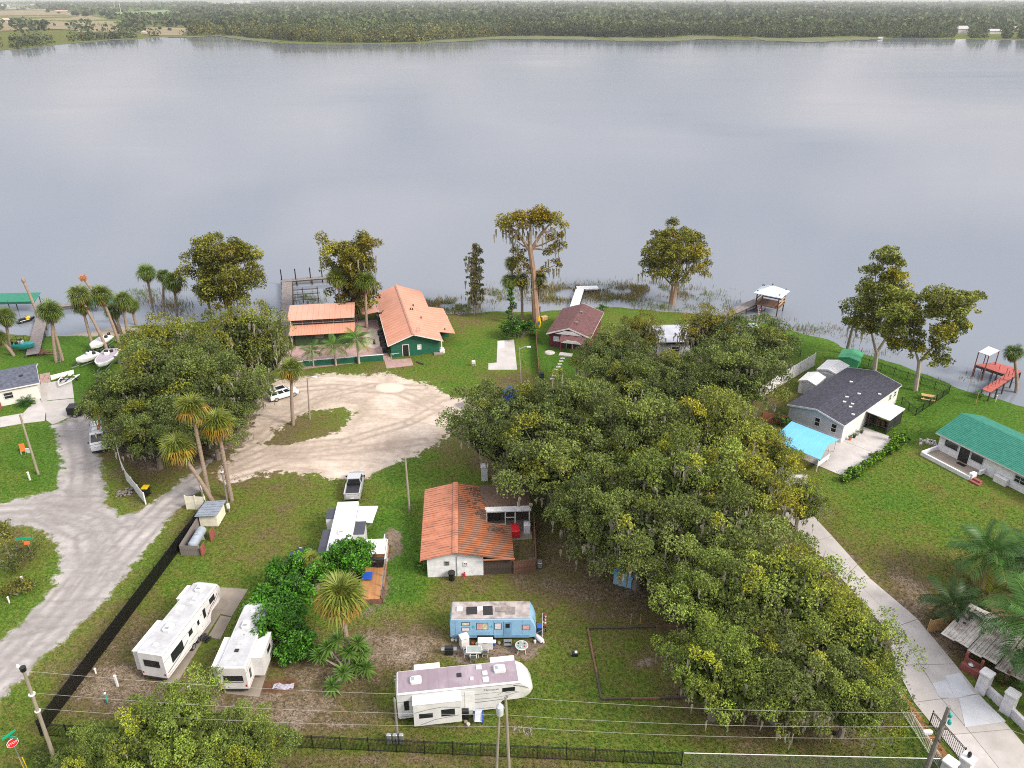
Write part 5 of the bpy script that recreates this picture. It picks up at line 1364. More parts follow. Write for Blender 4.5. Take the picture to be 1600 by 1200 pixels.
# pavilion
A = g(463, 541); q = R(8.5)
pav = thing('pavilion', 'long low pavilion with two salmon roof tiers and a dark glazed band', 'building', A, q)
mb = MB(); mb.prism([(0, 0), (9.6, 0), (9.6, 8.0), (0, 8.0)], 0, 2.35); part('wall', mb, M('dark olive green boards', (.030, .060, .022), .7), pav)
roof_slope(pav, (-.9, -1.0, 2.4), (10.2, -1.0, 2.4), (10.2, 2.2, 3.0), (-.9, 2.2, 3.0), MT['salmon'], 12, ribs=2)
mb = MB(); mb.box((4.65, 2.4, 3.35), (10.8, .1, 1.3)); part('clerestory_window', mb, MT['glass'], pav)
mb = MB()
for k in range(7): mb.box((-.6 + k * 1.78, 2.33, 3.4), (.12, .1, 1.3))
part('mullion', mb, MT['brown_wood'], pav)
mb = MB(); mb.box((4.65, 2.3, 3.3), (10.7, .06, .07)); part('rail', mb, MT['steel'], pav)
roof_slope(pav, (-1.3, 2.0, 4.0), (10.2, 2.0, 4.0), (10.2, 7.6, 4.8), (-1.3, 7.6, 4.8), MT['salmon_pale'], 12, ribs=1)
mb = MB(); mb.box((4.4, 7.4, 3.0), (11.0, .12, 3.4)); part('rear_wall', mb, MT['green_paint'], pav)
mb = MB()
for y in (.3, 2.2, 4.8, 7.4): mb.box((-.75, y, 2.0), (.14, .14, 4.0 if y > 2 else 2.5))
part('post', mb, MT['white_paint'], pav)
window(pav, (4.1, 0, 1.75), 1.4, .8, '-y', 'pad', 1, 'pad')
# terrace: pavers, sand court, low wall
mb = MB(); pl = gs([(440, 581), (600, 562), (604, 576), (646, 571), (642, 560), (612, 562), (600, 545), (590, 500), (548, 500), (547, 530), (463, 541), (430, 560)])
mb.prism([(v.x, v.y) for v in pl], -.2, .03); struct('paver_terrace', mb.mesh('paver_terrace', MT['paver']))
mb = MB(); pl = gs([(568, 525), (580, 512), (590, 515), (594, 540), (585, 545), (566, 540)]); mb.prism([(v.x, v.y) for v in pl], -.2, .045); struct('sand_court', mb.mesh('sand_court', MT['court_sand']))
mb = MB(); mb.rbox((0, 0, .4), (.35, .35, .8), .05); mb.tube([(0, 0, .8), (0, 0, 1.0)], .1, 6); single('urn', mb, MT['dark_wood'], 'small dark urn standing on the sand court', 'urn', g(585, 538))
def low_wall(name, label, pts, h, m, t=.18, cap='white_paint'):
    o = thing(name, label, 'wall', pts[0]); o0 = Vector(pts[0])
    for a, b in zip(pts[:-1], pts[1:]):
        a, b = Vector(a) - o0, Vector(b) - o0; L_ = (b - a).length; mid = (a + b) / 2
        mb = MB(); mb.box((mid.x, mid.y, h / 2), (L_, t, h), ang(a, b)); part('wall_panel', mb, MT[m], o)
        if cap: mb = MB(); mb.box((mid.x, mid.y, h + .03), (L_ + t, t + .08, .06), ang(a, b)); part('coping', mb, MT[cap], o)
    return o
low_wall('terrace_wall', 'low dark green wall with a white coping along the paved terrace', gs([(440, 582), (476, 573), (599, 563)]), 1.05, 'green_paint')
# ------------------------------------------------------------------ maroon house
A = g(858, 541); q = ang(g(854.5, 521, 2.7), g(922, 528.5, 2.7))
mh = thing('house', 'maroon house with a dark red shingle roof by the white lake dock', 'house', A, q)
mb = MB(); gable_walls(mb, 0, 6.9, 0, 11.5, 2.6, 3.45, 3.7); part('wall', mb, MT['maroon'], mh)
def shingle_roof(par, x0, x1, y0, y1, ze, xr, zr, m, trim='white_paint', th=.12):
    for nm, a, b, c, d in (('roof_slope', (x0, y1, ze), (x0, y0, ze), (xr, y0, zr), (xr, y1, zr)), ('roof_slope', (x1, y0, ze), (x1, y1, ze), (xr, y1, zr), (xr, y0, zr))):
        mb = MB(); mb.plate(a, b, c, d, th)
        a_, b_, c_, d_ = map(Vector, (a, b, c, d)); nr = (b_ - a_).cross(d_ - a_).normalized(); n = max(6, int((d_ - a_).length / .32))
        for i in range(n):   # shingle courses, each lapping the one below
            e0, e1 = a_.lerp(d_, i / n), b_.lerp(c_, i / n); f0, f1 = a_.lerp(d_, (i + 1) / n), b_.lerp(c_, (i + 1) / n)
            mb.add([e0 + nr * .035, e1 + nr * .035, f1 + nr * .01, f0 + nr * .01, e0 + nr * .0, e1 + nr * .0], [(0, 1, 2, 3), (4, 5, 1, 0)])
        part(nm, mb, MT[m], par)
    mb = MB()
    for y, s in ((y0 - .02, 1), (y1 + .02, -1)):
        for xa, za, xb, zb in ((x0, ze, xr, zr), (xr, zr, x1, ze)):
            v = [(xa, y, za - .2), (xb, y, zb - .2), (xb, y, zb + .04), (xa, y, za + .04)]
            mb.plate(*(v if s > 0 else v[::-1]), .05)
    for x in (x0, x1): mb.box((x + (.03 if x == x0 else -.03), (y0 + y1) / 2, ze - .1), (.06, y1 - y0 - .2, .18))
    part('fascia', mb, MT[trim], par)
shingle_roof(mh, -.4, 7.3, -.6, 12.0, 2.6, 3.45, 3.95, 'maroon_roof')
mb = MB(); mb.plate((2.2, -2.4, 2.15), (6.6, -2.4, 2.15), (6.6, -.55, 2.65), (2.2, -.55, 2.65), .1); part('porch_roof', mb, MT['maroon_roof'], mh)
mb = MB(); mb.plate((2.6, -2.42, 2.0), (6.2, -2.42, 2.0), (5.2, -2.42, 2.5), (3.6, -2.42, 2.5), .06); part('porch_gable', mb, MT['white_paint'], mh)
mb = MB()
for x in (2.5, 4.4, 6.4): mb.box((x, -2.3, 1.05), (.14, .14, 2.1))
part('post', mb, MT['maroon'], mh)
mb = MB(); mb.plate((1.2, -.64, 2.75), (5.8, -.64, 2.75), (4.2, -.64, 3.4), (2.8, -.64, 3.4), .04); part('gable_panel', mb, MT['white_paint'], mh)
window(mh, (1.25, 0, 1.55), 1.0, .9, '-y', 'white_paint', 2, 'plastic_white'); door(mh, (3.6, 0, 1.05), 1.0, 2.0, '-y', 'black')
mb = MB(); mb.box((3.6, -2.9, .1), (2.2, 1.2, .2)); part('step', mb, MT['concrete'], mh)
for x, y in ((4.2, 2.4), (4.0, 7.5)): mb = MB(); mb.box((x, y, 3.95), (.45, .45, .3)); part('roof_vent', mb, MT['grey_wood'], mh)
# stepping stones, pale slab
for i in range(8):
    s_ = i / 7; pp = g(879, 560).lerp(g(863, 592), s_)
    mb = MB(); mb.rbox((0, 0, .02), (.75, .5, .09), .05)
    single('stepping_stone', mb, MT['concrete_new'], ORD[i] + ' stepping stone from the maroon house door in the pale square row', 'stone', pp, .1 + random.uniform(-.15, .15), 'stepping stones in front of the maroon house')
mb = MB(); mb.lathe((0, 0, 0), [(.9, 0), (.8, .12)], 14); single('tree_ring', mb, MT['skin_rock'], 'round pale stone disc on the lawn left of the maroon house steps', 'stone', g(859, 551))
mb = MB(); pl = gs([(777, 533), (803, 531), (808, 578), (763, 578), (763, 568), (776, 567)]); mb.prism([(v.x, v.y) for v in pl], -.1, .06); sl_ = struct('concrete_slab', mb.mesh('concrete_slab', MT['concrete_new']))
mb = MB(); pl = gs([(778, 534), (788, 533), (788, 544), (778, 545)]); mb.prism([(v.x, v.y) for v in pl], .061, .12); struct('slab_step', mb.mesh('slab_step', MT['white_paint']), sl_)
# ------------------------------------------------------------------ white flat roofed house behind the oaks
A = g(1027, 560); q = ang(g(1027, 545, 3), g(1228, 541, 3))
wh = thing('lake_house', 'long house with a pale flat roof almost hidden behind the lakeside oaks', 'house', A, q)
mb = MB(); mb.prism([(.3, .3), (18.5, .3), (18.5, 7.0), (.3, 7.0)], 0, 2.7); part('wall', mb, MT['grey_siding'], wh)
mb = MB(); mb.plate((0, 0, 2.9), (18.8, 0, 2.9), (18.8, 7.2, 3.1), (0, 7.2, 3.1), .2); part('roof', mb, MT['flat_roof'], wh)
mb = MB(); mb.box((9.4, -.02, 2.72), (18.8, .05, .3)); part('gutter', mb, MT['black'], wh)
mb = MB(); mb.prism([(18.9, -1.5), (21.3, -1.5), (21.3, 3), (18.9, 3)], 0, 2.6); part('screen_porch', mb, MT['screen'], wh)
mb = MB(); mb.plate((18.85, -1.7, 2.75), (21.5, -1.7, 2.75), (21.5, 3.2, 2.85), (18.85, 3.2, 2.85), .1); part('porch_roof', mb, MT['white_paint'], wh)
for x in (3, 8, 13): window(wh, (x, .3, 1.5), 1.4, 1.1, '-y')
# ------------------------------------------------------------------ grey manufactured home
a_, b_ = g(1230, 632, 2.9), g(1316.5, 665.5, 2.9)
q = R(43 - 90); A = Vector((a_.x, a_.y, 0)) + Vector((math.cos(q), math.sin(q), 0)) * .25 + Vector((-math.sin(q), math.cos(q), 0)) * .3
mo = thing('manufactured_home', 'pale grey manufactured home with a charcoal shingle roof beside the blue carport', 'house', A, q)
mb = MB(); gable_walls(mb, 0, 7.9, 0, 17.4, 2.85, 3.95, 3.65); part('wall', mb, MT['grey_siding'], mo)
shingle_roof(mo, -.25, 8.15, -.35, 17.75, 2.9, 3.95, 3.8, 'slate')
mb = MB(); mb.box((7.93, 8.7, 1.75), (.05, 17.3, 2.1)); part('side_wall', mb, MT['cream_and_lit_siding'], mo)  # lit copy of the home's siding, warm sunlight put into its colour
mb = MB(); mb.box((7.94, 8.7, .35), (.06, 17.3, .7)); mb.box((3.95, -.03, .35), (7.9, .06, .7)); part('skirting', mb, MT['white_paint'], mo)
window(mo, (4.3, 0, 1.85), .85, 1.35, '-y'); window(mo, (6.7, 0, 1.85), .85, 1.35, '-y'); window(mo, (7.94, 14.6, 1.9), .7, 1.0, '+x'); window(mo, (7.94, 16.2, 1.9), .7, 1.0, '+x')
for x, y in ((5.0, 6.5), (5.6, 9.0), (5.4, 5.0), (6.3, 5.6), (6.5, 4.6), (7.4, 11.8), (3.2, 11.5), (7.6, 3.2)):
    z = 3.85 - abs(x - 3.95) * .21; mb = MB(); mb.box((x, y, z + .04), (.42, .3, .16), .3); part('roof_vent', mb, MT['plastic_white'], mo)
mb = MB(); mb.plate((8.0, 6.6, 2.55), (11.3, 6.6, 2.4), (11.3, 11.6, 2.4), (8.0, 11.6, 2.55), .1); part('porch_roof', mb, MT['white_paint'], mo)
mb = MB()
for x, y in ((8.2, 6.8), (9.7, 6.8), (11.1, 6.8), (11.1, 9.1), (11.1, 11.4)): mb.box((x, y, 1.2), (.1, .1, 2.35))
mb.box((9.65, 6.8, 1.0), (3, .06, .07)); mb.box((11.1, 9.1, 1.0), (.06, 4.6, .07)); part('porch_frame', mb, MT['rail_black'], mo)
mb = MB(); mb.box((11.12, 9.1, 1.2), (.02, 4.4, 2.25)); part('screen_panel', mb, MT['screen'], mo); mb = MB(); mb.box((8.4, 9.1, 1.2), (.1, 4.2, 2.3)); part('rear_panel', mb, MT['dark_wood'], mo)
for x, y in ((9.3, 8.5), (9.9, 8.7)):
    mb = MB(); mb.rbox((x, y, .55), (.5, .6, .9), .06); part('porch_chair', mb, MT['brown_wood'], mo)
MO = Matrix.Translation(A) @ Matrix.Rotation(q, 4, 'Z')
mb = MB(); mb.prism([(7.95, .8), (13.0, .8), (13.0, 6.6), (11.3, 6.6), (7.95, 6.6)], -.1, .1)
pt = struct('patio', mb.mesh('patio', MT['concrete_new'])); pt.matrix_world = MO
mb = MB(); mb.prism([(6.0, -7.6), (13.0, -7.6), (13.0, .78), (6.0, .78)], -.1, .08); pt = struct('patio', mb.mesh('patio', MT['concrete_new'])); pt.matrix_world = MO
for i, (x, y, nm, lab) in enumerate(((8.5, 1.6, 'orange', 'terracotta pot of orange flowers at the corner of the grey home'), (8.6, 2.6, 'black', 'dark plant pot second along the grey home wall'), (8.6, 3.6, 'steel', 'grey plant pot third along the grey home wall'), (8.7, 4.6, 'black', 'dark plant pot nearest the screened porch'))):
    o = thing('plant_pot', lab, 'plant pot', MO @ Vector((x, y, .1)))
    mb = MB(); mb.lathe((0, 0, 0), [(.14, 0), (.22, .35), (.19, .35)], 10); part('pot', mb, MT[nm], o, True)
    st = bush(70 + i, [(np.array([0, 0, .5]), .3)], 'ficus_leaf', 60, (.1, .2), .5); l_ = link('foliage', st[1], o); l_.color = (1, .8, 1, 1)
# blue carport
cp = thing('carport', 'carport with a bright light blue sheet metal roof in front of the grey home', 'carport', MO @ Vector((.3, -2.0, -.25)), q)
roof_slope(cp, (2.2, -7.2, 2.25), (9.2, -7.2, 2.25), (8.4, -3.9, 2.6), (2.2, -3.9, 2.6), MT['blue_tarp'], 7, ribs=1, rib=.025)
roof_slope(cp, (8.4, -.7, 2.25), (1.6, -.7, 2.25), (2.2, -3.9, 2.6), (8.4, -3.9, 2.6), MT['blue_tarp'], 7, ribs=1, rib=.025)
for x, y in ((2.4, -7.0), (8.9, -7.0), (2.4, -.9), (8.2, -.9), (8.7, -3.9)):
    mb = MB(); mb.box((x, y, 1.12), (.08, .08, 2.25)); part('post', mb, MT['white_paint'], cp)
mb = MB(); mb.box((8.85, -5.4, 1.2), (.03, 3.2, .7)); part('side_panel', mb, MT['white_paint'], cp)
# sheds
def shed(name, label, pos, rz, w_, d_, h_, wall='white_wall', roofm='white_paint', cat='shed', dr=True, rise=.5):
    o = thing(name, label, cat, pos, rz)
    mb = MB(); gable_walls(mb, 0, w_, 0, d_, h_, w_ / 2, h_ + rise * .85); part('wall', mb, MT[wall], o)
    shingle_roof(o, -.15, w_ + .15, -.15, d_ + .15, h_ + .02, w_ / 2, h_ + rise, roofm, roofm, .05)
    if dr: door(o, (w_ / 2, 0, .95), w_ * .45, 1.75, '-y', 'grey_siding')
    return o
shed('garden_shed', 'nearer white garden shed with a grey door behind the grey home', g(1246, 613), R(-40), 2.5, 3.6, 2.0)
shed('garden_shed', 'farther white garden shed with a roller door behind the grey home', g(1274, 597), R(-40), 3.2, 4.4, 2.2)
MT['tarp_green'] = M('green tarpaulin', (.06, .36, .16), .5, var=.15, scale=1.2)
shed('tarp_shed', 'small green tarpaulin covered shelter beyond the white sheds', g(1308, 573), R(-32), 3.0, 3.6, 1.7, 'tarp_green', 'tarp_green', 'shelter', False, .45)
# ------------------------------------------------------------------ white house under a green roof, right edge
a_, b_ = g(1462, 675.4, 2.55), g(1600, 743, 2.55); q = ang(a_, b_)
A = Vector((a_.x, a_.y, 0)) + Vector((-math.sin(q), math.cos(q), 0)) * .45 + Vector((math.cos(q), math.sin(q), 0)) * .5
gh = thing('house', 'white house with a green shingle roof and a walled terrace at the right edge', 'house', A, q)
mb = MB()
vs = [(0, 0, 0), (0, 0, 2.5), (0, 4.4, 4.0), (0, 8.8, 2.5), (0, 8.8, 0)]; mb.add(vs + [(20, y, z) for _, y, z in vs], [(0, 4, 3, 2, 1)[::-1], (5, 9, 8, 7, 6), (0, 5, 6, 1), (4, 3, 8, 9)]); part('wall', mb, MT['white_wall'], gh)
def roof_x(par, x0, x1, y0, y1, ze, yr, zr, m, n=18):
    for a, b, c, d, mm in (((x0, y0, ze), (x1, y0, ze), (x1, yr, zr), (x0, yr, zr), m), ((x1, y1, ze), (x0, y1, ze), (x0, yr, zr), (x1, yr, zr), m)):
        mb = MB(); mb.plate(a, b, c, d, .1); a_, b_, c_, d_ = map(Vector, (a, b, c, d)); nr = (b_ - a_).cross(d_ - a_).normalized()
        for i in range(n):
            e0, e1 = a_.lerp(d_, i / n), b_.lerp(c_, i / n); f0, f1 = a_.lerp(d_, (i + 1) / n), b_.lerp(c_, (i + 1) / n)
            mb.add([e0 + nr * .035, e1 + nr * .035, f1 + nr * .01, f0 + nr * .01, e0, e1], [(0, 1, 2, 3), (4, 5, 1, 0)])
        part('roof_slope', mb, MT[mm], par)
    mb = MB(); mb.box(((x0 + x1) / 2, y0 + .03, ze - .1), (x1 - x0, .06, .2)); part('fascia', mb, MT['white_paint'], par)
roof_x(gh, -.5, 20.5, -.45, 9.3, 2.55, 4.4, 4.25, 'green_roof')
window(gh, (1.75, 0, 1.6), 1.9, 1.0, '-y', 'grey_siding', 0, 'glass', .06); door(gh, (3.65, 0, 1.1), 1.35, 2.1, '-y', 'black'); window(gh, (5.35, 0, 1.55), 1.7, 1.1, '-y', 'grey_siding', 0, 'glass', .06)
window(gh, (11.3, 0, 1.5), 2.2, 1.0, '-y', 'grey_siding', 1, 'glass', .08, 2); mb = MB(); mb.rbox((9.0, -.35, .5), (1.6, .6, .9), .05); part('cabinet', mb, MT['plastic_white'], gh)
GH = Matrix.Translation(A) @ Matrix.Rotation(q, 4, 'Z')
mb = MB(); mb.prism([(.1, -2.9), (6.6, -2.9), (6.6, -.02), (.1, -.02)], -.1, .12); pt = struct('terrace', mb.mesh('terrace', MT['pad'])); pt.matrix_world = GH
tw = thing('terrace_wall', 'low white wall enclosing the terrace of the green roofed house', 'wall', A, q)
for c, d in (((-.0, -1.5, .3), (.24, 3.2, .62)), ((3.3, -3.05, .26), (6.84, .24, .54)), ((6.7, -2.5, .45), (.5, .9, .9)), ((6.7, -.6, .5), (.24, 1.1, .6))): mb = MB(); mb.box(c, d); part('wall_panel', mb, MT['white_wall'], tw)
mb = MB(); mb.box((7.5, -3.0, .1), (1.4, .7, .2)); mb.box((7.4, -2.6, .2), (1.2, .5, .4)); single('terrace_step', mb, MT['brick_red'], 'red brick step at the end of the white terrace wall', 'step', A, q)
mb = MB(); mb.box((4.0, -.7, .14), (1.1, .6, .03)); single('door_mat', mb, MT['black'], 'dark door mat on the walled terrace', 'mat', A, q)
# ------------------------------------------------------------------ grey roofed house, left edge
a_, b_ = g(0, 610, 2.7), g(61.7, 598, 2.7); q = ang(a_, b_)
A = Vector((b_.x, b_.y, 0)); lh = thing('house', 'cream house with a blue grey shingle roof at the left edge', 'house', A, q)
mb = MB()
vs = [(0, 0.4, 0), (0, 0.4, 2.6), (0, 4.0, 4.0), (0, 7.6, 2.6), (0, 7.6, 0)]; mb.add([(-.4, y, z) for _, y, z in vs] + [(-14, y, z) for _, y, z in vs], [(0, 1, 2, 3, 4)[::-1], (5, 6, 7, 8, 9), (0, 1, 6, 5), (4, 9, 8, 3)]); part('wall', mb, MT['cream_and_lit_siding'], lh)
roof_x(lh, -14.5, 0, 0, 8.0, 2.7, 4.0, 4.0, 'blue_roof', 16)
mb = MB(); mb.plate((.02, 0, 2.5), (.02, 4.0, 3.8), (.02, 4.0, 4.02), (.02, 0, 2.72), .05); mb.plate((.02, 4.0, 3.8), (.02, 8, 2.5), (.02, 8, 2.72), (.02, 4, 4.02), .05); part('bargeboard', mb, MT['white_paint'], lh)
window(lh, (-4.3, .4, 1.5), 1.3, 1.1, '-y', 'white_paint', 1); mb = MB(); mb.rbox((-6.0, -.2, .45), (1.0, .8, .8), .05); part('meter_box', mb, MT['brick_red'], lh); mb = MB(); mb.box((-2.2, 2.3, 3.45), (.5, .5, .2)); part('roof_vent', mb, MT['rubber'], lh)
# ------------------------------------------------------------------ ruined hut, right edge
A = g(1500, 1035); q = R(-52)
MT['peeling'] = M('peeling sheet metal', (.50, .46, .40), .7, var=.3, scale=1.6, stain=.95, stain_c=(.20, .10, .055), c2=(.62, .60, .55))
rh = thing('ruined_hut', 'derelict low hut with a peeling rusted roof and dull red posts beside the driveway', 'hut', A, q)
for i in range(6):
    x = -2.2 + i * 1.2; sag = [0, .1, -.1, .05, -.25, -.1][i]
    mb = MB(); mb.plate((x, .1 + sag * .5, 1.75 + sag), (x + 1.19, .1, 1.75 + sag), (x + 1.19, 5.6, 2.35 + sag), (x, 5.6, 2.35), .05)
    for k in range(4): mb.box((x + .15 + k * .3, 2.9, 2.12 + sag * .8), (.05, 5.2, .05), 0, math.atan(.6 / 5.5))
    part('roof_sheet', mb, MT['peeling'], rh)
mb = MB()
for k in range(26): mb.box((random.uniform(-2, 4.8), random.uniform(2.2, 5.4), 2.42), (random.uniform(.1, .5), random.uniform(.1, .3), .03), random.uniform(0, 3))
o = part('roof_debris', mb, MT['rubber'], rh); o['kind'] = 'stuff'
for x, y in ((.4, -.2), (1.7, -.2), (3.6, .3)): mb = MB(); mb.box((x, y, .85), (.22, .22, 1.7)); part('post', mb, MT['brick_red'], rh)
mb = MB(); mb.box((1.05, -.35, .35), (1.5, .9, .7)); mb.box((1.05, -.3, .9), (1.1, .1, .6)); part('counter', mb, MT['brick_red'], rh)
mb = MB(); mb.lathe((1.0, -.4, .72), [(.25, 0), (.3, .1), (.1, .25)], 9); part('basin', mb, MT['steel'], rh)
mb = MB(); mb.box((1.5, 5.2, .9), (6.5, .15, 1.8)); part('rear_wall', mb, MT['dark_wood'], rh)
# ------------------------------------------------------------------ concrete drives
def slabs(name, cells, m='concrete_new', z=.05, gap=.03, root=None):
    """cells: list of world quads; each is one cast slab"""
    o = root or struct(name, None)
    for i, c in enumerate(cells):
        ctr = sum((Vector(v) for v in c), Vector()) / len(c)
        pl = [((v[0] - ctr.x) * (1 - gap / max(.5, (Vector(v) - ctr).length)) + ctr.x, (v[1] - ctr.y) * (1 - gap / max(.5, (Vector(v) - ctr).length)) + ctr.y) for v in c]
        mb = MB(); mb.prism(pl, -.15, z + random.uniform(0, .012)); struct('slab', mb.mesh('slab', MT[m] if isinstance(m, str) else random.choice([MT[k] for k in m])), o)
    return o
MT['concrete_b'] = M('pale concrete b', (.41, .385, .355), .8, var=.14, stain=.6, stain_c=(.29, .265, .24), scale=.45, bmp=.1, bscale=30)
MT['concrete_c'] = M('blue grey concrete', (.47, .485, .50), .75, var=.08, stain=.5, stain_c=(.34, .33, .32), scale=.6)
MT['joint'] = M('joint grit', (.20, .18, .16), .9)
Ledge = gs([(1222, 742), (1222, 800), (1262, 850), (1315, 905), (1385, 985), (1398, 1040), (1428, 1098), (1470, 1150), (1540, 1240), (1600, 1330)])
Redge = gs([(1262, 742), (1262, 797), (1300, 838), (1360, 905), (1434, 968), (1492, 1038), (1530, 1085), (1580, 1140), (1650, 1225), (1730, 1330)])
cells = []
for i in range(len(Ledge) - 1):
    w_ = (Ledge[i] - Redge[i]).length
    k = 2 if i >= 3 else 1
    for j in range(k):
        a0, a1 = (0, .42, 1)[j] if k == 2 else 0, (0, .42, 1)[j + 1] if k == 2 else 1
        cells.append([Ledge[i].lerp(Redge[i], a0), Ledge[i].lerp(Redge[i], a1), Ledge[i + 1].lerp(Redge[i + 1], a1), Ledge[i + 1].lerp(Redge[i + 1], a0)])
dw = slabs('driveway', cells, ('concrete_new', 'concrete_b', 'concrete_b'), .05, .035)
mb = MB(); mb.prism([(v.x, v.y) for v in Ledge + Redge[::-1]], -.1, .018); struct('driveway_bed', mb.mesh('driveway_bed', MT['joint']), dw)
for pxs in ([(1476, 1057), (1500, 1052), (1522, 1085), (1492, 1092)], [(1456, 1068), (1478, 1063), (1492, 1092), (1468, 1090)], [(1498, 1092), (1528, 1086), (1572, 1128), (1508, 1137)]):
    pl = gs(pxs); mb = MB(); mb.prism([(v.x, v.y) for v in pl], .0, .072); struct('slab', mb.mesh('slab', MT['concrete_c']), dw)
# left house drive
cells = [gs(c) for c in ([(-60, 657), (0, 652), (0, 668), (-60, 676)], [(0, 652), (36, 646), (36, 662), (0, 668)], [(36, 646), (60, 620), (72, 640), (70, 658), (36, 662)], [(60, 615), (64, 598), (75, 598), (73, 650)], [(75, 598), (112, 592), (116, 622), (73, 626)], [(73, 627), (116, 623), (118, 648), (82, 664), (72, 657)])]
slabs('house_drive', cells, ('concrete_new', 'concrete_b'), .05, .03)
mb = MB(); pl = gs([(62, 598), (62, 585), (78, 582), (79, 597)]); mb.prism([(v.x, v.y) for v in pl], -.1, .03); struct('drive_stain', mb.mesh('drive_stain', MT['paver']))
mb = MB(); pl = gs([(79, 588), (115, 579), (116, 585), (80, 594)]); mb.prism([(v.x, v.y) for v in pl], -.1, .16); struct('drive_kerb', mb.mesh('drive_kerb', MT['cream']))
# trailer pads
slabs('trailer_pad', [gs(c) for c in ([(253, 1070), (300, 995), (318, 1000), (272, 1076)], [(300, 995), (330, 945), (352, 948), (318, 1000)], [(330, 945), (345, 918), (388, 921), (362, 964), (345, 960)], [(345, 962), (362, 965), (344, 1000), (325, 996)])], ('pad',), .05, .02)
slabs('trailer_pad', [gs(c) for c in ([(350, 1084), (398, 1008), (430, 1010), (405, 1090)], [(398, 1008), (412, 975), (440, 978), (430, 1010)])], ('pad',), .05, .02)
# ------------------------------------------------------------------ vehicles
MT['car_white'] = M('white car paint', (.74, .75, .76), .22, var=.04, scale=.5)
MT['car_silver'] = M('silver car paint', (.50, .51, .53), .25, .3, var=.05, scale=.5)
MT['car_black'] = M('black car paint', (.012, .012, .014), .18, var=.05)
MT['car_blue'] = M('dark blue car paint', (.02, .028, .07), .2, var=.05)
MT['lamp_red'] = M('tail lamp', (.45, .01, .01), .2)
MT['lamp_clear'] = M('headlamp glass', (.7, .72, .74), .1)
def wheel(par, x, y, r, w_=.22):
    s = 1 if y > 0 else -1
    mb = MB(); n = 16; prof = [(r * .62, -w_ / 2), (r * .95, -w_ / 2), (r, -w_ * .3), (r, w_ * .3), (r * .95, w_ / 2), (r * .62, w_ / 2)]
    def ringify(mb, prof):
        vs = []; fs = []
        for q, yy in prof:
            for k in range(n): th = 2 * math.pi * k / n; vs.append((q * math.cos(th), yy, q * math.sin(th)))
        for i in range(len(prof) - 1):
            for k in range(n): k2 = (k + 1) % n; fs.append((i * n + k2, i * n + k, (i + 1) * n + k, (i + 1) * n + k2))
        fs += [tuple(range(n)), tuple((len(prof) - 1) * n + k for k in range(n))[::-1]]
        mb.add(vs, fs)
    ringify(mb, prof); o = part('wheel', mb, MT['rubber'], par, True, loc=(x, y, r))
    mb = MB(); ringify(mb, [(r * .6, 0), (r * .6, s * w_ * .53), (r * .3, s * w_ * .5), (r * .08, s * w_ * .56)] if s > 0 else [(r * .08, -w_ * .56), (r * .3, -w_ * .5), (r * .6, -w_ * .53), (r * .6, 0)]); part('rim', mb, MT['chrome'], o, True)
    return o
def facet(q, k0=.1, k1=.1, l0=.12, l1=.12, lift=.012):
    """a plate inset in the quad q, standing a little proud of it"""
    a, b, c, d = map(Vector, q); n = (b - a).cross(d - a).normalized() * lift
    P = lambda u, v: a.lerp(b, u).lerp(d.lerp(c, u), v) + n
    return P(k0, l0), P(1 - k1, l0), P(1 - k1, 1 - l1), P(k0, 1 - l1)
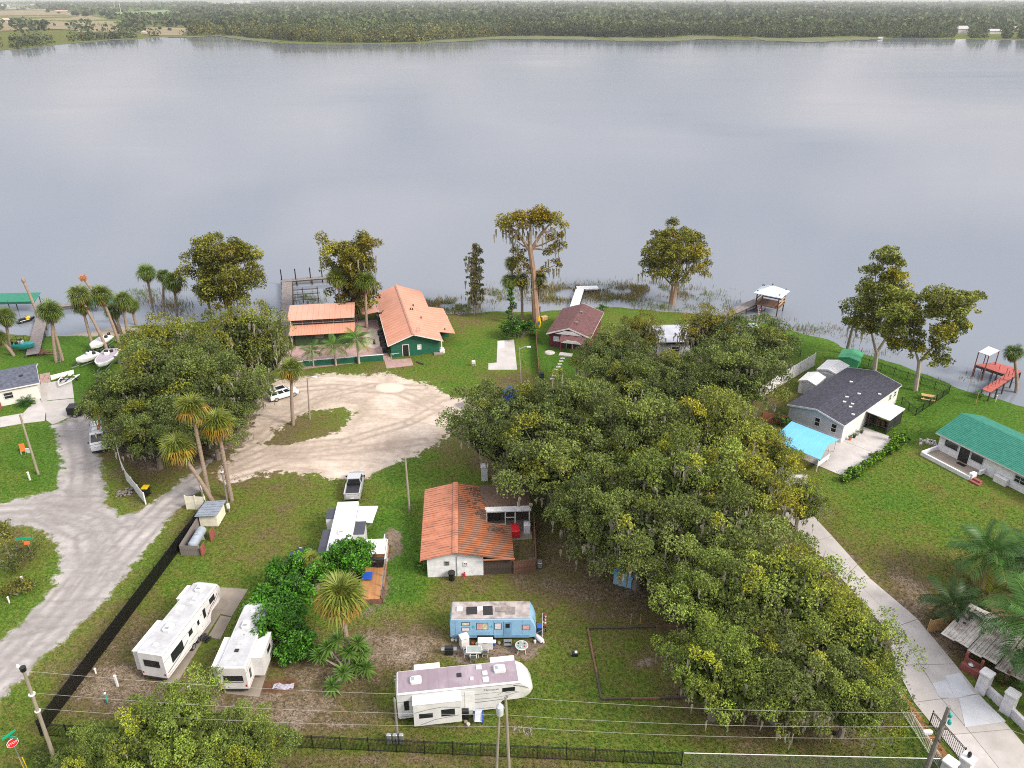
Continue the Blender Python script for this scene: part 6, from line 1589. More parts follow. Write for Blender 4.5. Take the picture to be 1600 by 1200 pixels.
def car(name, label, loc, rz, style, paint, L_=4.6, Wd=1.85, cat='car'):
    o = thing(name, label, cat, loc, rz); h = Wd / 2
    cfg = {'suv': dict(hood=.95, belt=1.02, top=1.68, x=(-.47, -.40, .10, .25)), 'sedan': dict(hood=.78, belt=.92, top=1.42, x=(-.40, -.22, .10, .27)),
           'pickup': dict(hood=1.12, belt=1.2, top=1.88, x=(-.08, -.06, .14, .24)), 'van': dict(hood=1.35, belt=1.45, top=2.35, x=(-.49, -.47, .24, .40))}[style]
    hd, bl, tp = cfg['hood'], cfg['belt'], cfg['top']
    mb = MB()
    def ring(x, z0, z1, w_): return [(x, -w_, z0 + .12), (x, -w_ + .08, z0), (x, w_ - .08, z0), (x, w_, z0 + .12), (x, w_, z1 - .22), (x, w_ - .08, z1 - .03), (x, w_ - .22, z1), (x, -w_ + .22, z1), (x, -w_ + .08, z1 - .03), (x, -w_, z1 - .22)]
    S = [(-.5, .42, bl - .12, h * .86), (-.485, .32, bl, h * .95), (-.36, .3, bl, h), (cfg['x'][3] - .02, .3, bl, h), (cfg['x'][3] + .06, .3, hd + .04, h), (.44, .3, hd - .06, h * .95), (.485, .34, hd - .2, h * .88), (.5, .42, hd - .34, h * .78)]
    mb.loft([ring(x * L_, z0, z1, w_) for x, z0, z1, w_ in S]); part('body', mb, MT[paint], o, True)
    x0, x1, x2, x3 = [q * L_ for q in cfg['x']]; tw = h * .78; bw = h * .93
    B = [(x0, -bw, bl - .02), (x3, -bw, bl - .02), (x3, bw, bl - .02), (x0, bw, bl - .02)]; T = [(x1, -tw, tp - .06), (x2, -tw, tp - .06), (x2, tw, tp - .06), (x1, tw, tp - .06)]
    mb = MB(); mb.add(B + T, [(0, 1, 5, 4), (1, 2, 6, 5), (2, 3, 7, 6), (3, 0, 4, 7), (4, 5, 6, 7)]); part('cabin', mb, MT[paint], o)
    mb = MB(); mb.rbox(((x1 + x2) / 2, 0, tp - .03), (x2 - x1 + .06, tw * 2 + .05, .07), .05); part('roof', mb, MT[paint], o)
    mb = MB(); mb.plate(*facet((B[1], B[2], T[2], T[1]), .05, .05, .08, .06), .01); part('windscreen', mb, MT['glass'], o)
    mb = MB(); mb.plate(*facet((B[3], B[0], T[0], T[3]), .08, .08, .15, .1), .01); part('rear_window', mb, MT['glass'], o)
    for sgn in (0, 1):
        q = (B[0], B[1], T[1], T[0]) if sgn == 0 else (B[2], B[3], T[3], T[2])
        nn = {'pickup': 2, 'van': 1}.get(style, 3)
        for i in range(nn):
            if style == 'van': k0, k1 = (.78, .04) if sgn == 0 else (.04, .78)
            else: k0, k1 = i / nn + .03, 1 - (i + 1) / nn + .03
            mb = MB(); mb.plate(*facet(q, k0, k1, .14, .1), .01); part('side_window', mb, MT['glass'], o)
    r = .36 if style in ('suv', 'pickup', 'van') else .33
    for x in (-.3 * L_, .31 * L_):
        for y in (-h + .1, h - .1): wheel(o, x, y, r)
    for y in (-h * .62, h * .62):
        mb = MB(); mb.rbox((L_ * .478, y, hd - .22), (.12, .36, .14), .03); part('headlight', mb, MT['lamp_clear'], o)
        mb = MB(); mb.rbox((-L_ * .492, y * 1.22, bl - .24), (.08, .2, .3), .02); part('tail_light', mb, MT['lamp_red'], o)
        mb = MB(); mb.rbox((x3 - .25, math.copysign(h + .1, y), bl + .05), (.14, .2, .16), .03); part('mirror', mb, MT['black' if style in ('van', 'pickup') else paint], o)
    mb = MB(); mb.rbox((L_ * .49, 0, .42), (.14, Wd * .86, .2), .04); mb.rbox((-L_ * .49, 0, .45), (.14, Wd * .88, .2), .04); mb.box((L_ * .494, 0, hd - .36), (.05, Wd * .5, .12)); part('bumper', mb, MT['black'], o)
    mb = MB(); mb.box((-L_ * .5 - .012, 0, .68), (.02, .42, .14)); part('number_plate', mb, MT['plastic_white'], o)
    return o
a_, b_ = g(426, 626), g(459, 615)
A = (a_ + b_) / 2
sv = car('parked_car', 'silver white SUV on the sandy lot beside the lone palm', (A.x, A.y, .01), R(38), 'suv', 'car_white', 4.6, 1.85)
mb = MB(); mb.plate((-.9, -.5, 1.725), (.35, -.5, 1.725), (.35, .5, 1.725), (-.9, .5, 1.725), .015); part('sunroof', mb, MT['glass'], sv)
pk = car('pickup_truck', 'white pickup truck with a black open bed, backed up to the white trailer', g(555, 765), R(94), 'pickup', 'car_silver', 5.7, 1.98, 'truck')
mb = MB(); mb.plate((-2.72, -.78, 1.215), (-.55, -.78, 1.215), (-.55, .78, 1.215), (-2.72, .78, 1.215), .02); part('bed_liner', mb, MT['black'], pk)
mb = MB()
for y in (-.9, .9): mb.box((-1.6, y, 1.26), (2.4, .12, .12))
mb.box((-2.76, 0, 1.255), (.1, 1.7, .13)); part('bed_rail', mb, MT['car_silver'], pk); mb = MB(); mb.box((-.62, 0, 1.3), (.3, 1.6, .2)); part('tool_box', mb, MT['black'], pk)
A = g(157, 694)
vn = car('van', 'white work van with roof rack parked at the rim of the left grove', A, R(-66), 'van', 'car_white', 5.4, 2.0, 'van')
mb = MB()
for x in (-1.8, -.6, .6): mb.box((x, 0, 2.5), (.06, 1.6, .06))
for y in (-.7, .7): mb.box((-.6, y, 2.47), (2.9, .06, .06))
part('roof_rack', mb, MT['steel'], vn); mb = MB(); mb.tube([(-1.9, .3, 2.6), (.7, .3, 2.6)], .1, 6); part('conduit_tube', mb, MT['orange'], vn)
car('parked_car', 'dark blue car half hidden behind the bright green bushes', g(466, 886), R(80), 'suv', 'car_blue', 4.5, 1.85)
car('parked_car', 'white car parked in the shade at the right rim of the left grove', g(418, 552), R(25), 'sedan', 'car_white', 4.5, 1.8)
car('parked_car', 'white pickup under the blue carport', MO @ Vector((5.0, -7.6, .1)), R(43 - 90) + R(-70), 'sedan', 'car_silver', 4.8, 1.9)
car('parked_car', 'white car glimpsed through the leaves in the middle of the central grove', g(1060, 835), R(50), 'sedan', 'car_white', 4.6, 1.85)
# ------------------------------------------------------------------ trailers
def text_mesh(txt, size, name='lettering', mat='black'):
    cu = bpy.data.curves.new(name, 'FONT'); cu.body = txt; cu.size = size; cu.extrude = .004; cu.align_x = 'CENTER'; cu.align_y = 'CENTER'
    ob = bpy.data.objects.new(name, cu); COL.objects.link(ob)
    me = bpy.data.meshes.new_from_object(ob.evaluated_get(bpy.context.evaluated_depsgraph_get()))
    bpy.data.objects.remove(ob); bpy.data.curves.remove(cu)
    me.name = name; me.materials.clear(); me.materials.append(MT[mat]); return me
def rv_box(sections, h):
    def ring(x, z0, z1, w_, c): return [(x, -w_ + .05, z0), (x, w_ - .05, z0), (x, w_, z0 + .06), (x, w_, z1 - c), (x, w_ - c * .8, z1), (x, -w_ + c * .8, z1), (x, -w_, z1 - c), (x, -w_, z0 + .06)]
    mb = MB(); mb.loft([ring(x, z0, z1, w_ * h, c) for x, z0, z1, w_, c in sections]); return mb
MT['stripe_grey'] = M('grey decal', (.22, .23, .25), .4); MT['stripe_red'] = M('dark red decal', (.30, .03, .05), .4)
def fifth_wheel(label, loc, rz, L_, H_, roofm, W_=2.45, nose=True):
    o = thing('fifth_wheel_trailer', label, 'trailer', loc, rz); h = W_ / 2
    S = [(0, .62, H_ - .1, .97, .08), (.1, .5, H_, 1, .1), (L_ - 3.0, .5, H_, 1, .1), (L_ - 2.95, .9, H_, 1, .1), (L_ - 2.6, 1.4, H_, 1, .1), (L_ - 1.3, 1.4, H_, .99, .12), (L_ - .7, 1.45, H_ - .2, .93, .25), (L_ - .25, 1.6, H_ - .65, .78, .3), (L_, 1.8, H_ - 1.2, .58, .15)]
    part('body', rv_box(S, h), MT['rv_white'], o, True)
    mb = MB(); mb.plate((.15, -h + .13, H_ + .02), (L_ - 1.25, -h + .13, H_ + .02), (L_ - 1.25, h - .13, H_ + .02), (.15, h - .13, H_ + .02), .02)
    for i in range(1, 12): mb.box((.15 + (L_ - 1.4) * i / 12, 0, H_ + .022), (.02, W_ - .3, .01))
    part('roof', mb, MT[roofm], o)
    mb = MB()
    for s in (-1, 1):
        for z, l0, l1 in ((H_ - .13, .1, L_ - 1.0), (.78, .1, L_ - 3.1), (2.45, .05, L_ - 2.2)): mb.box(((l0 + l1) / 2, s * (h + .006), z), (l1 - l0, .02, .035))
    t_ = part('trim', mb, MT['stripe_grey'], o); t_['kind'] = 'stuff'
    for x in (L_ * .40, L_ * .40 + .95):
        for y in (-h + .1, h - .1): wheel(o, x, y, .36, .24)
    mb = MB()
    for y in (-.7, .7): mb.box((L_ - 3.4, y, .45), (.1, .1, .9)); mb.box((L_ - 3.4, y, .05), (.3, .3, .06))
    part('landing_leg', mb, MT['black'], o)
    mb = MB(); mb.box((.02, 0, .52), (.14, W_ * .9, .12)); part('rear_bumper', mb, MT['rubber'], o)
    for y in (-1, 1): mb = MB(); mb.box((-.01, y * (h - .18), 1.0), (.04, .12, .22)); part('tail_light', mb, MT['lamp_red'], o)
    return o
def ac_unit(o, x, y, z, m='plastic_white', s=1.0):
    mb = MB(); mb.rbox((x, y, z + .17), (1.0 * s, .75 * s, .32), .12); a = part('air_conditioner', mb, MT[m], o); mb = MB(); mb.box((x - .25 * s, y, z + .335), (.25, .4, .012)); part('grille', mb, MT['steel'], a)
def roof_hatch(o, x, y, z, m='plastic_white', s=.42):
    mb = MB(); mb.rbox((x, y, z + .05), (s, s, .1), .03); part('roof_hatch', mb, MT[m], o)
def slide_out(o, x0, x1, y, dep, z0, z1, rm='plastic_white', wins=()):
    s = 1 if y > 0 else -1; yc = y + s * dep / 2
    mb = MB(); mb.box(((x0 + x1) / 2, yc, (z0 + z1) / 2), (x1 - x0, dep, z1 - z0)); a = part('slide_out', mb, MT['rv_white'], o)
    mb = MB(); mb.box(((x0 + x1) / 2, yc + s * .03, z1 + .03), (x1 - x0 + .08, dep + .04, .05)); part('slide_roof', mb, MT[rm], a)
    for wx, wz, ww, hh in wins:
        mb = MB(); mb.box((wx, y + s * (dep + .01), wz), (ww, .03, hh)); part('window', mb, MT['glass'], a)
    return a
def rwin(o, x, z, w_, h_, y, glass='glass', fr='black'):
    s = 1 if y > 0 else -1
    mb = MB(); mb.box((x, y + s * .008, z), (w_ + .1, .025, h_ + .1)); a = part('window', mb, MT[fr], o); mb = MB(); mb.box((x, y + s * .02, z), (w_, .02, h_)); part('pane', mb, MT[glass], a)
def stripe(o, pts, w_, y, m='black'):
    mb = MB()
    for a, b in zip(pts[:-1], pts[1:]):
        mb.quad(*((a[0], y, a[1] - w_ / 2), (b[0], y, b[1] - w_ / 2), (b[0], y, b[1] + w_ / 2), (a[0], y, a[1] + w_ / 2)))
    part('stripe', mb, MT[m], o)
MT['purple_roof'] = M('lilac grey roof membrane', (.27, .212, .242), .45, var=.2, scale=.5, stain=.5, stain_c=(.46, .43, .46), stretch=(1, .6, 1))
# first trailer, left
Hh = 3.35
a_, b_ = g(253, 1024, Hh), g(341, 911, Hh); q = ang(a_, b_); u = Vector((math.cos(q), math.sin(q), 0)); v = Vector((-u.y, u.x, 0)); A = Vector((a_.x, a_.y, 0)) + v * 1.225
t1 = fifth_wheel('white fifth wheel trailer nearest the road, with a wide dark rear window', A, q, 10.2, Hh, 'rv_roof'); y = -1.225
mb = MB(); mb.box((-.0, 0, 2.15), (.05, 1.5, .75)); a = part('rear_window', mb, MT['black'], t1); mb = MB(); mb.box((-.02, 0, 2.15), (.03, 1.4, .65)); part('pane', mb, MT['glass'], a)
rwin(t1, 1.9, 1.95, 1.7, .95, y); rwin(t1, 4.1, 2.1, .5, .45, y); rwin(t1, 8.0, 2.6, .8, .5, y); rwin(t1, 6.5, 2.2, .3, .9, y)
mb = MB(); mb.box((5.35, y - .015, 1.6), (.75, .05, 1.9)); a = part('door', mb, MT['plastic_white'], t1); mb = MB(); mb.box((5.35, y - .045, 2.1), (.32, .02, .5)); part('window', mb, MT['glass'], a)
mb = MB()
for k in range(3): mb.box((5.35, y - .25 - k * .22, .5 - k * .17), (.75, .26, .05))
part('entry_step', mb, MT['black'], t1)
stripe(t1, [(7.0, 1.6), (7.6, 2.0), (8.2, 2.1), (8.9, 2.55)], .12, y - .012, 'stripe_red'); stripe(t1, [(6.8, 1.45), (7.7, 1.75), (8.6, 2.0), (9.2, 2.3)], .07, y - .012, 'stripe_grey'); stripe(t1, [(.2, 1.1), (2.0, 1.25), (3.5, 1.7)], .12, y - .012, 'stripe_grey'); stripe(t1, [(3.6, 1.2), (6.0, 1.2)], .05, y - .012, 'stripe_grey')
slide_out(t1, .4, 4.2, 1.225, .75, .7, 2.85, 'plastic_white'); slide_out(t1, 7.0, 8.9, 1.2, .55, 1.6, 3.0, 'plastic_white')
ac_unit(t1, 3.0, 0, Hh); ac_unit(t1, 8.3, 0, Hh); roof_hatch(t1, 1.0, 0, Hh); roof_hatch(t1, 5.6, .5, Hh, s=.7); roof_hatch(t1, 6.4, -.2, Hh, s=.3); mb = MB(); mb.tube([(6.7, -.5, Hh), (6.7, -.5, Hh + .6)], .03, 5); mb.box((6.7, -.5, Hh + .6), (.8, .05, .08)); part('antenna', mb, MT['plastic_white'], t1)
# second trailer
Hh = 3.1
a_, b_ = g(383, 1043, Hh), g(407, 982, Hh); q = ang(a_, b_); u = Vector((math.cos(q), math.sin(q), 0)); v = Vector((-u.y, u.x, 0)); A = Vector((a_.x, a_.y, 0)) + v * 1.2
t2 = fifth_wheel('white trailer with slide-outs on both sides, beside the bright green bush', A, q, 8.8, Hh, 'rv_roof', 2.4); y = -1.2
mb = MB(); mb.box((0, 0, 1.75), (.05, 1.65, .75)); a = part('rear_window', mb, MT['black'], t2); mb = MB(); mb.box((-.02, 0, 1.8), (.03, 1.5, .55)); part('pane', mb, MT['glass'], a); mb = MB(); mb.box((-.03, 0, 1.48), (.03, 1.6, .05)); part('window_bar', mb, MT['plastic_white'], a)
slide_out(t2, 1.5, 4.5, y, .9, .6, 2.7, 'plastic_white', [(3.4, 1.9, .9, .5)]); slide_out(t2, .5, 3.9, 1.2, .65, .6, 2.65, 'plastic_white'); rwin(t2, .8, 1.7, .25, .9, y)
ac_unit(t2, 4.9, .2, Hh, s=.9); roof_hatch(t2, 1.9, .1, Hh, 'rubber', .35); roof_hatch(t2, 6.8, .1, Hh)
# lilac roofed trailer
Hh = 3.35
a_, b_ = g(624, 1085, Hh), g(808, 1066, Hh); q = ang(a_, b_); u = Vector((math.cos(q), math.sin(q), 0)); v = Vector((-u.y, u.x, 0)); A = Vector((a_.x, a_.y, 0)) + v * 1.25 - u * .25
t3 = fifth_wheel('white fifth wheel trailer with a lilac grey roof and a lettered side', A, q, 11.3, Hh, 'purple_roof', 2.5); y = -1.25
slide_out(t3, 1.3, 5.2, y, .95, .6, 3.0, 'plastic_white', [(2.3, 1.7, 1.1, .5), (4.1, 1.8, 1.1, .75)])
sd = [c for c in kids(t3) if c.name.startswith('slide_out')][-1]
stripe(sd, [(1.35, 2.1), (2.4, 2.35), (3.6, 2.5), (5.1, 2.25)], .06, y - .965, 'stripe_grey'); stripe(sd, [(1.8, .7), (3.0, 1.15), (5.0, 1.4)], .06, y - .965, 'stripe_grey')
rwin(t3, .75, 2.0, .3, .95, y); rwin(t3, 5.95, 2.4, .4, .45, y); rwin(t3, 9.2, 2.65, .95, .32, y)
mb = MB(); mb.box((5.95, y - .012, 1.75), (.8, .04, 2.2)); a = part('door', mb, MT['plastic_white'], t3)
lt = link('lettering', text_mesh('Montana', .36, 'lettering', 'stripe_grey'), t3, (7.75, y - .012, 2.82)); lt.rotation_euler = (math.pi / 2, 0, 0)
stripe(t3, [(6.4, 1.9), (7.8, 1.85), (9.0, 1.95), (10.0, 2.25)], .05, y - .012, 'stripe_grey'); stripe(t3, [(5.6, 1.5), (7.4, 1.55), (8.8, 1.6)], .07, y - .012, 'stripe_grey'); stripe(t3, [(8.3, 2.15), (8.8, 2.45), (9.2, 2.25), (9.6, 2.4), (10.1, 2.2)], .04, y - .012, 'stripe_grey')
stripe(t3, [(9.6, 3.05), (10.4, 2.85), (10.9, 2.55)], .06, y - .02, 'black')
slide_out(t3, 1.5, 3.6, 1.25, .8, .7, 2.95, 'plastic_white'); slide_out(t3, 8.0, 10.0, 1.22, .7, 1.6, 3.05, 'plastic_white'); mb = MB(); mb.box((5.6, 1.3, 3.0), (2.4, .16, .14)); part('awning_roll', mb, MT['plastic_white'], t3)
ac_unit(t3, 1.6, -.05, Hh, s=.95); ac_unit(t3, 8.6, .25, Hh, s=1.0); roof_hatch(t3, 5.2, .1, Hh, 'rubber', .4); roof_hatch(t3, 6.9, .75, Hh, 'grey_siding', .5); roof_hatch(t3, 7.35, .05, Hh); roof_hatch(t3, 7.35, -.65, Hh, s=.5); roof_hatch(t3, 6.2, -.4, Hh, s=.3)
mb = MB(); mb.tube([(-.12, .9, .9), (-.12, .9, 3.2)], .03, 5); mb.tube([(-.12, .5, .9), (-.12, .5, 3.2)], .03, 5)
for k in range(7): mb.box((-.12, .7, 1.0 + k * .33), (.03, .4, .03))
part('ladder', mb, MT['plastic_white'], t3)
# blue trailer
A = g(704, 1003); MT['rv_blue'] = M('light blue painted aluminium', (.26, .47, .66), .4, var=.08, stain=.25, stain_c=(.2, .35, .5)); MT['rv_blue_dark'] = M('mid blue paint', (.17, .34, .53), .4)
MT['old_roof'] = M('patched tar roof', (.31, .26, .235), .85, var=.3, scale=1.1, stain=.9, stain_c=(.10, .085, .08), c2=(.48, .43, .41))
tb = thing('travel_trailer', 'light blue travel trailer with a patched grey roof', 'trailer', (A.x, A.y + 1.2, 0), R(.5)); L_ = 8.0; Hh = 2.75
part('body', rv_box([(0, .6, Hh - .25, .98, .06), (.12, .5, Hh - .02, 1, .06), (L_ - .55, .5, Hh, 1, .06), (L_ - .2, .52, Hh - .7, 1, .06), (L_, .6, 1.35, .99, .06)], 1.2), MT['rv_blue'], tb, True)
mb = MB(); mb.plate((.15, -1.13, Hh + .03), (L_ - .55, -1.13, Hh + .05), (L_ - .55, 1.13, Hh + .05), (.15, 1.13, Hh + .03), .03); part('roof', mb, MT['old_roof'], tb)
mb = MB()
for x, y, w_, d_ in ((2.0, -.1, 1.0, 1.0), (3.5, -.1, .9, 1.2)): mb.box((x, y, Hh + .055), (w_, d_, .02), .05)
part('roof_patch', mb, MT['rubber'], tb); mb = MB(); mb.box((5.6, -.15, Hh + .06), (.9, 1.0, .02)); mb.box((4.7, 0, Hh + .08), (.9, .6, .06)); part('roof_board', mb, MT['grey_wood'], tb)
roof_hatch(tb, .85, .1, Hh + .03, s=.55); roof_hatch(tb, 2.75, .15, Hh + .03, s=.5); roof_hatch(tb, 5.0, .1, Hh + .03, 'pad', .5)
mb = MB(); mb.box((L_ * .5 - .2, -1.215, .68), (L_ - .9, .03, .34)); part('lower_band', mb, MT['rv_blue_dark'], tb)
mb = MB(); mb.box((5.35, -1.22, 1.5), (.72, .05, 1.95)); a = part('door', mb, MT['rv_blue_dark'], tb); mb = MB(); mb.box((5.35, -1.25, 2.0), (.38, .03, .5)); part('window', mb, MT['black'], a)
MT['curtain'] = M('bright curtain', (.62, .45, .30), .8, var=.4, scale=3, c2=(.75, .75, .5)); MT['curtain_b'] = M('pale curtain', (.62, .58, .60), .8, var=.2, scale=3); MT['curtain_c'] = M('pink curtain', (.6, .35, .34), .8, var=.3, scale=3)
for x, z, w_, h_, gl in ((1.45, 2.2, .7, .3, 'curtain'), (1.45, 1.55, .7, .32, 'curtain_b'), (2.75, 1.9, .5, .72, 'curtain_c'), (3.25, 1.9, .48, .72, 'curtain'), (4.45, 1.9, .55, .7, 'curtain_b'), (7.05, 1.75, .65, .5, 'curtain_c')): rwin(tb, x, z, w_, h_, -1.2, gl)
for x in (.5, 4.05, 6.7): mb = MB(); mb.box((x, -1.207, 1.55), (.02, .02, 2.0)); part('seam', mb, MT['rv_blue_dark'], tb)
for x in (2.15, 3.85): mb = MB(); mb.box((x, -1.21, 1.85), (.4, .025, .06)); mb.box((x, -1.21, 1.85), (.08, .027, .35)); part('emblem', mb, MT['teal'], tb)
mb = MB(); mb.box((3.3, -1.22, .62), (1.6, .04, .4)); part('wheel_arch', mb, MT['black'], tb)
for x in (2.95, 3.7): wheel(tb, x, -1.1, .33); wheel(tb, x, 1.1, .33)
mb = MB(); mb.tube([(L_ - .1, -.8, .55), (L_ + 1.0, 0, .5)], .05, 5); mb.tube([(L_ - .1, .8, .55), (L_ + 1.0, 0, .5)], .05, 5); mb.tube([(L_ + .95, 0, 0), (L_ + .95, 0, .7)], .05, 5); part('drawbar', mb, MT['black'], tb)
mb = MB()
for k in range(2): mb.box((5.35, -1.5 - k * .28, .42 - k * .2), (.75, .3, .06))
mb.box((5.0, -1.6, .2), (.05, .5, .4)); mb.box((5.7, -1.6, .2), (.05, .5, .4)); part('entry_step', mb, MT['steel'], tb)
# white trailer with the deck
a_, b_ = g(561, 782, 3.1), g(546, 860, 3.1); q = ang(b_, a_); A = Vector((b_.x, b_.y, 0)); u = Vector((math.cos(q), math.sin(q), 0)); v = Vector((-u.y, u.x, 0)); A = A + v * 1.2
tw_ = thing('travel_trailer', 'white travel trailer with dark slide-out roofs, hitched behind the white pickup', 'trailer', A, q); L_ = (a_ - b_).length; Hh = 3.1
part('body', rv_box([(0, .7, Hh - .12, .98, .06), (.1, .5, Hh, 1, .06), (L_ - .3, .5, Hh, 1, .06), (L_, .7, Hh - .25, .96, .06)], 1.22), MT['rv_white'], tw_, True)
MT['roof_white'] = M('bright white membrane', (.72, .72, .72), .5, var=.04, stain=.15, stain_c=(.6, .6, .6)); MT['charcoal'] = M('charcoal plastic', (.045, .048, .065), .5)
mb = MB(); mb.plate((.05, -1.16, Hh + .03), (L_ - .2, -1.16, Hh + .03), (L_ - .2, 1.16, Hh + .03), (.05, 1.16, Hh + .03), .03); part('roof', mb, MT['roof_white'], tw_)
slide_out(tw_, .1, 4.0, 1.22, .85, .6, 2.8, 'charcoal'); slide_out(tw_, 6.0, 7.8, 1.22, .9, .6, 2.85, 'charcoal'); slide_out(tw_, 3.0, 5.2, -1.22, 1.1, .6, 2.85, 'charcoal')
ac_unit(tw_, 3.0, 0, Hh, 'roof_white', .9); roof_hatch(tw_, 6.6, .1, Hh, 'roof_white'); roof_hatch(tw_, 7.6, .1, Hh, 'roof_white', .5)
mb = MB(); mb.plate((5.2, -1.25, 2.95), (5.3, -3.0, 2.55), (8.2, -3.4, 2.75), (8.0, -1.25, 2.95), -.04); part('awning', mb, M('grey white awning cloth', (.62, .63, .65), .7), tw_)
mb = MB(); mb.tube([(5.3, -3.0, 2.55), (5.3, -1.3, 1.0)], .03, 5); mb.tube([(8.2, -3.4, 2.75), (8.0, -1.3, 1.0)], .03, 5); part('awning_arm', mb, MT['steel'], tw_)
for x in (3.4, 4.3): wheel(tw_, x, -1.1, .35); wheel(tw_, x, 1.1, .35)
mb = MB(); mb.tube([(L_ - .1, -.8, .5), (L_ + 1.1, 0, .5)], .05, 5); mb.tube([(L_ - .1, .8, .5), (L_ + 1.1, 0, .5)], .05, 5); part('drawbar', mb, MT['black'], tw_)
# deck beside it: planks, rails, steps
TW = Matrix.Translation(A) @ Matrix.Rotation(q, 4, 'Z')
dk = thing('deck', 'orange timber deck with white railings along the white trailer', 'deck', A, q)
n = 58; pm = [None] * 2
for v_ in range(2): mb = MB(); mb.box((0, 0, 0), (.135, 2.5, .04 + .006 * v_)); pm[v_] = mb.mesh('board', MT['deck_wood'])
for i in range(n): link('board', pm[i % 2], dk, (-4.6 + i * .143, -3.55 if i > 12 else -3.3, .62))
mb = MB(); mb.box((-.5, -2.35, .3), (8.2, .08, .58)); mb.box((-.5, -4.78, .3), (8.2, .06, .56)); mb.box((-4.66, -3.5, .3), (.06, 2.4, .56)); part('skirt', mb, MT['brown_wood'], dk)
def railing(par, a, b, z0, h, m, bal=True, nm='railing'):
    a, b = Vector(a), Vector(b); L2 = (b - a).length; mb = MB(); mid = (a + b) / 2; an = ang(a, b)
    mb.box((mid.x, mid.y, z0 + h), (L2 + .1, .1, .06), an); mb.box((mid.x, mid.y, z0 + .12), (L2, .05, .05), an)
    k = max(1, round(L2 / 1.6))
    for i in range(k + 1): p_ = a.lerp(b, i / k); mb.box((p_.x, p_.y, z0 + h / 2 + .03), (.1, .1, h + .1), an)
    part(nm, mb, MT[m], par)
    if bal:
        mb = MB(); k = int(L2 / .14)
        for i in range(1, k): p_ = a.lerp(b, i / k); mb.box((p_.x, p_.y, z0 + h / 2), (.035, .035, h), an)
        o = part('baluster', mb, MT[m], par); o['kind'] = 'stuff'
railing(dk, (3.6, -4.7, 0), (.2, -4.7, 0), .62, 1.0, 'white_paint'); railing(dk, (3.6, -3.0, 0), (3.6, -4.7, 0), .62, 1.0, 'white_paint'); railing(dk, (-4.5, -4.7, 0), (.2, -4.7, 0), .62, .95, 'grey_wood', False)
mb = MB()
for k in range(4): mb.box((3.9 + k * .28, -3.6, .5 - k * .14), (.3, 1.2, .06))
part('step', mb, MT['white_paint'], dk); railing(dk, (3.8, -4.25, 0), (5.0, -4.25, 0), .1, 1.0, 'white_paint')
mb = MB(); mb.plate((1.0, -4.6, 1.72), (3.5, -4.6, 1.72), (3.5, -2.4, 1.75), (1.0, -2.4, 1.75), .05); part('landing', mb, MT['white_paint'], dk)
def grill(label, loc, rz=0, lid='black', s=1.0, name='grill'):
    o = thing(name, label, 'grill', loc, rz)
    mb = MB(); mb.rbox((0, 0, .45 * s), (.9 * s, .55 * s, .7 * s), .05); part('cabinet', mb, MT['black'], o)
    mb = MB(); mb.tube([(-.45 * s, 0, .9 * s), (.45 * s, 0, .9 * s)], .27 * s, 10); part('lid', mb, MT[lid], o, True)
    mb = MB(); mb.box((.65 * s, 0, .78 * s), (.35 * s, .5 * s, .04)); mb.box((-.65 * s, 0, .78 * s), (.35 * s, .5 * s, .04)); part('side_shelf', mb, MT['steel'], o)
    return o
grill('left black gas grill on the orange deck', TW @ Vector((.4, -3.2, .64)), q + 1.57); grill('right black gas grill on the orange deck, nearer the railing', TW @ Vector((.3, -4.2, .64)), q + 1.57)
mb = MB(); mb.rbox((0, 0, .3), (1.1, 1.0, .1), .02); a = single('folding_table', mb, MT['blue'], 'bright blue square table top on the orange deck', 'table', TW @ Vector((-1.5, -3.0, .64)), q)
mb = MB()
for x in (-.45, .45):
    for y in (-.4, .4): mb.box((x, y, .13), (.04, .04, .26))
part('leg', mb, MT['steel'], a)
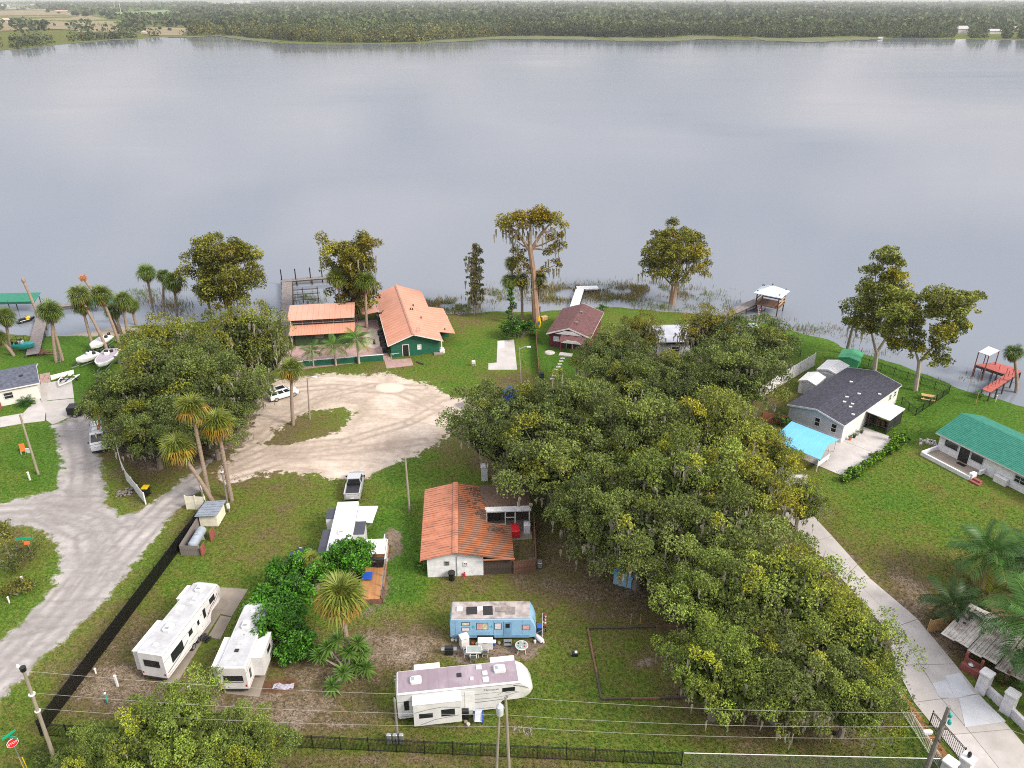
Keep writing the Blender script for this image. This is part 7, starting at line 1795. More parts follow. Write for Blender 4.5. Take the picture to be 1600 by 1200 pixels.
# ------------------------------------------------------------------ boats
def boat(label, loc, rz, L_, Wd, hullm, deckm, z=.6, trailer=True, name='boat'):
    o = thing(name, label, 'boat', loc, rz); h = Wd / 2; S = []
    for s_, w_, k, gz in ((0, .92, .25, .95), (.3, 1, .18, .95), (.6, .98, .16, 1.0), (.8, .72, .22, 1.08), (.93, .36, .38, 1.15), (1, .05, .7, 1.2)):
        x = s_ * L_; S.append([(x, 0, z + k), (x, h * w_ * .72, z + k + .18), (x, h * w_, z + gz * .8), (x, h * w_ * 1.03, z + gz), (x, -h * w_ * 1.03, z + gz), (x, -h * w_, z + gz * .8), (x, -h * w_ * .72, z + k + .18)])
    mb = MB(); mb.loft(S); part('hull', mb, MT[hullm], o, True)
    mb = MB(); pl = [(x[3][0] * .93 + .15, x[3][1] * .82) for x in S[:-1]] + [(x[4][0] * .93 + .15, x[4][1] * .82) for x in S[:-1][::-1]]; mb.prism(pl, z + .9, z + 1.13); part('deck', mb, MT[deckm], o)
    mb = MB(); mb.rbox((L_ * .38, 0, z + 1.35), (.8, .7, .5), .1); a = part('console', mb, MT['plastic_white'], o); mb = MB(); mb.plate((L_ * .42, -.35, z + 1.6), (L_ * .42, .35, z + 1.6), (L_ * .38, .35, z + 1.95), (L_ * .38, -.35, z + 1.95), .02); part('windscreen', mb, MT['glass'], a)
    for y in (-.4, .4): mb = MB(); mb.rbox((L_ * .24, y, z + 1.3), (.5, .5, .4), .08); part('seat', mb, MT['rubber'], o)
    mb = MB(); mb.rbox((-.25, 0, z + 1.1), (.5, .4, .6), .08); mb.box((-.3, 0, z + .5), (.2, .15, .9)); part('outboard_motor', mb, MT['black'], o)
    if trailer:
        mb = MB()
        for y in (-.6, .6): mb.box((L_ * .45, y, .5), (L_ * 1.0, .1, .1))
        mb.box((L_ * 1.1, 0, .5), (L_ * .35, .1, .1)); part('trailer_frame', mb, MT['steel'], o)
        for y in (-1, 1): wheel(o, L_ * .35, y * (h * .85), .3)
    return o
MT['boat_green'] = M('white and green gelcoat', (.62, .68, .66), .3); MT['carpet'] = M('grey lilac boat carpet', (.36, .32, .36), .9)
s0, s1 = g(177, 551, 1), g(147, 588, 1); boat('white boat with a lilac deck on a trailer, nearest the left grove', (s0.x, s0.y, 0), ang(s0, s1), 6.6, 2.9, 'boat_green', 'carpet', .7)
s0, s1 = g(170, 529, 1), g(146, 545, 1); boat('small white boat behind the lilac decked one, stern to the lake', (s0.x, s0.y, 0), ang(s0, s1), 5.0, 2.3, 'plastic_white', 'plastic_white', .6)
s0, s1 = g(154, 556, .8), g(128, 566, .8); o = boat('low white and grey boat beside the lilac decked one', (s0.x, s0.y, 0), ang(s0, s1), 3.8, 1.9, 'plastic_white', 'grey_siding', .5)
o = boat('teal boat with a dark frame on the shore by the left dock', g(24, 548), R(0), 3.6, 1.7, 'teal', 'teal', .3, False)
mb = MB()
for x in (.3, 1.6):
    for y in (-.7, .7): mb.tube([(x, y, 1.2), (x, y, 2.4)], .04, 5)
mb.box((.95, .7, 2.4), (1.4, .05, .05)); mb.box((.95, -.7, 2.4), (1.4, .05, .05)); mb.box((.3, 0, 2.4), (.05, 1.4, .05)); part('canopy_frame', mb, MT['rail_black'], o)
js = thing('jet_ski', 'black and yellow jet ski floating by the green roofed dock', 'jet ski', g(40, 503, WATER_Z), R(50))
mb = MB(); mb.loft([[(x, 0, z0), (x, w_, z0 + .2), (x, w_ * 1.05, z1), (x, -w_ * 1.05, z1), (x, -w_, z0 + .2)] for x, w_, z0, z1 in ((-1.4, .5, 0, .45), (0, .6, -.05, .5), (1.0, .45, 0, .6), (1.7, .06, .3, .65))]); part('hull', mb, MT['black'], js, True)
mb = MB(); mb.rbox((-.4, 0, .7), (1.3, .4, .35), .1); part('seat', mb, MT['black'], js); mb = MB(); mb.rbox((.55, 0, .75), (.8, .6, .4), .12); part('cowling', mb, MT['yellow'], js); mb = MB(); mb.box((.3, 0, 1.08), (.08, .8, .06)); part('handlebar', mb, MT['black'], js); mb = MB(); mb.box((-.2, -.55, .52), (1.6, .1, .06)); mb.box((-.2, .55, .52), (1.6, .1, .06)); part('footwell', mb, MT['plastic_white'], js)
# empty boat trailer on the left drive
o = thing('boat_trailer', 'empty white V shaped boat trailer on the house driveway', 'trailer', g(94, 607), R(92))
mb = MB()
for s in (-1, 1): mb.tube([(0, 0, .5), (1.6, s * 1.0, .5), (4.0, s * 1.25, .5)], .08, 5)
for x in (1.6, 2.6, 3.6): mb.box((x, 0, .5), (.1, 2.1, .08))
part('frame', mb, MT['plastic_white'], o)
for s in (-1, 1): wheel(o, 2.9, s * 1.35, .32); mb = MB(); mb.rbox((2.9, s * 1.35, .72), (.9, .3, .1), .05); part('mudguard', mb, MT['plastic_white'], o); mb = MB(); mb.box((2.4, s * .4, .62), (2.6, .12, .1)); part('bunk', mb, MT['rubber'], o)
# ------------------------------------------------------------------ docks
def dock(name, label, runs, z, m, pile='dark_wood', rail=None, depth=1.6, cat='dock', edge=None):
    """runs: list of (a, b, width) in world; planks across each run, joined because they are too fine to tell apart one by one"""
    o0 = Vector(runs[0][0]); o = thing(name, label, cat, (o0.x, o0.y, 0)); o0.z = 0
    for a, b, w_ in runs:
        a, b = Vector(a) - o0, Vector(b) - o0; a.z = b.z = 0; L2 = (b - a).length; an = ang(a, b); d_ = (b - a).normalized(); s_ = Vector((-d_.y, d_.x, 0))
        mb = MB(); k = int(L2 / .3)
        for i in range(k):
            p_ = a.lerp(b, (i + .5) / k); mb.box((p_.x, p_.y, z + random.uniform(-.008, .008)), (L2 / k - .025, w_ + random.uniform(-.03, .03), .06), an)
        pk_ = part('planks', mb, MT[m], o); pk_['kind'] = 'stuff'
        mb = MB()
        for e in (-1, 1):
            c = (a + b) / 2 + s_ * (e * (w_ / 2 - .06)); mb.box((c.x, c.y, z - .16), (L2, .08, .24), an)
        part('beam', mb, MT[edge or pile], o)
        k = max(1, round(L2 / 3.2)); mb = MB(); mb.tube([(0, 0, -1.8), (0, 0, z + .02)], .11, 7); pm_ = mb.mesh('pile', MT[pile])
        for i in range(k + 1):
            for e in (-1, 1): p_ = a.lerp(b, i / k) + s_ * (e * (w_ / 2 + .03)); link('pile', pm_, o, (p_.x, p_.y, 0))
    return o
dk1 = dock('dock', 'long grey lake dock with tall black posts behind the pavilion', [(g(449, 532), g(449, 446), 2.1), (g(440, 444), g(512, 438), 1.6)], .75, 'grey_wood')
o0 = Vector((dk1.location.x, dk1.location.y, 0))
for x, y in ((441, 443), (463, 442), (486, 440), (504, 438)):
    p_ = g(x, y) - o0; mb = MB(); mb.tube([(p_.x, p_.y, -1.5), (p_.x, p_.y, 3.1)], .12, 7); part('mooring_post', mb, MT['black'], dk1)
for y, x1 in ((454, 497), (461, 498), (470, 498)):
    a, b = g(452, y, .4) - o0, g(x1, y - 3, .4) - o0; mb = MB(); mb.plate((a.x, a.y - .12, .5), (b.x, b.y - .12, .5), (b.x, b.y + .12, .5), (a.x, a.y + .12, .5), .12); part('finger_walk', mb, MT['dark_wood'], dk1)
for x, y in ((473, 456), (496, 454), (497, 462), (498, 471), (474, 470)): p_ = g(x, y) - o0; mb = MB(); mb.tube([(p_.x, p_.y, -1.5), (p_.x, p_.y, .9)], .1, 6); part('pile', mb, MT['dark_wood'], dk1)
dock('dock', 'white L shaped lake dock beyond the maroon house', [(g(897, 484), g(906, 456), 1.7), (g(901, 454), g(934, 453), 1.9)], .6, 'white_paint', 'dark_wood', edge='white_paint')
dkg = dock('dock', 'grey plank walkway running out to the gazebo', [(g(1128, 494, .8), g(1190, 467, .8), 2.0)], .8, 'grey_wood', 'dark_wood')
ga = g(1201, 487, WATER_Z); qz = R(-35)
gz = thing('gazebo', 'stilted lake gazebo with a pale blue hipped roof', 'gazebo', (ga.x, ga.y, 0), qz); hw, hd = 2.3, 2.1
mb = MB(); mb.box((0, 0, 1.35), (4.6, 4.2, .14)); part('floor', mb, MT['brown_wood'], gz)
for x in (-1, 1):
    for y in (-1, 1): mb = MB(); mb.box((x * 2.1, y * 1.9, 1.4), (.18, .18, 5.6)); part('post', mb, MT['dark_wood'], gz)
for x in (-1, 1):
    mb = MB()
    for z in (1.85, 2.5): mb.box((x * 2.13, 0, z), (.08, 3.7, .25))
    part('side_rail', mb, MT['new_wood'], gz)
mb = MB(); mb.box((0, 1.9, 1.9), (4.0, .08, .2)); mb.box((0, 1.9, 2.5), (4.0, .08, .1)); part('side_rail', mb, MT['brown_wood'], gz)
E_ = [(-2.7, -2.5, 3.7), (2.7, -2.5, 3.7), (2.7, 2.5, 3.7), (-2.7, 2.5, 3.7)]; TP = (0, 0, 5.0)
MT['gazebo_roof'] = M('pale blue sheet metal', (.56, .66, .74), .4, var=.06)
for i in range(4):
    mb = MB(); a, b = Vector(E_[i]), Vector(E_[(i + 1) % 4]); c = Vector(TP); mb.add([a, b, c, a - Vector((0, 0, .08)), b - Vector((0, 0, .08)), c - Vector((0, 0, .08))], [(0, 1, 2), (5, 4, 3), (0, 3, 4, 1)])
    for k in range(1, 6): e = a.lerp(b, k / 6); m_ = e.lerp(c, 1 - abs(k / 6 - .5) * 2 + .02) if False else e.lerp(c, .97 - abs(k / 6 - .5) * 1.9); mb.tube([e + Vector((0, 0, .02)), m_ + Vector((0, 0, .02))], .025, 4)
    part('roof_slope', mb, MT['gazebo_roof'], gz)
for x, y, z in ((0, 0, 5.0), (-2.4, 1.9, 3.9)): mb = MB(); mb.lathe((x, y, z), [(.05, 0), (.12, .1), (.1, .3), (.03, .42)], 7); part('finial', mb, MT['rubber'], gz)
rdz = 1.5
D = lambda x, y, z=rdz: g(1480 + x / 10.91, 520 + y / 10.91, z)
rd = thing('dock', 'salmon red boat dock with a flat white canopy at the right edge', 'dock', D(735, 1000, 0)); o0 = Vector(rd.location)
def plank_area(par, q4, n, m, t=.08, nm='board'):
    a, b, c, d = [Vector(v) - o0 for v in q4]
    for v_ in (a, b, c, d): v_.z = rdz
    for i in range(n):
        s0, s1 = (i + .04) / n, (i + .96) / n; mb = MB(); mb.plate(a.lerp(d, s0), b.lerp(c, s0), b.lerp(c, s1), a.lerp(d, s1), t); part(nm, mb, MT[m], par)
plank_area(rd, [D(735, 1015), D(1265, 660), D(1170, 590), D(590, 960)][:4], 10, 'red_dock'); plank_area(rd, [D(970, 705), D(1180, 600), D(800, 500), D(490, 540)], 16, 'red_dock')
mb = MB()
for x, y in ((735, 1015), (860, 950), (980, 860), (1120, 760), (1250, 680), (490, 545), (650, 600), (860, 670), (960, 700), (600, 960), (800, 840), (810, 505), (655, 520)):
    p_ = D(x, y) - o0; p_.z = 0; mb.tube([(p_.x, p_.y, -2.2), (p_.x, p_.y, rdz)], .11, 6)
part('pile', mb, MT['dark_wood'], rd)
mb = MB()
for a, b in (((735, 1015), (1265, 660)), ((490, 545), (970, 705))): a, b = D(*a) - o0, D(*b) - o0; mb.plate((a.x, a.y, rdz - .1), (b.x, b.y, rdz - .1), (b.x + .05, b.y + .08, rdz - .1), (a.x + .05, a.y + .08, rdz - .1), .35)
part('beam', mb, MT['dark_wood'], rd)
mb = MB()
for x, y in ((960, 790), (1040, 740), (1110, 720), (1010, 690), (880, 640), (820, 880), (760, 900), (880, 860), (690, 940)): p_ = D(x, y) - o0; mb.tube([(p_.x, p_.y, rdz), (p_.x, p_.y, rdz + .95)], .05, 5)
part('rail_post', mb, MT['brick_red'], rd)
cz = 4.0; C4 = [D(540, 325, cz), D(715, 385, cz), D(890, 300, cz), D(705, 230, cz)]
mb = MB(); mb.plate(*[v_ - o0 for v_ in C4], .12); part('canopy', mb, MT['roof_white'], rd)
mb = MB()
for v_ in C4: p_ = v_ - o0; mb.tube([(p_.x, p_.y, -1.5), (p_.x, p_.y, cz - .1)], .08, 6)
part('canopy_post', mb, MT['brick_red'], rd)
dl = dock('dock', 'grey plank dock running out past the ladder palms to the green roof', [(g(52, 558), g(70, 486), 2.0), (g(66, 484), g(150, 476), 1.6)], .5, 'grey_wood', 'dark_wood')
p_ = g(26, 486, WATER_Z); bh = thing('boat_shelter', 'long dark green boat shelter roof standing in the lake', 'boat shelter', (p_.x, p_.y, 0), R(4))
mb = MB(); mb.plate((-6, -1.3, 2.0), (4.6, -1.3, 2.0), (4.6, 1.6, 2.8), (-6, 1.6, 2.8), .1); part('roof', mb, MT['green_metal'], bh)
mb = MB(); mb.box((-.7, -1.28, 1.75), (10.4, .06, .45)); part('fascia', mb, MT['green_paint'], bh)
for x in (-5.5, -.5, 4.2):
    for y in (-1.1, 1.4): mb = MB(); mb.tube([(x, y, -1.5), (x, y, 2.1)], .09, 6); part('post', mb, MT['dark_wood'], bh)
p_ = g(156, 487, WATER_Z); bs = thing('boat_lift', 'dark green boat lift at the end of the left dock, behind the palms', 'boat lift', (p_.x, p_.y, 0), R(8))
mb = MB(); mb.plate((-2, -1, 1.5), (3, -1, 1.5), (3, 1.2, 2.0), (-2, 1.2, 2.0), .1); part('roof', mb, MT['green_paint'], bs)
for x in (-1.8, 2.8):
    for y in (-.9, 1.1): mb = MB(); mb.tube([(x, y, -1.5), (x, y, 1.7)], .08, 6); part('post', mb, MT['dark_wood'], bs)
# ------------------------------------------------------------------ fences
def metal_fence(name, label, a, b, h, step, m='rail_black', sp=.105, r=.016, top=True, cat='fence'):
    a, b = Vector((a[0], a[1], 0)), Vector((b[0], b[1], 0)); L_ = (b - a).length; n = max(1, round(L_ / step)); o = thing(name, label, cat, a, ang(a, b)); w_ = L_ / n
    mb = MB(); mb.box((0, 0, h / 2 + .03), (.075, .075, h + .1)); mb.add([(-.05, -.05, h + .08), (.05, -.05, h + .08), (.05, .05, h + .08), (-.05, .05, h + .08), (0, 0, h + .14)], [(0, 1, 4), (1, 2, 4), (2, 3, 4), (3, 0, 4)]); pm_ = mb.mesh('post', MT[m])
    for i in range(n + 1): link('post', pm_, o, (i * w_, 0, 0))
    zs = [.12, h - .16, h - .03] if top else [.1, h - .05]
    mb = MB(); mb.box((w_ / 2, 0, 0), (w_ - .08, .035, .04)); rm = mb.mesh('rail', MT[m])
    mb = MB(); k = int(w_ / sp)
    for j in range(1, k): mb.box((w_ * j / k, 0, h / 2), (r * 1.4, r * 1.4, h - .05))
    bm_ = mb.mesh('pickets', MT[m])
    for i in range(n):
        for z in zs: link('rail', rm, o, (i * w_, 0, z))
        pk_ = link('pickets', bm_, o, (i * w_, 0, 0)); pk_['kind'] = 'stuff'
    return o
C0 = g(65, 1150)
metal_fence('metal_fence', 'black metal picket fence running along the road on the left', C0, g(324, 802), 1.75, 2.4, sp=.075, r=.026)
metal_fence('metal_fence', 'black metal picket fence along the bottom edge of the picture', C0, g(1064, 1196), 1.45, 2.25)
MT['wire'] = M('galvanised mesh', (.34, .35, .36), .5, .4)
o = thing('mesh_fence', 'grey wire mesh fence with a pale top rail at the bottom right', 'fence', g(1066, 1197)); a, b = Vector(), g(1462, 1206) - g(1066, 1197); L_ = b.length; an = ang(a, b)
mb = MB(); mb.tube([(0, 0, 1.5), b + Vector((0, 0, 1.5))], .035, 6); part('top_rail', mb, MT['white_paint'], o)
mb = MB()
for i in range(8): p_ = b * (i / 7); mb.tube([p_, p_ + Vector((0, 0, 1.5))], .03, 6)
part('post', mb, MT['steel'], o)
mb = MB(); d_ = b.normalized(); k = int(L_ / .11)
for i in range(k):
    p_ = b * (i / k)
    for s in (-1, 1):
        q0, q1 = p_ + (Vector((0, 0, 0)) if s > 0 else d_ * 1.45), p_ + (d_ * 1.45 if s > 0 else Vector((0, 0, 0))) + Vector((0, 0, 1.45)); mb.add([q0 - d_ * .004, q0 + d_ * .004, q1 + d_ * .004, q1 - d_ * .004], [(0, 1, 2, 3)])
w_ = part('wire_mesh', mb, MT['wire'], o); w_['kind'] = 'stuff'
for i, (a, b, lb) in enumerate(((g(1337, 566), g(1482, 615), 'black low yard fence between the pale trunks and the lake lawn'), (g(1482, 615), g(1430, 650), 'black low yard fence beside the picnic table'), (g(1430, 650), g(1408, 632), 'short black fence closing the yard against the grey home'), (g(1228, 545), g(1250, 558), 'black fence by the end of the long white fence'))): metal_fence('yard_fence', lb, a, b, 1.25, 2.2, sp=.2, r=.014)
def panel_fence(name, label, a, b, h, m, w_=2.4, t=.05):
    a, b = Vector((a[0], a[1], 0)), Vector((b[0], b[1], 0)); L_ = (b - a).length; n = max(1, round(L_ / w_)); o = thing(name, label, 'fence', a, ang(a, b))
    for i in range(n): mb = MB(); mb.box((L_ * (i + .5) / n, 0, h / 2), (L_ / n - .14, t, h - .08)); part('panel', mb, MT[m], o)
    for i in range(n + 1): mb = MB(); mb.box((L_ * i / n, 0, h / 2 + .05), (.13, .13, h + .1)); part('post', mb, MT[m], o)
    return o
panel_fence('vinyl_fence', 'long white panel fence running towards the lake beside the sheds', g(1187, 622), g(1271, 572), 2.3, 'white_paint')
panel_fence('entrance_fence', 'white panel fence standing beside the yellow lidded bin', g(228, 788), g(199, 752), 1.6, 'white_paint', 1.9)
o = thing('fence_rail', 'thin pale curved rail running up from the white panels into the left grove', 'rail', g(199, 752)); a = g(199, 752); mb = MB(); pts = [g(x, y) - a + Vector((0, 0, z)) for x, y, z in ((199, 752, 1.5), (192, 735, 1.4), (188, 720, 1.4), (184, 702, 1.3))]; mb.tube(pts, .07, 6)
part('rail', mb, MT['white_paint'], o); mb = MB()
for p_ in pts: mb.box((p_.x, p_.y, p_.z / 2), (.1, .1, p_.z))
part('post', mb, MT['white_paint'], o)
panel_fence('gate_leaf', 'cream gate leaf facing the camera at the end of the black road fence', g(293, 796), g(323, 797), 1.9, 'cream', 1.2)
panel_fence('gate_leaf', 'cream gate leaf swung back behind the other, beside the leaning palm', g(323, 797), g(314, 768), 1.9, 'cream', 1.2)
board_fence('board_fence', 'orange board fence panel at the left front corner of the grey home', g(1190, 658), g(1229, 664), 1.5, 'orange_metal', .16)
board_fence('board_fence', 'short fresh yellow board fence panel beside the lower driveway', g(1450, 988), g(1503, 977), 1.5, 'new_wood', .17)
board_fence('board_fence', 'narrow brown boundary fence seen end on between the hall lawn and the maroon house', g(834, 492), g(842, 592), 1.2, 'brown_wood', .3)
# timber edging
def logs(label, runs, group=None):
    o = thing('timber_edging', label, 'edging', g(*runs[0][0])); o0 = g(*runs[0][0])
    for a, b in runs:
        a, b = g(*a) - o0, g(*b) - o0; L_ = (b - a).length; n = max(1, round(L_ / 2.4))
        for i in range(n):
            c = a.lerp(b, (i + .5) / n); mb = MB(); mb.rbox((0, 0, .1), (L_ / n - .05, .17, .24), .03); part('timber', mb, MT['brown_wood' if random.random() < .6 else 'dark_wood'], o, loc=(c.x + random.uniform(-.03, .03), c.y + random.uniform(-.03, .03), 0), rz=ang(a, b) + random.uniform(-.012, .012))
logs('rectangle of old timbers laid on the grass left of the front right grove', [((918, 984), (940, 1093)), ((918, 983), (1060, 980)), ((940, 1094), (1078, 1091))])
# propane enclosure
A = g(283, 868); q = ang(g(283, 868), g(325, 800)); en = thing('tank_enclosure', 'grey board enclosure around a pale propane tank beside the black fence', 'enclosure', A, q)
L_ = (g(325, 800) - A).length
mb = MB(); mb.box((0, 0, .65), (.155, .03, 1.3)); bm_ = mb.mesh('board', MT['grey_wood'])
for i in range(int(L_ / .17)): link('board', bm_, en, (i * .17 + .1, 0, random.uniform(-.03, .03)))
for i in range(12): l_ = link('board', bm_, en, (0.02, -.1 - i * .17, random.uniform(-.03, .03)), R(90))
mb = MB(); mb.box((.3, -2.35, .6), (1.0, .08, 1.2)); mb.box((3.0, -2.4, .6), (1.2, .08, 1.3)); part('door', mb, MT['brick_red'], en)
mb = MB(); mb.box((L_ - 1.6, -2.2, .85), (2.4, .08, 1.6)); mb.box((L_ - 2.8, -1.2, .8), (.06, 2.0, 1.5)); part('shed_wall', mb, MT['cream'], en)
mb = MB(); mb.plate((L_ - 3.2, -2.5, 1.85), (L_ - .2, -2.5, 1.85), (L_ - .2, .1, 1.65), (L_ - 3.2, .1, 1.65), .05)
for k in range(6): mb.box((L_ - 2.95 + k * .5, -1.2, 1.79), (.06, 2.6, .06), 0, -.076)
part('shed_roof', mb, M('blue grey sheet roof', (.33, .38, .44), .45, .3, stain=.3), en)
tk = thing('propane_tank', 'pale grey horizontal propane tank inside the board enclosure', 'tank', A, q)
mb = MB(); pts = [(.5 + t_ , -1.1, .8) for t_ in (0, .08, .25, 3.0, 3.17, 3.25)]; mb.tube(pts, [.15, .38, .52, .52, .38, .15], 16); part('vessel', mb, MT['tank_grey'], tk, True); mb = MB(); mb.box((1.2, -1.1, .2), (.15, .8, .4)); mb.box((2.8, -1.1, .2), (.15, .8, .4)); part('saddle', mb, MT['concrete'], tk); mb = MB(); mb.lathe((2.0, -1.1, 1.3), [(.16, 0), (.16, .12), (.05, .18)], 8); part('valve_cap', mb, MT['steel'], tk)
# ------------------------------------------------------------------ poles, lamps, wires
def pole(name, label, b, t, r=.14, m='pole_wood', cat='pole'):
    B = g(*b); h = px_height(b, t[1]); S, C = math.sin(PITCH), math.cos(PITCH); f = B.y * C + (CH - h) * S; x = (t[0] - 800) / CF * f - B.x
    o = thing(name, label, cat, B); mb = MB(); mb.tube([(0, 0, -.4), (x * .5, 0, h * .5), (x, 0, h)], [r * 1.25, r * 1.05, r * .85], 9); part('shaft', mb, MT[m], o, True); o['tip'] = (B.x + x, B.y, h)
    return o, Vector((x, 0, h)), B
WP = []
o, T, B = pole('utility_pole', 'leaning timber utility pole in the bottom left corner', (92, 1205), (37, 1048), .13); WP.append(B + T)
mb = MB(); mb.lathe(T, [(.2, 0), (.22, .35), (.08, .42)], 8); part('pole_cap', mb, MT['black'], o); mb = MB(); mb.lathe(T + Vector((-.3, 0, .3)), [(.05, 0), (.14, .08), (.08, .28)], 8); mb.lathe(T * .78, [(.25, -.04), (.25, .04)], 8); mb.lathe(T * .62, [(.22, -.04), (.22, .04)], 8); part('insulator', mb, MT['plastic_white'], o)
o, T, B = pole('utility_pole', 'timber utility pole with a grey transformer can at the bottom middle', (796, 1212), (790, 1088), .115); WP.append(B + T)
mb = MB(); mb.lathe(T + Vector((-.42, 0, -1.9)), [(.1, 0), (.27, .1), (.28, .9), (.2, 1.0), (.08, 1.15)], 12); part('transformer', mb, M('pale grey enamel', (.55, .57, .6), .4), o, True); mb = MB(); mb.box(T + Vector((-.2, 0, -1.2)), (.3, .1, .1)); mb.lathe(T + Vector((.12, 0, -.1)), [(.05, 0), (.09, .1), (.03, .25)], 7); part('bracket', mb, MT['steel'], o)
o, T, B = pole('support_pole', 'paler bracing pole just left of the transformer pole', (775, 1212), (780, 1118), .1)
o, T, B = pole('utility_pole', 'dark timber utility pole over the gate at the bottom right', (1440, 1222), (1483, 1104), .17, 'grey_wood'); WP.append(B + T)
mb = MB(); mb.box(T * .72, (.9, .12, .12)); mb.box(T * .6, (.12, .8, .12)); part('crossarm', mb, MT['dark_wood'], o); mb = MB(); mb.lathe(T * .86 + Vector((.3, 0, 0)), [(.05, 0), (.16, .1), (.16, .4), (.05, .5)], 8); mb.lathe(T * .8 + Vector((.3, -.2, 0)), [(.05, 0), (.14, .1), (.14, .4), (.05, .5)], 8); part('insulator', mb, MT['teal'], o); mb = MB(); mb.rbox(T * .68 + Vector((-.9, 0, 0)), (.7, .3, .25), .08); part('lamp_head', mb, MT['plastic_white'], o)
o, T, B = pole('meter_pole', 'short grey pole carrying three meter cabinets behind the bottom fence', (622, 1160), (616, 1092), .1, 'grey_wood')
for k in range(3): mb = MB(); mb.rbox((-.65 + k * .5, -.25, .75), (.38, .3, 1.0), .06); part('meter_cabinet', mb, MT['steel'], o)
mb = MB(); mb.lathe(T, [(.05, -.3), (.13, -.2), (.05, .1)], 8); part('weatherhead', mb, MT['steel'], o)
o, T, B = pole('utility_pole', 'slim pale utility pole on the green verge at the left', (60, 741), (31, 648), .13)
o, T, B = pole('utility_pole', 'plain timber pole on the grass behind the pickup', (640, 800), (633, 714), .13)
o, T, B = pole('service_pole', 'slim grey service pole between the gate palms and the tank shed', (358, 800), (345, 727), .09, 'grey_wood'); mb = MB(); mb.rbox((.1, -.2, 1.0), (.35, .25, .6), .05); mb.lathe(T * .86, [(.18, 0), (.16, .1)], 8); part('meter_box', mb, MT['plastic_white'], o)
MT['lamp_grey'] = M('grey lamp metal', (.5, .5, .48), .5)
for nm_, lb, b, t, dx, mm in (('street_lamp', 'street lamp standing on the grass island beside the lone palm', (484, 655), (480, 590), .9, 'pole_wood'), ('street_lamp', 'street lamp at the near end of the pale concrete slab', (814, 598), (811, 543), 1.3, 'pole_wood'), ('street_lamp', 'street lamp rising out of the oaks right of the central grove', (1101, 645), (1101, 600), .9, 'pole_wood')):
    o, T, B = pole(nm_, lb, b, t, .1, mm, 'street lamp'); mb = MB(); mb.tube([T + Vector((0, 0, -.3)), T + Vector((dx * .6, -.1, .15)), T + Vector((dx, -.2, .2))], .045, 6); a = part('arm', mb, MT['lamp_grey'], o); mb = MB(); mb.rbox(T + Vector((dx + .2, -.2, .2)), (.65, .3, .18), .06); part('lamp_head', mb, MT['plastic_white'], a)
    if b[0] == 1101: WP.append(B + T)
MT['cable'] = M('pale weathered cable', (.36, .35, .32), .6)
def wire(a, b, sag, label, r=.011):
    a, b = Vector(a), Vector(b); n = 14; pts = [a.lerp(b, i / n) + Vector((0, 0, -sag * 4 * (i / n) * (1 - i / n))) for i in range(n + 1)]; o = thing('power_line', label, 'cable', a, 0, 'overhead power lines'); mb = MB(); mb.tube([p_ - a for p_ in pts], r, 4, False); part('cable', mb, MT['cable'], o)
dz = lambda v, z: Vector((v[0], v[1], v[2] - z))
wire(WP[0], WP[1], .5, 'uppermost power line from the leaning corner pole to the transformer pole'); wire(dz(WP[0], 2.2), dz(WP[1], 1.9), .5, 'middle power line from the leaning corner pole to the transformer pole'); wire(dz(WP[0], 3.8), dz(WP[1], 3.1), .5, 'lowest power line from the leaning corner pole to the transformer pole')
wire(WP[1], dz(WP[2], .6), .5, 'uppermost power line from the transformer pole to the dark gate pole'); wire(dz(WP[1], 1.9), dz(WP[2], 2.0), .5, 'second power line from the transformer pole to the dark gate pole'); wire(dz(WP[1], 3.1), dz(WP[2], 3.2), .5, 'third power line from the transformer pole to the dark gate pole')
wire(WP[2], WP[2] + Vector((14, -8, .5)), .3, 'power line leaving the dark gate pole to the right'); wire(WP[3], WP[3] + Vector((-13, 7, -1.0)), .4, 'service cable leading from the street lamp into the lakeside oaks')
wire(dz(WP[0], .1), WP[0] + Vector((-12, 2, 0)), .2, 'power line leaving the leaning corner pole to the left')
mb = MB()
for x, s_ in ((1272, 0), (1425, 0)): pass
for f in (.12, .16, .45, .5): p_ = dz(WP[1], 1.9).lerp(dz(WP[2], 2.0), f) + Vector((0, 0, -.5 * 4 * f * (1 - f)))
# moss tufts caught on the wires
tuft = thing('moss_tuft', 'strands of dead moss hanging from the power lines right of the transformer pole', 'moss', dz(WP[1], 1.9))
an_ = []
for f in (.02, .045, .05, .055, .03): p_ = dz(WP[1], 3.1).lerp(dz(WP[2], 3.2), f) - dz(WP[1], 1.9) + Vector((0, 0, -.5 * 4 * f * (1 - f))); an_ += [np.array(p_) + np.array([k * .06, 0, 0]) for k in range(3)]
link('strands', moss_mesh('strands', an_, np.random.default_rng(3), (.3, 1.1), .1), tuft)
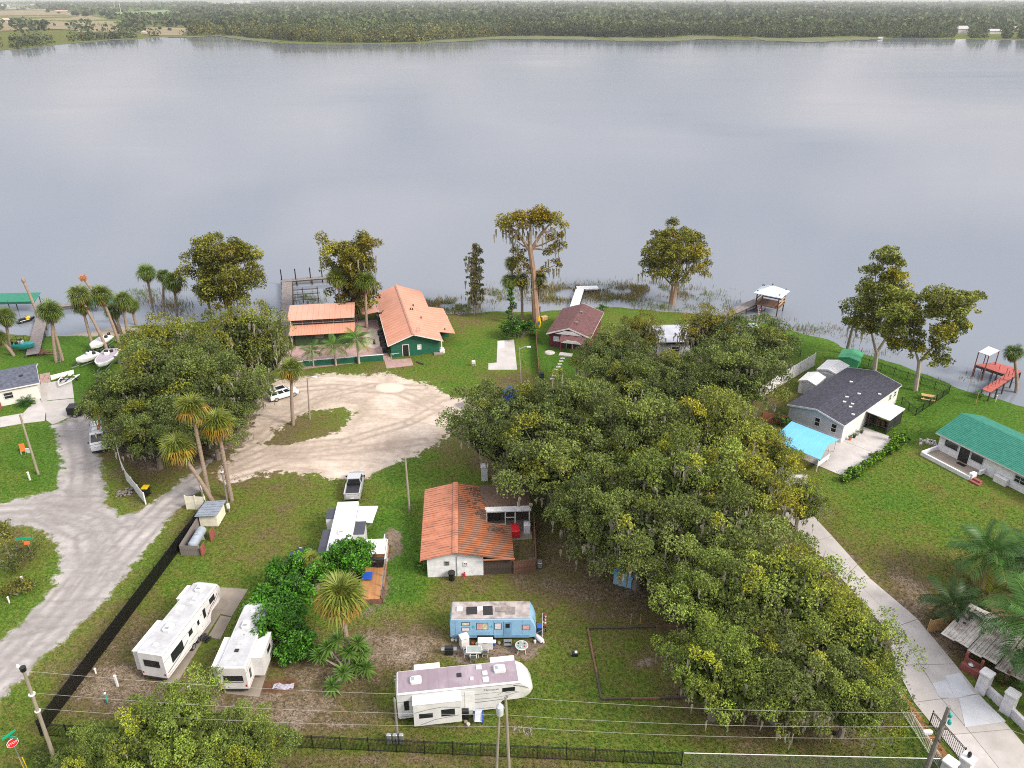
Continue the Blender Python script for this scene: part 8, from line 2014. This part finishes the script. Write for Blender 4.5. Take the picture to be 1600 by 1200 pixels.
# ------------------------------------------------------------------ signs
def blade(par, c, w_, h_, rz, txt, m='sign_green'):
    mb = MB(); mb.box(c, (w_, .03, h_), rz); a = part('sign_blade', mb, MT[m], par)
    if txt: l_ = link('lettering', text_mesh(txt, h_ * .6, 'lettering', 'plastic_white'), a, (c[0] + math.sin(rz) * .022, c[1] - math.cos(rz) * .022, c[2])); l_.rotation_euler = (math.pi / 2, 0, rz)
h = px_height((46, 1215), 1158); B = g(46, 1215)
ss = thing('stop_sign', 'red octagonal stop sign under crossed green street name blades, bottom left corner', 'sign', B)
mb = MB(); mb.tube([(0, 0, 0), (-.25, 0, h + .3)], .04, 6); part('post', mb, MT['steel'], ss)
cx_, cz_ = -.22, h - .15; rz_ = R(48)
def octo(r, y): return [(cx_ + math.cos(rz_) * r * math.cos(k * math.pi / 4 + .3927) - math.sin(rz_) * y, math.sin(rz_) * r * math.cos(k * math.pi / 4 + .3927) + math.cos(rz_) * y, cz_ + r * math.sin(k * math.pi / 4 + .3927)) for k in range(8)]
mb = MB(); mb.loft([octo(.42, -.07), octo(.42, -.04)]); part('sign_border', mb, MT['plastic_white'], ss); mb = MB(); mb.loft([octo(.385, -.08), octo(.385, -.045)]); fc = part('sign_face', mb, MT['red'], ss)
l_ = link('lettering', text_mesh('STOP', .27, 'lettering', 'plastic_white'), fc, (cx_ + math.sin(rz_) * .09, -math.cos(rz_) * .09, cz_)); l_.rotation_euler = (math.pi / 2, 0, rz_)
blade(ss, (-.25, 0, h + .45), 1.15, .2, R(-8), ''); blade(ss, (-.25, 0, h + .68), 1.0, .2, R(60), '')
for i, (x, lb) in enumerate(((39, 'left of the twin thin yellow marker posts by the stop sign'), (44, 'right of the twin thin yellow marker posts by the stop sign'))): mb = MB(); mb.tube([(0, 0, 0), (-.05, 0, 1.5)], .035, 6); single('marker_post', mb, MT['yellow'], lb, 'post', g(x, 1204))
B = g(53, 872); h = px_height((53, 872), 846); sg = thing('street_sign', 'green street name sign over a small orange sign at the road bend', 'sign', B); mb = MB(); mb.tube([(0, 0, 0), (-.2, 0, h + .2)], .035, 6); part('post', mb, MT['steel'], sg); blade(sg, (-.35, 0, h + .35), 1.7, .26, R(6), ''); mb = MB(); mb.box((-.15, -.06, h - .15), (.55, .03, .4), R(20), 0, R(10)); part('sign_panel', mb, MT['orange'], sg)
for x, y, m, hh, lb in ((184, 1072, 'plastic_white', 1.2, 'thick pale utility marker post inside the fence corner, nearest the first trailer'), (168, 1097, 'teal', 1.0, 'thin greenish marker post inside the fence corner'), (299, 1088, 'plastic_white', 1.1, 'pale utility pedestal above the corner oak'), (150, 1052, 'plastic_white', .5, 'tiny white stake on the grass inside the fence corner'), (38, 915, 'plastic_white', 1.1, 'thin pale stake on the verge beside the olive shrub'), (47, 750, 'plastic_white', 1.1, 'white mailbox post on the green verge'), (1555, 628, 'plastic_white', 1.0, 'white post on the lake lawn behind the green roofed house'), (1190, 605, 'red', .9, 'small red flag by the end of the long white fence'), (15, 942, 'plastic_white', .7, 'thin stake at the left edge below the shrubs')):
    o = thing('marker_post', lb, 'post', g(x, y)); mb = MB(); mb.rbox((0, 0, hh / 2), (.22 if m == 'plastic_white' and hh > 1.05 else .12, .16, hh), .04); part('post', mb, MT[m], o); mb = MB(); mb.rbox((0, 0, hh + .04), (.26 if hh > 1.05 else .15, .2, .1), .04); part('cap', mb, MT['plastic_white'], o)
# ------------------------------------------------------------------ small things
def bin_(label, loc, body, lid, s=1.0):
    o = thing('wheeled_bin', label, 'bin', loc); mb = MB(); mb.loft([[(-.24 * s, -.28 * s, .08), (.24 * s, -.28 * s, .08), (.24 * s, .28 * s, .08), (-.24 * s, .28 * s, .08)], [(-.3 * s, -.34 * s, 1.0 * s), (.3 * s, -.34 * s, 1.0 * s), (.3 * s, .36 * s, 1.0 * s), (-.3 * s, .36 * s, 1.0 * s)]]); part('body', mb, MT[body], o); mb = MB(); mb.rbox((0, 0, 1.05 * s), (.66 * s, .78 * s, .1), .04); part('lid', mb, MT[lid], o)
    for x in (-.26 * s, .26 * s): wheel(o, x, .3 * s, .11, .05)
    return o
bin_('black wheeled bin with a bright yellow lid beside the white panels', g(230, 774), 'black', 'yellow', 1.15); bin_('dark blue wheeled bin at the foot of the stepping stones', g(847, 592), 'navy', 'black'); bin_('blue bin behind the right end of the blue trailer', g(843, 988), 'navy', 'blue', .8)
o = thing('debris_heap', 'heap of grey rubble and branches on the grass beside the white panels', 'rubble', g(194, 772)); mb = MB()
for k in range(26): mb.box((random.gauss(0, .45), random.gauss(0, .4), random.uniform(.05, .35)), (random.uniform(.15, .5), random.uniform(.1, .25), random.uniform(.08, .2)), random.uniform(0, 3), random.uniform(-.5, .5))
w_ = part('rubble', mb, MT['grey_wood'], o); w_['kind'] = 'stuff'
o = thing('brush_pile', 'pile of brown branches and timber at the foot of the ladder palms', 'brush pile', g(72, 553)); mb = MB()
for k in range(40): a_ = random.uniform(0, 3.1); c = Vector((random.gauss(0, 1.0), random.gauss(0, .5), random.uniform(.1, .5))); d_ = Vector((math.cos(a_), math.sin(a_), random.uniform(-.2, .2))) * random.uniform(.5, 1.3); mb.tube([c - d_, c + d_], random.uniform(.03, .07), 4)
w_ = part('branches', mb, MT['brown_wood'], o); w_['kind'] = 'stuff'
o = thing('ladder', 'short grey ladder leaning at the foot of the twin palms', 'ladder', g(92, 567)); mb = MB(); mb.box((-.3, .3, .9), (.08, .08, 1.9), 0, -.3); mb.box((.3, .3, .9), (.08, .08, 1.9), 0, -.3); part('side_rail', mb, MT['grey_wood'], o)
for k in range(6): mb = MB(); mb.box((0, .05 + k * .1, .2 + k * .28), (.6, .06, .05)); part('rung', mb, MT['grey_wood'], o)
o = thing('skip', 'black metal trailer box at the end of the pale house drive', 'container', g(121, 648), R(8)); mb = MB(); mb.prism([(-1.0, -.8), (1.0, -.8), (1.0, .8), (-1.0, .8)], .35, 1.5); part('box', mb, MT['black'], o)
for y in (-.85, .85): wheel(o, 0, y, .3)
o = thing('lawn_chair', 'orange plastic chair on the green verge beside the slim pole', 'chair', g(37, 708), .5); mb = MB(); mb.rbox((0, 0, .45), (.6, .6, .1), .04); part('seat', mb, MT['orange'], o); mb = MB(); mb.box((0, .3, .85), (.6, .08, .8), 0, -.2); part('backrest', mb, MT['orange'], o); mb = MB()
for x in (-.25, .25):
    for y in (-.25, .25): mb.box((x, y, .2), (.06, .06, .4))
part('leg', mb, MT['plastic_white'], o)
o = thing('sign_board', 'small white board standing beside the orange chair', 'board', g(46, 710)); mb = MB(); mb.box((0, 0, .55), (.6, .05, .8), 0, .15); part('panel', mb, MT['plastic_white'], o); mb = MB(); mb.box((-.2, 0, .1), (.04, .04, .25)); mb.box((.2, 0, .1), (.04, .04, .25)); part('leg', mb, MT['steel'], o)
# camp in front of the blue trailer
TB = lambda x, y: g(590 + x / 5.333, 920 + y / 5.333)
def freezer(label, loc, w_, d_, h_, rz=0, tilt=0):
    o = thing('freezer', label, 'appliance', loc, rz); mb = MB(); mb.rbox((0, 0, h_ / 2), (w_, d_, h_ - .14), .04); part('body', mb, MT['plastic_white'], o); mb = MB(); mb.rbox((0, 0, h_ - .02), (w_ + .04, d_ + .04, .12), .04); part('lid', mb, MT['plastic_white'], o); mb = MB(); mb.box((0, -d_ / 2 - .03, h_ - .08), (.3, .04, .04)); part('handle', mb, MT['steel'], o)
freezer('tall white chest freezer in front of the left end of the blue trailer', TB(722, 480), .8, .7, 1.3, R(25)); freezer('wide white chest freezer below the middle of the blue trailer', TB(898, 490), 1.35, .65, .95)
def patio_chair(label, loc, rz, m='steel', grp=None):
    o = thing('patio_chair', label, 'chair', loc, rz, grp); mb = MB(); mb.rbox((0, 0, .42), (.52, .5, .06), .02); part('seat', mb, MT[m], o); mb = MB(); mb.box((0, .26, .72), (.5, .05, .6), 0, -.15); part('backrest', mb, MT[m], o)
    for x in (-.23, .23):
        for y in (-.22, .22): mb = MB(); mb.box((x, y, .2), (.035, .035, .42)); part('leg', mb, MT['plastic_white'], o)
    mb = MB()
    for x in (-.27, .27): mb.box((x, 0, .62), (.04, .5, .035))
    part('armrest', mb, MT['plastic_white'], o)
def glass_table(label, loc, w_, d_, rnd=False):
    o = thing('patio_table', label, 'table', loc); mb = MB()
    if rnd: mb.lathe((0, 0, .72), [(w_ / 2, 0), (w_ / 2, .025)], 20)
    else: mb.rbox((0, 0, .72), (w_, d_, .03), .01)
    part('tabletop', mb, M('pale green glass', (.33, .38, .35), .1), o); mb = MB()
    if rnd: mb.tube([(math.cos(a_) * w_ / 2, math.sin(a_) * w_ / 2, .73) for a_ in np.linspace(0, 6.283, 21)], .035, 5, False)
    else:
        for s in (-1, 1): mb.box((0, s * d_ / 2, .72), (w_ + .06, .06, .06)); mb.box((s * w_ / 2, 0, .72), (.06, d_, .06))
    part('rim', mb, MT['plastic_white'], o)
    for k in range(4): a_ = k * math.pi / 2 + .785; mb = MB(); mb.tube([(math.cos(a_) * w_ * .34, math.sin(a_) * (w_ if rnd else d_) * .34, .7), (math.cos(a_) * w_ * .46, math.sin(a_) * (w_ if rnd else d_) * .46, 0)], .03, 5); part('leg', mb, MT['plastic_white'], o)
    return o
glass_table('rectangular glass patio table between the two white freezers', TB(803, 555), 1.35, .85); glass_table('round glass patio table by the right end of the blue trailer', TB(1200, 520), 1.15, 1.15, True)
patio_chair('grey patio chair on the near side of the rectangular glass table', TB(800, 605), R(180), 'steel'); patio_chair('grey patio chair in front of the wide white freezer', TB(897, 560), R(180), 'steel'); patio_chair('grey patio chair at the left end of the rectangular glass table', TB(745, 560), R(90), 'steel')
for k in range(6): a_ = k * 1.05; mb = MB(); mb.lathe((0, 0, 0), [(.05, 0), (.06, .12), (.03, .16)], 7); single('potted_cup', mb, MT[['plastic_white', 'black', 'teal', 'plastic_white', 'red', 'black'][k]], ['white cup on the round glass table, at its back', 'black cup on the round glass table, at its back left', 'teal cup on the round glass table, at its left', 'white cup on the round glass table, at its near left', 'red cup on the round glass table, at its near right', 'black cup on the round glass table, at its right'][k], 'cup', TB(1200, 520) + Vector((math.cos(a_ + 1.5) * .33, math.sin(a_ + 1.5) * .33, .745)))
grill('black barrel grill standing alone left of the blue trailer camp', TB(597, 545), 0, 'black', .85)
grill('black box grill under the lilac roofed trailer', TB(720, 1075), 0, 'black', .9)
o = thing('lounge_chair', 'blue and white folding lounge chair beside the lilac roofed trailer', 'chair', TB(840, 1085)); mb = MB(); mb.plate((-.3, -.6, .38), (.3, -.6, .38), (.3, .3, .42), (-.3, .3, .42), .04); part('seat', mb, MT['grey_siding'], o); mb = MB(); mb.plate((-.3, .3, .42), (.3, .3, .42), (.3, .8, 1.0), (-.3, .8, 1.0), .04); part('backrest', mb, MT['grey_siding'], o); mb = MB()
for x in (-.38, .38): mb.box((x, 0, .5), (.08, 1.2, .08)); mb.box((x, -.5, .2), (.06, .06, .45)); mb.box((x, .4, .25), (.06, .06, .5))
part('frame', mb, MT['blue'], o)
o = thing('gas_cylinder', 'white gas cylinder lying at the right end of the blue trailer', 'gas cylinder', TB(1345, 430), R(-50)); mb = MB(); mb.tube([(-.55, 0, .25), (-.45, 0, .25), (.45, 0, .25), (.55, 0, .25)], [.1, .24, .24, .1], 12); part('vessel', mb, MT['plastic_white'], o, True); mb = MB(); mb.tube([(.55, 0, .25), (.68, 0, .25)], .1, 7); part('collar', mb, MT['plastic_white'], o)
o = thing('water_jug', 'small white jug beside the right wheel end of the blue trailer', 'jug', TB(1310, 450)); mb = MB(); mb.lathe((0, 0, 0), [(.12, 0), (.13, .3), (.05, .4)], 9); part('body', mb, MT['plastic_white'], o, True); mb = MB(); mb.lathe((0, 0, .4), [(.05, 0), (.05, .05)], 7); part('cap', mb, MT['blue'], o)
o = thing('cool_box', 'small blue cool box between the wide freezer and the trailer step', 'cool box', TB(962, 465)); mb = MB(); mb.rbox((0, 0, .2), (.5, .35, .34), .04); part('body', mb, MT['blue'], o); mb = MB(); mb.rbox((0, 0, .4), (.54, .38, .08), .02); part('lid', mb, MT['plastic_white'], o)
for x, y, m, lb in ((625, 437, 'plastic_white', 'small white pot under the left end of the blue trailer, leftmost'), (655, 435, 'plastic_white', 'small white pot under the left end of the blue trailer, nearer the freezer'), (795, 465, 'orange', 'terracotta pot between the two freezers'), (828, 470, 'plastic_white', 'white bottle between the two freezers'), (1012, 462, 'pad', 'tan box left of the trailer entry step'), (735, 1120, 'pad', 'pale stone on the grass below the box grill, left of its neighbour'), (755, 1140, 'skin_rock', 'pale stone on the grass below the box grill, right of its neighbour')):
    mb = MB(); mb.lathe((0, 0, 0), [(.12, 0), (.17, .2), (.13, .26)], 8); single('pot' if y < 900 else 'stone', mb, MT[m], lb, 'pot' if y < 900 else 'stone', TB(x, y))
MT['flag_red'] = M('flag red', (.5, .05, .06), .8); MT['flag_blue'] = M('flag blue', (.05, .07, .25), .8)
def flag(label, b, t, fl, fh):
    B = g(*b); h = px_height(b, t[1]); o = thing('flagpole', label, 'flagpole', B); mb = MB(); mb.tube([(0, 0, 0), (0, 0, h)], .035, 6); part('pole', mb, MT['plastic_white'], o)
    f_ = MB()
    def strip(z0, z1, x0=0.02, w_=fl):
        m_ = MB(); pts = [(x0 + w_ * k / 5, .06 * math.sin(k * 1.7), 0) for k in range(6)]
        for k in range(5): a, b2 = pts[k], pts[k + 1]; d_ = -.35 * fl; m_.add([(a[0], a[1], z0 + d_ * k / 5), (b2[0], b2[1], z0 + d_ * (k + 1) / 5), (b2[0], b2[1], z1 + d_ * (k + 1) / 5), (a[0], a[1], z1 + d_ * k / 5)], [(0, 1, 2, 3)])
        return m_
    cl = None
    for k in range(7):
        z1 = h - .05 - fh * k / 7; o2 = part('stripe' if cl else 'flag', strip(z1 - fh / 7, z1, .02 if k > 3 else fl * .4, fl if k > 3 else fl * .6), MT['flag_red' if k % 2 == 0 else 'plastic_white'], cl or o); cl = cl or o2
    part('canton', strip(h - .05 - fh * 4 / 7, h - .05, .02, fl * .38), MT['flag_blue'], cl)
flag('flagpole with a limp red and white striped flag beside the blue trailer', (847, 1000), (847, 958), .34, 1.3); flag('flagpole with a small striped flag on the lawn below the gazebo', (1180, 520), (1186, 480), .34, 1.5)
# other odds and ends
o = thing('generator', 'small black and white machine lying alone on the grass', 'machine', g(898, 1024)); mb = MB(); mb.rbox((0, 0, .2), (.6, .4, .35), .06); part('body', mb, MT['black'], o); mb = MB(); mb.rbox((.1, 0, .42), (.25, .25, .12), .04); part('tank', mb, MT['plastic_white'], o); mb = MB(); mb.box((-.35, 0, .3), (.04, .5, .04)); part('handle', mb, MT['steel'], o)
o = thing('tarp', 'crumpled pale lilac tarp lying on the rusty mulch bed', 'tarp', g(443, 1073)); mb = MB(); n = 8
vs = [(-.9 + 1.8 * i / n, -.3 + .6 * j / 4 + .08 * math.sin(i), .05 + .05 * math.sin(i * 2.1 + j)) for j in range(5) for i in range(n + 1)]; mb.add(vs, [(j * (n + 1) + i, j * (n + 1) + i + 1, (j + 1) * (n + 1) + i + 1, (j + 1) * (n + 1) + i) for j in range(4) for i in range(n)]); part('cloth', mb, M('lilac tarp', (.38, .36, .42), .5), o)
for x, lb in ((985, 'thin staked sapling at the back of the timber rectangle, left of the pair'), (1000, 'thin staked sapling at the back of the timber rectangle, right of the pair')):
    o = thing('sapling', lb, 'sapling', g(x, 975)); mb = MB(); mb.tube([(0, 0, 0), (.05, 0, 1.4)], .03, 5); part('trunk', mb, MT['new_wood'], o); st = bush(90 + x, [(np.array([0.05, 0, 1.3]), .22)], 'shrub_leaf', 60, (.1, .2)); c_ = link('crown', st[1], o)
shed('tool_shed', 'small light blue shed half hidden under the oaks right of the cottage', g(958, 912), R(-25), 1.9, 1.6, 1.5, 'rv_blue', 'blue_tarp', 'shed', False, .3)
mb = MB(); mb.plate((-.6, 0, .9), (.9, 0, .9), (.9, .8, 1.1), (-.6, .8, 1.1), .04); mb.box((-.5, .1, .45), (.06, .06, .9)); mb.box((.8, .1, .45), (.06, .06, .9)); mb.box((.8, .7, .5), (.06, .06, 1.0)); mb.box((-.5, .7, .5), (.06, .06, 1.0)); single('work_bench', mb, MT['brown_wood'], 'brown timber bench leaning beside the small blue shed', 'bench', g(990, 912), R(20))
dp = thing('dumpster', 'blue dumpster with a white emblem beside the back of the central grove', 'dumpster', g(797, 624), R(50)); mb = MB(); mb.loft([[(-1.0, -.8, .2), (1.0, -.8, .2), (1.0, .8, .2), (-1.0, .8, .2)], [(-1.1, -.95, 1.35), (1.1, -.95, 1.35), (1.1, .95, 1.6), (-1.1, .95, 1.6)]]); part('body', mb, MT['blue'], dp); mb = MB(); mb.plate((-1.12, -.97, 1.38), (1.12, -.97, 1.38), (1.12, .97, 1.63), (-1.12, .97, 1.63), .05); part('lid', mb, MT['navy'], dp); mb = MB(); mb.box((.1, -.93, .85), (.12, .04, .5), 0, -.13); mb.box((.1, -.935, .95), (.4, .04, .1), 0, -.13); mb.box((-.6, -.92, .8), (.3, .04, .2), 0, -.13); part('emblem', mb, MT['plastic_white'], dp)
o = thing('gas_tank', 'white upright gas tank on the sand edge right of the lot', 'tank', g(757, 630)); mb = MB(); mb.lathe((0, 0, 0), [(.3, 0), (.33, .15), (.33, 1.0), (.15, 1.15)], 12); part('vessel', mb, MT['plastic_white'], o, True); mb = MB(); mb.lathe((0, 0, 1.15), [(.15, 0), (.14, .25)], 8); part('collar', mb, MT['plastic_white'], o)
for (b, t, m, lb) in (((761, 634), (760, 604), 'black', 'short black post beside the white upright gas tank'), ((774, 634), (773, 612), 'pole_wood', 'short timber post right of the white upright gas tank')): o, T, B = pole('post', lb, b, t, .1, m, 'post')
o = thing('pump_box', 'small white pump box with pipes on the hall lawn', 'pump', g(740, 572)); mb = MB(); mb.rbox((0, 0, .7), (.6, .4, .5), .05); part('box', mb, MT['plastic_white'], o); mb = MB()
for x in (-.25, .0, .25): mb.tube([(x, 0, 0), (x, 0, .5)], .05, 6)
part('pipe', mb, MT['plastic_white'], o)
mb = MB(); mb.tube([(-.6, .5, .1), (.7, -.5, .14)], .16, 7); single('log', mb, MT['dark_wood'], 'dark log lying on the grass in front of the hall', 'log', g(656, 568))
cg = thing('trellis_cage', 'black garden cage standing on the maroon house lawn', 'cage', g(838, 498)); mb = MB(); mb.box((0, .5, 1.0), (1.5, .06, 1.9)); part('back_panel', mb, MT['black'], cg)
for k in range(5): mb = MB(); mb.box((-.7 + k * .35, 0, 1.1), (.06, .06, 2.2)); part('bar', mb, MT['rail_black'], cg)
mb = MB(); mb.box((0, 0, 2.2), (1.6, .08, .08)); mb.box((0, 0, 1.1), (1.5, .06, .06)); mb.box((0, .25, 2.22), (1.6, .6, .05)); part('rail', mb, MT['rail_black'], cg)
ky = thing('kayak', 'yellow kayak leaning upright beside the boundary fence', 'kayak', g(842, 514)); mb = MB(); mb.loft([[(w_ * math.cos(a_), .12 + w_ * .5 * math.sin(a_), z) for a_ in np.linspace(0, 6.283, 9)[:-1]] for w_, z in ((.03, .0), (.28, .5), (.33, 1.2), (.25, 2.0), (.03, 2.6))]); part('hull', mb, MT['yellow'], ky, True); mb = MB(); mb.box((0, -.08, 1.2), (.3, .06, .6)); part('cockpit', mb, MT['blue'], ky)
mb = MB(); mb.rbox((0, 0, .4), (1.2, .8, .7), .05); single('crate', mb, MT['new_wood'], 'pale timber crate at the back corner of the maroon house lawn', 'crate', g(850, 500), .5)
pt_ = thing('picnic_table', 'pale timber picnic table in the black fenced yard', 'picnic table', g(1449, 625), R(-25))
for k in range(4): mb = MB(); mb.box((0, -.33 + k * .22, .76), (1.9, .2, .05)); part('tabletop_board', mb, MT['new_wood'], pt_)
for s in (-1, 1): mb = MB(); mb.box((0, s * .85, .45), (1.9, .28, .05)); part('seat', mb, MT['new_wood'], pt_); mb = MB(); mb.box((s * .6, 0, .42), (.08, 1.8, .09)); mb.box((s * .6, .35, .38), (.08, .09, .8), 0, .35); mb.box((s * .6, -.35, .38), (.08, .09, .8), 0, -.35); part('leg', mb, MT['new_wood'], pt_)
mb = MB()
for k in range(22): mb.rbox((random.gauss(0, .6), random.gauss(0, .4), .15), (random.uniform(.2, .5), random.uniform(.2, .4), .3), .06, random.uniform(0, 3))
o = single('rubble_heap', mb, MT['skin_rock'], 'heap of pale rubble by the left corner of the green roofed house', 'rubble', g(1450, 692)); o['kind'] = 'stuff'; del o['label']; del o['category']
o = thing('garden_sapling', 'thin young tree behind the green roofed house', 'sapling', g(1524, 632)); mb = MB(); mb.tube([(0, 0, 0), (0, 0, 2.0)], .05, 5); part('trunk', mb, MT['new_wood'], o); st = bush(99, [(np.array([0, 0, 2.0]), .5), (np.array([.5, 0, 1.6]), .4)], 'ficus_leaf', 24, (.15, .3)); c_ = link('crown', st[1], o); c_.color = (1.2, .9, 1, 1)
# gate at the bottom right
MT['pillar'] = M('lilac white stucco', (.64, .63, .66), .7, bmp=.2)
gw = thing('gate_wall', 'low pale stucco wall running from the two tall gate pillars', 'wall', g(1535, 1075)); o0 = g(1535, 1075)
for a, b in (((1535, 1078), (1578, 1118)), ((1578, 1118), (1640, 1180))):
    a, b = g(*a) - o0, g(*b) - o0; mid = (a + b) / 2; mb = MB(); mb.box((mid.x, mid.y, .45), ((b - a).length, .3, .9), ang(a, b)); part('wall_panel', mb, MT['pillar'], gw)
for x, y, lb, h_ in ((1533, 1080, 'tall pale stucco gate pillar nearest the ruined hut', 2.1), (1572, 1112, 'tall pale stucco gate pillar second from the ruined hut', 2.1), (1478, 1212, 'short stucco gate pillar with a white cap, left of the pair under the dark pole', 1.5), (1505, 1206, 'short stucco gate pillar with a white cap and lantern, right of the pair under the dark pole', 1.5)):
    o = thing('gate_pillar', lb, 'pillar', g(x, y), R(35)); mb = MB(); mb.box((0, 0, h_ / 2), (.85, .85, h_)); part('shaft', mb, MT['pillar'], o); mb = MB(); mb.rbox((0, 0, h_ + .08), (1.0, 1.0, .2), .08); part('cap', mb, MT['white_paint'], o)
    if 'lantern' in lb: mb = MB(); mb.lathe((0, 0, h_ + .18), [(.1, 0), (.12, .12), (.16, .16), (.14, .45), (.03, .6)], 8); part('lantern', mb, MT['black'], o)
MT['picket_white'] = M('weathered white picket', (.62, .60, .52), .6)
metal_fence('picket_railing', 'pale metal picket railing along the left side of the lower driveway', g(1400, 1100), g(1475, 1215), 1.3, 2.3, 'picket_white', .16, .022)
metal_fence('gate', 'black metal gate leaf standing open on the lower driveway', g(1452, 1132), g(1502, 1190), 1.5, 4.0, 'rail_black', .17, .02, True, 'gate')
mb = MB(); pl = gs([(1402, 1085), (1412, 1082), (1500, 1205), (1484, 1210)]); mb.prism([(v.x, v.y) for v in pl], -.1, .02); struct('mulch_strip', mb.mesh('mulch_strip', M('orange mulch', (.26, .12, .04), .95, var=.4, scale=3)))
print('objects', len(bpy.data.objects), 'tris', sum(sum(len(p.vertices) - 2 for p in me.polygons) if len(me.polygons) < 3000 else len(me.polygons) * 2 for me in bpy.data.meshes))
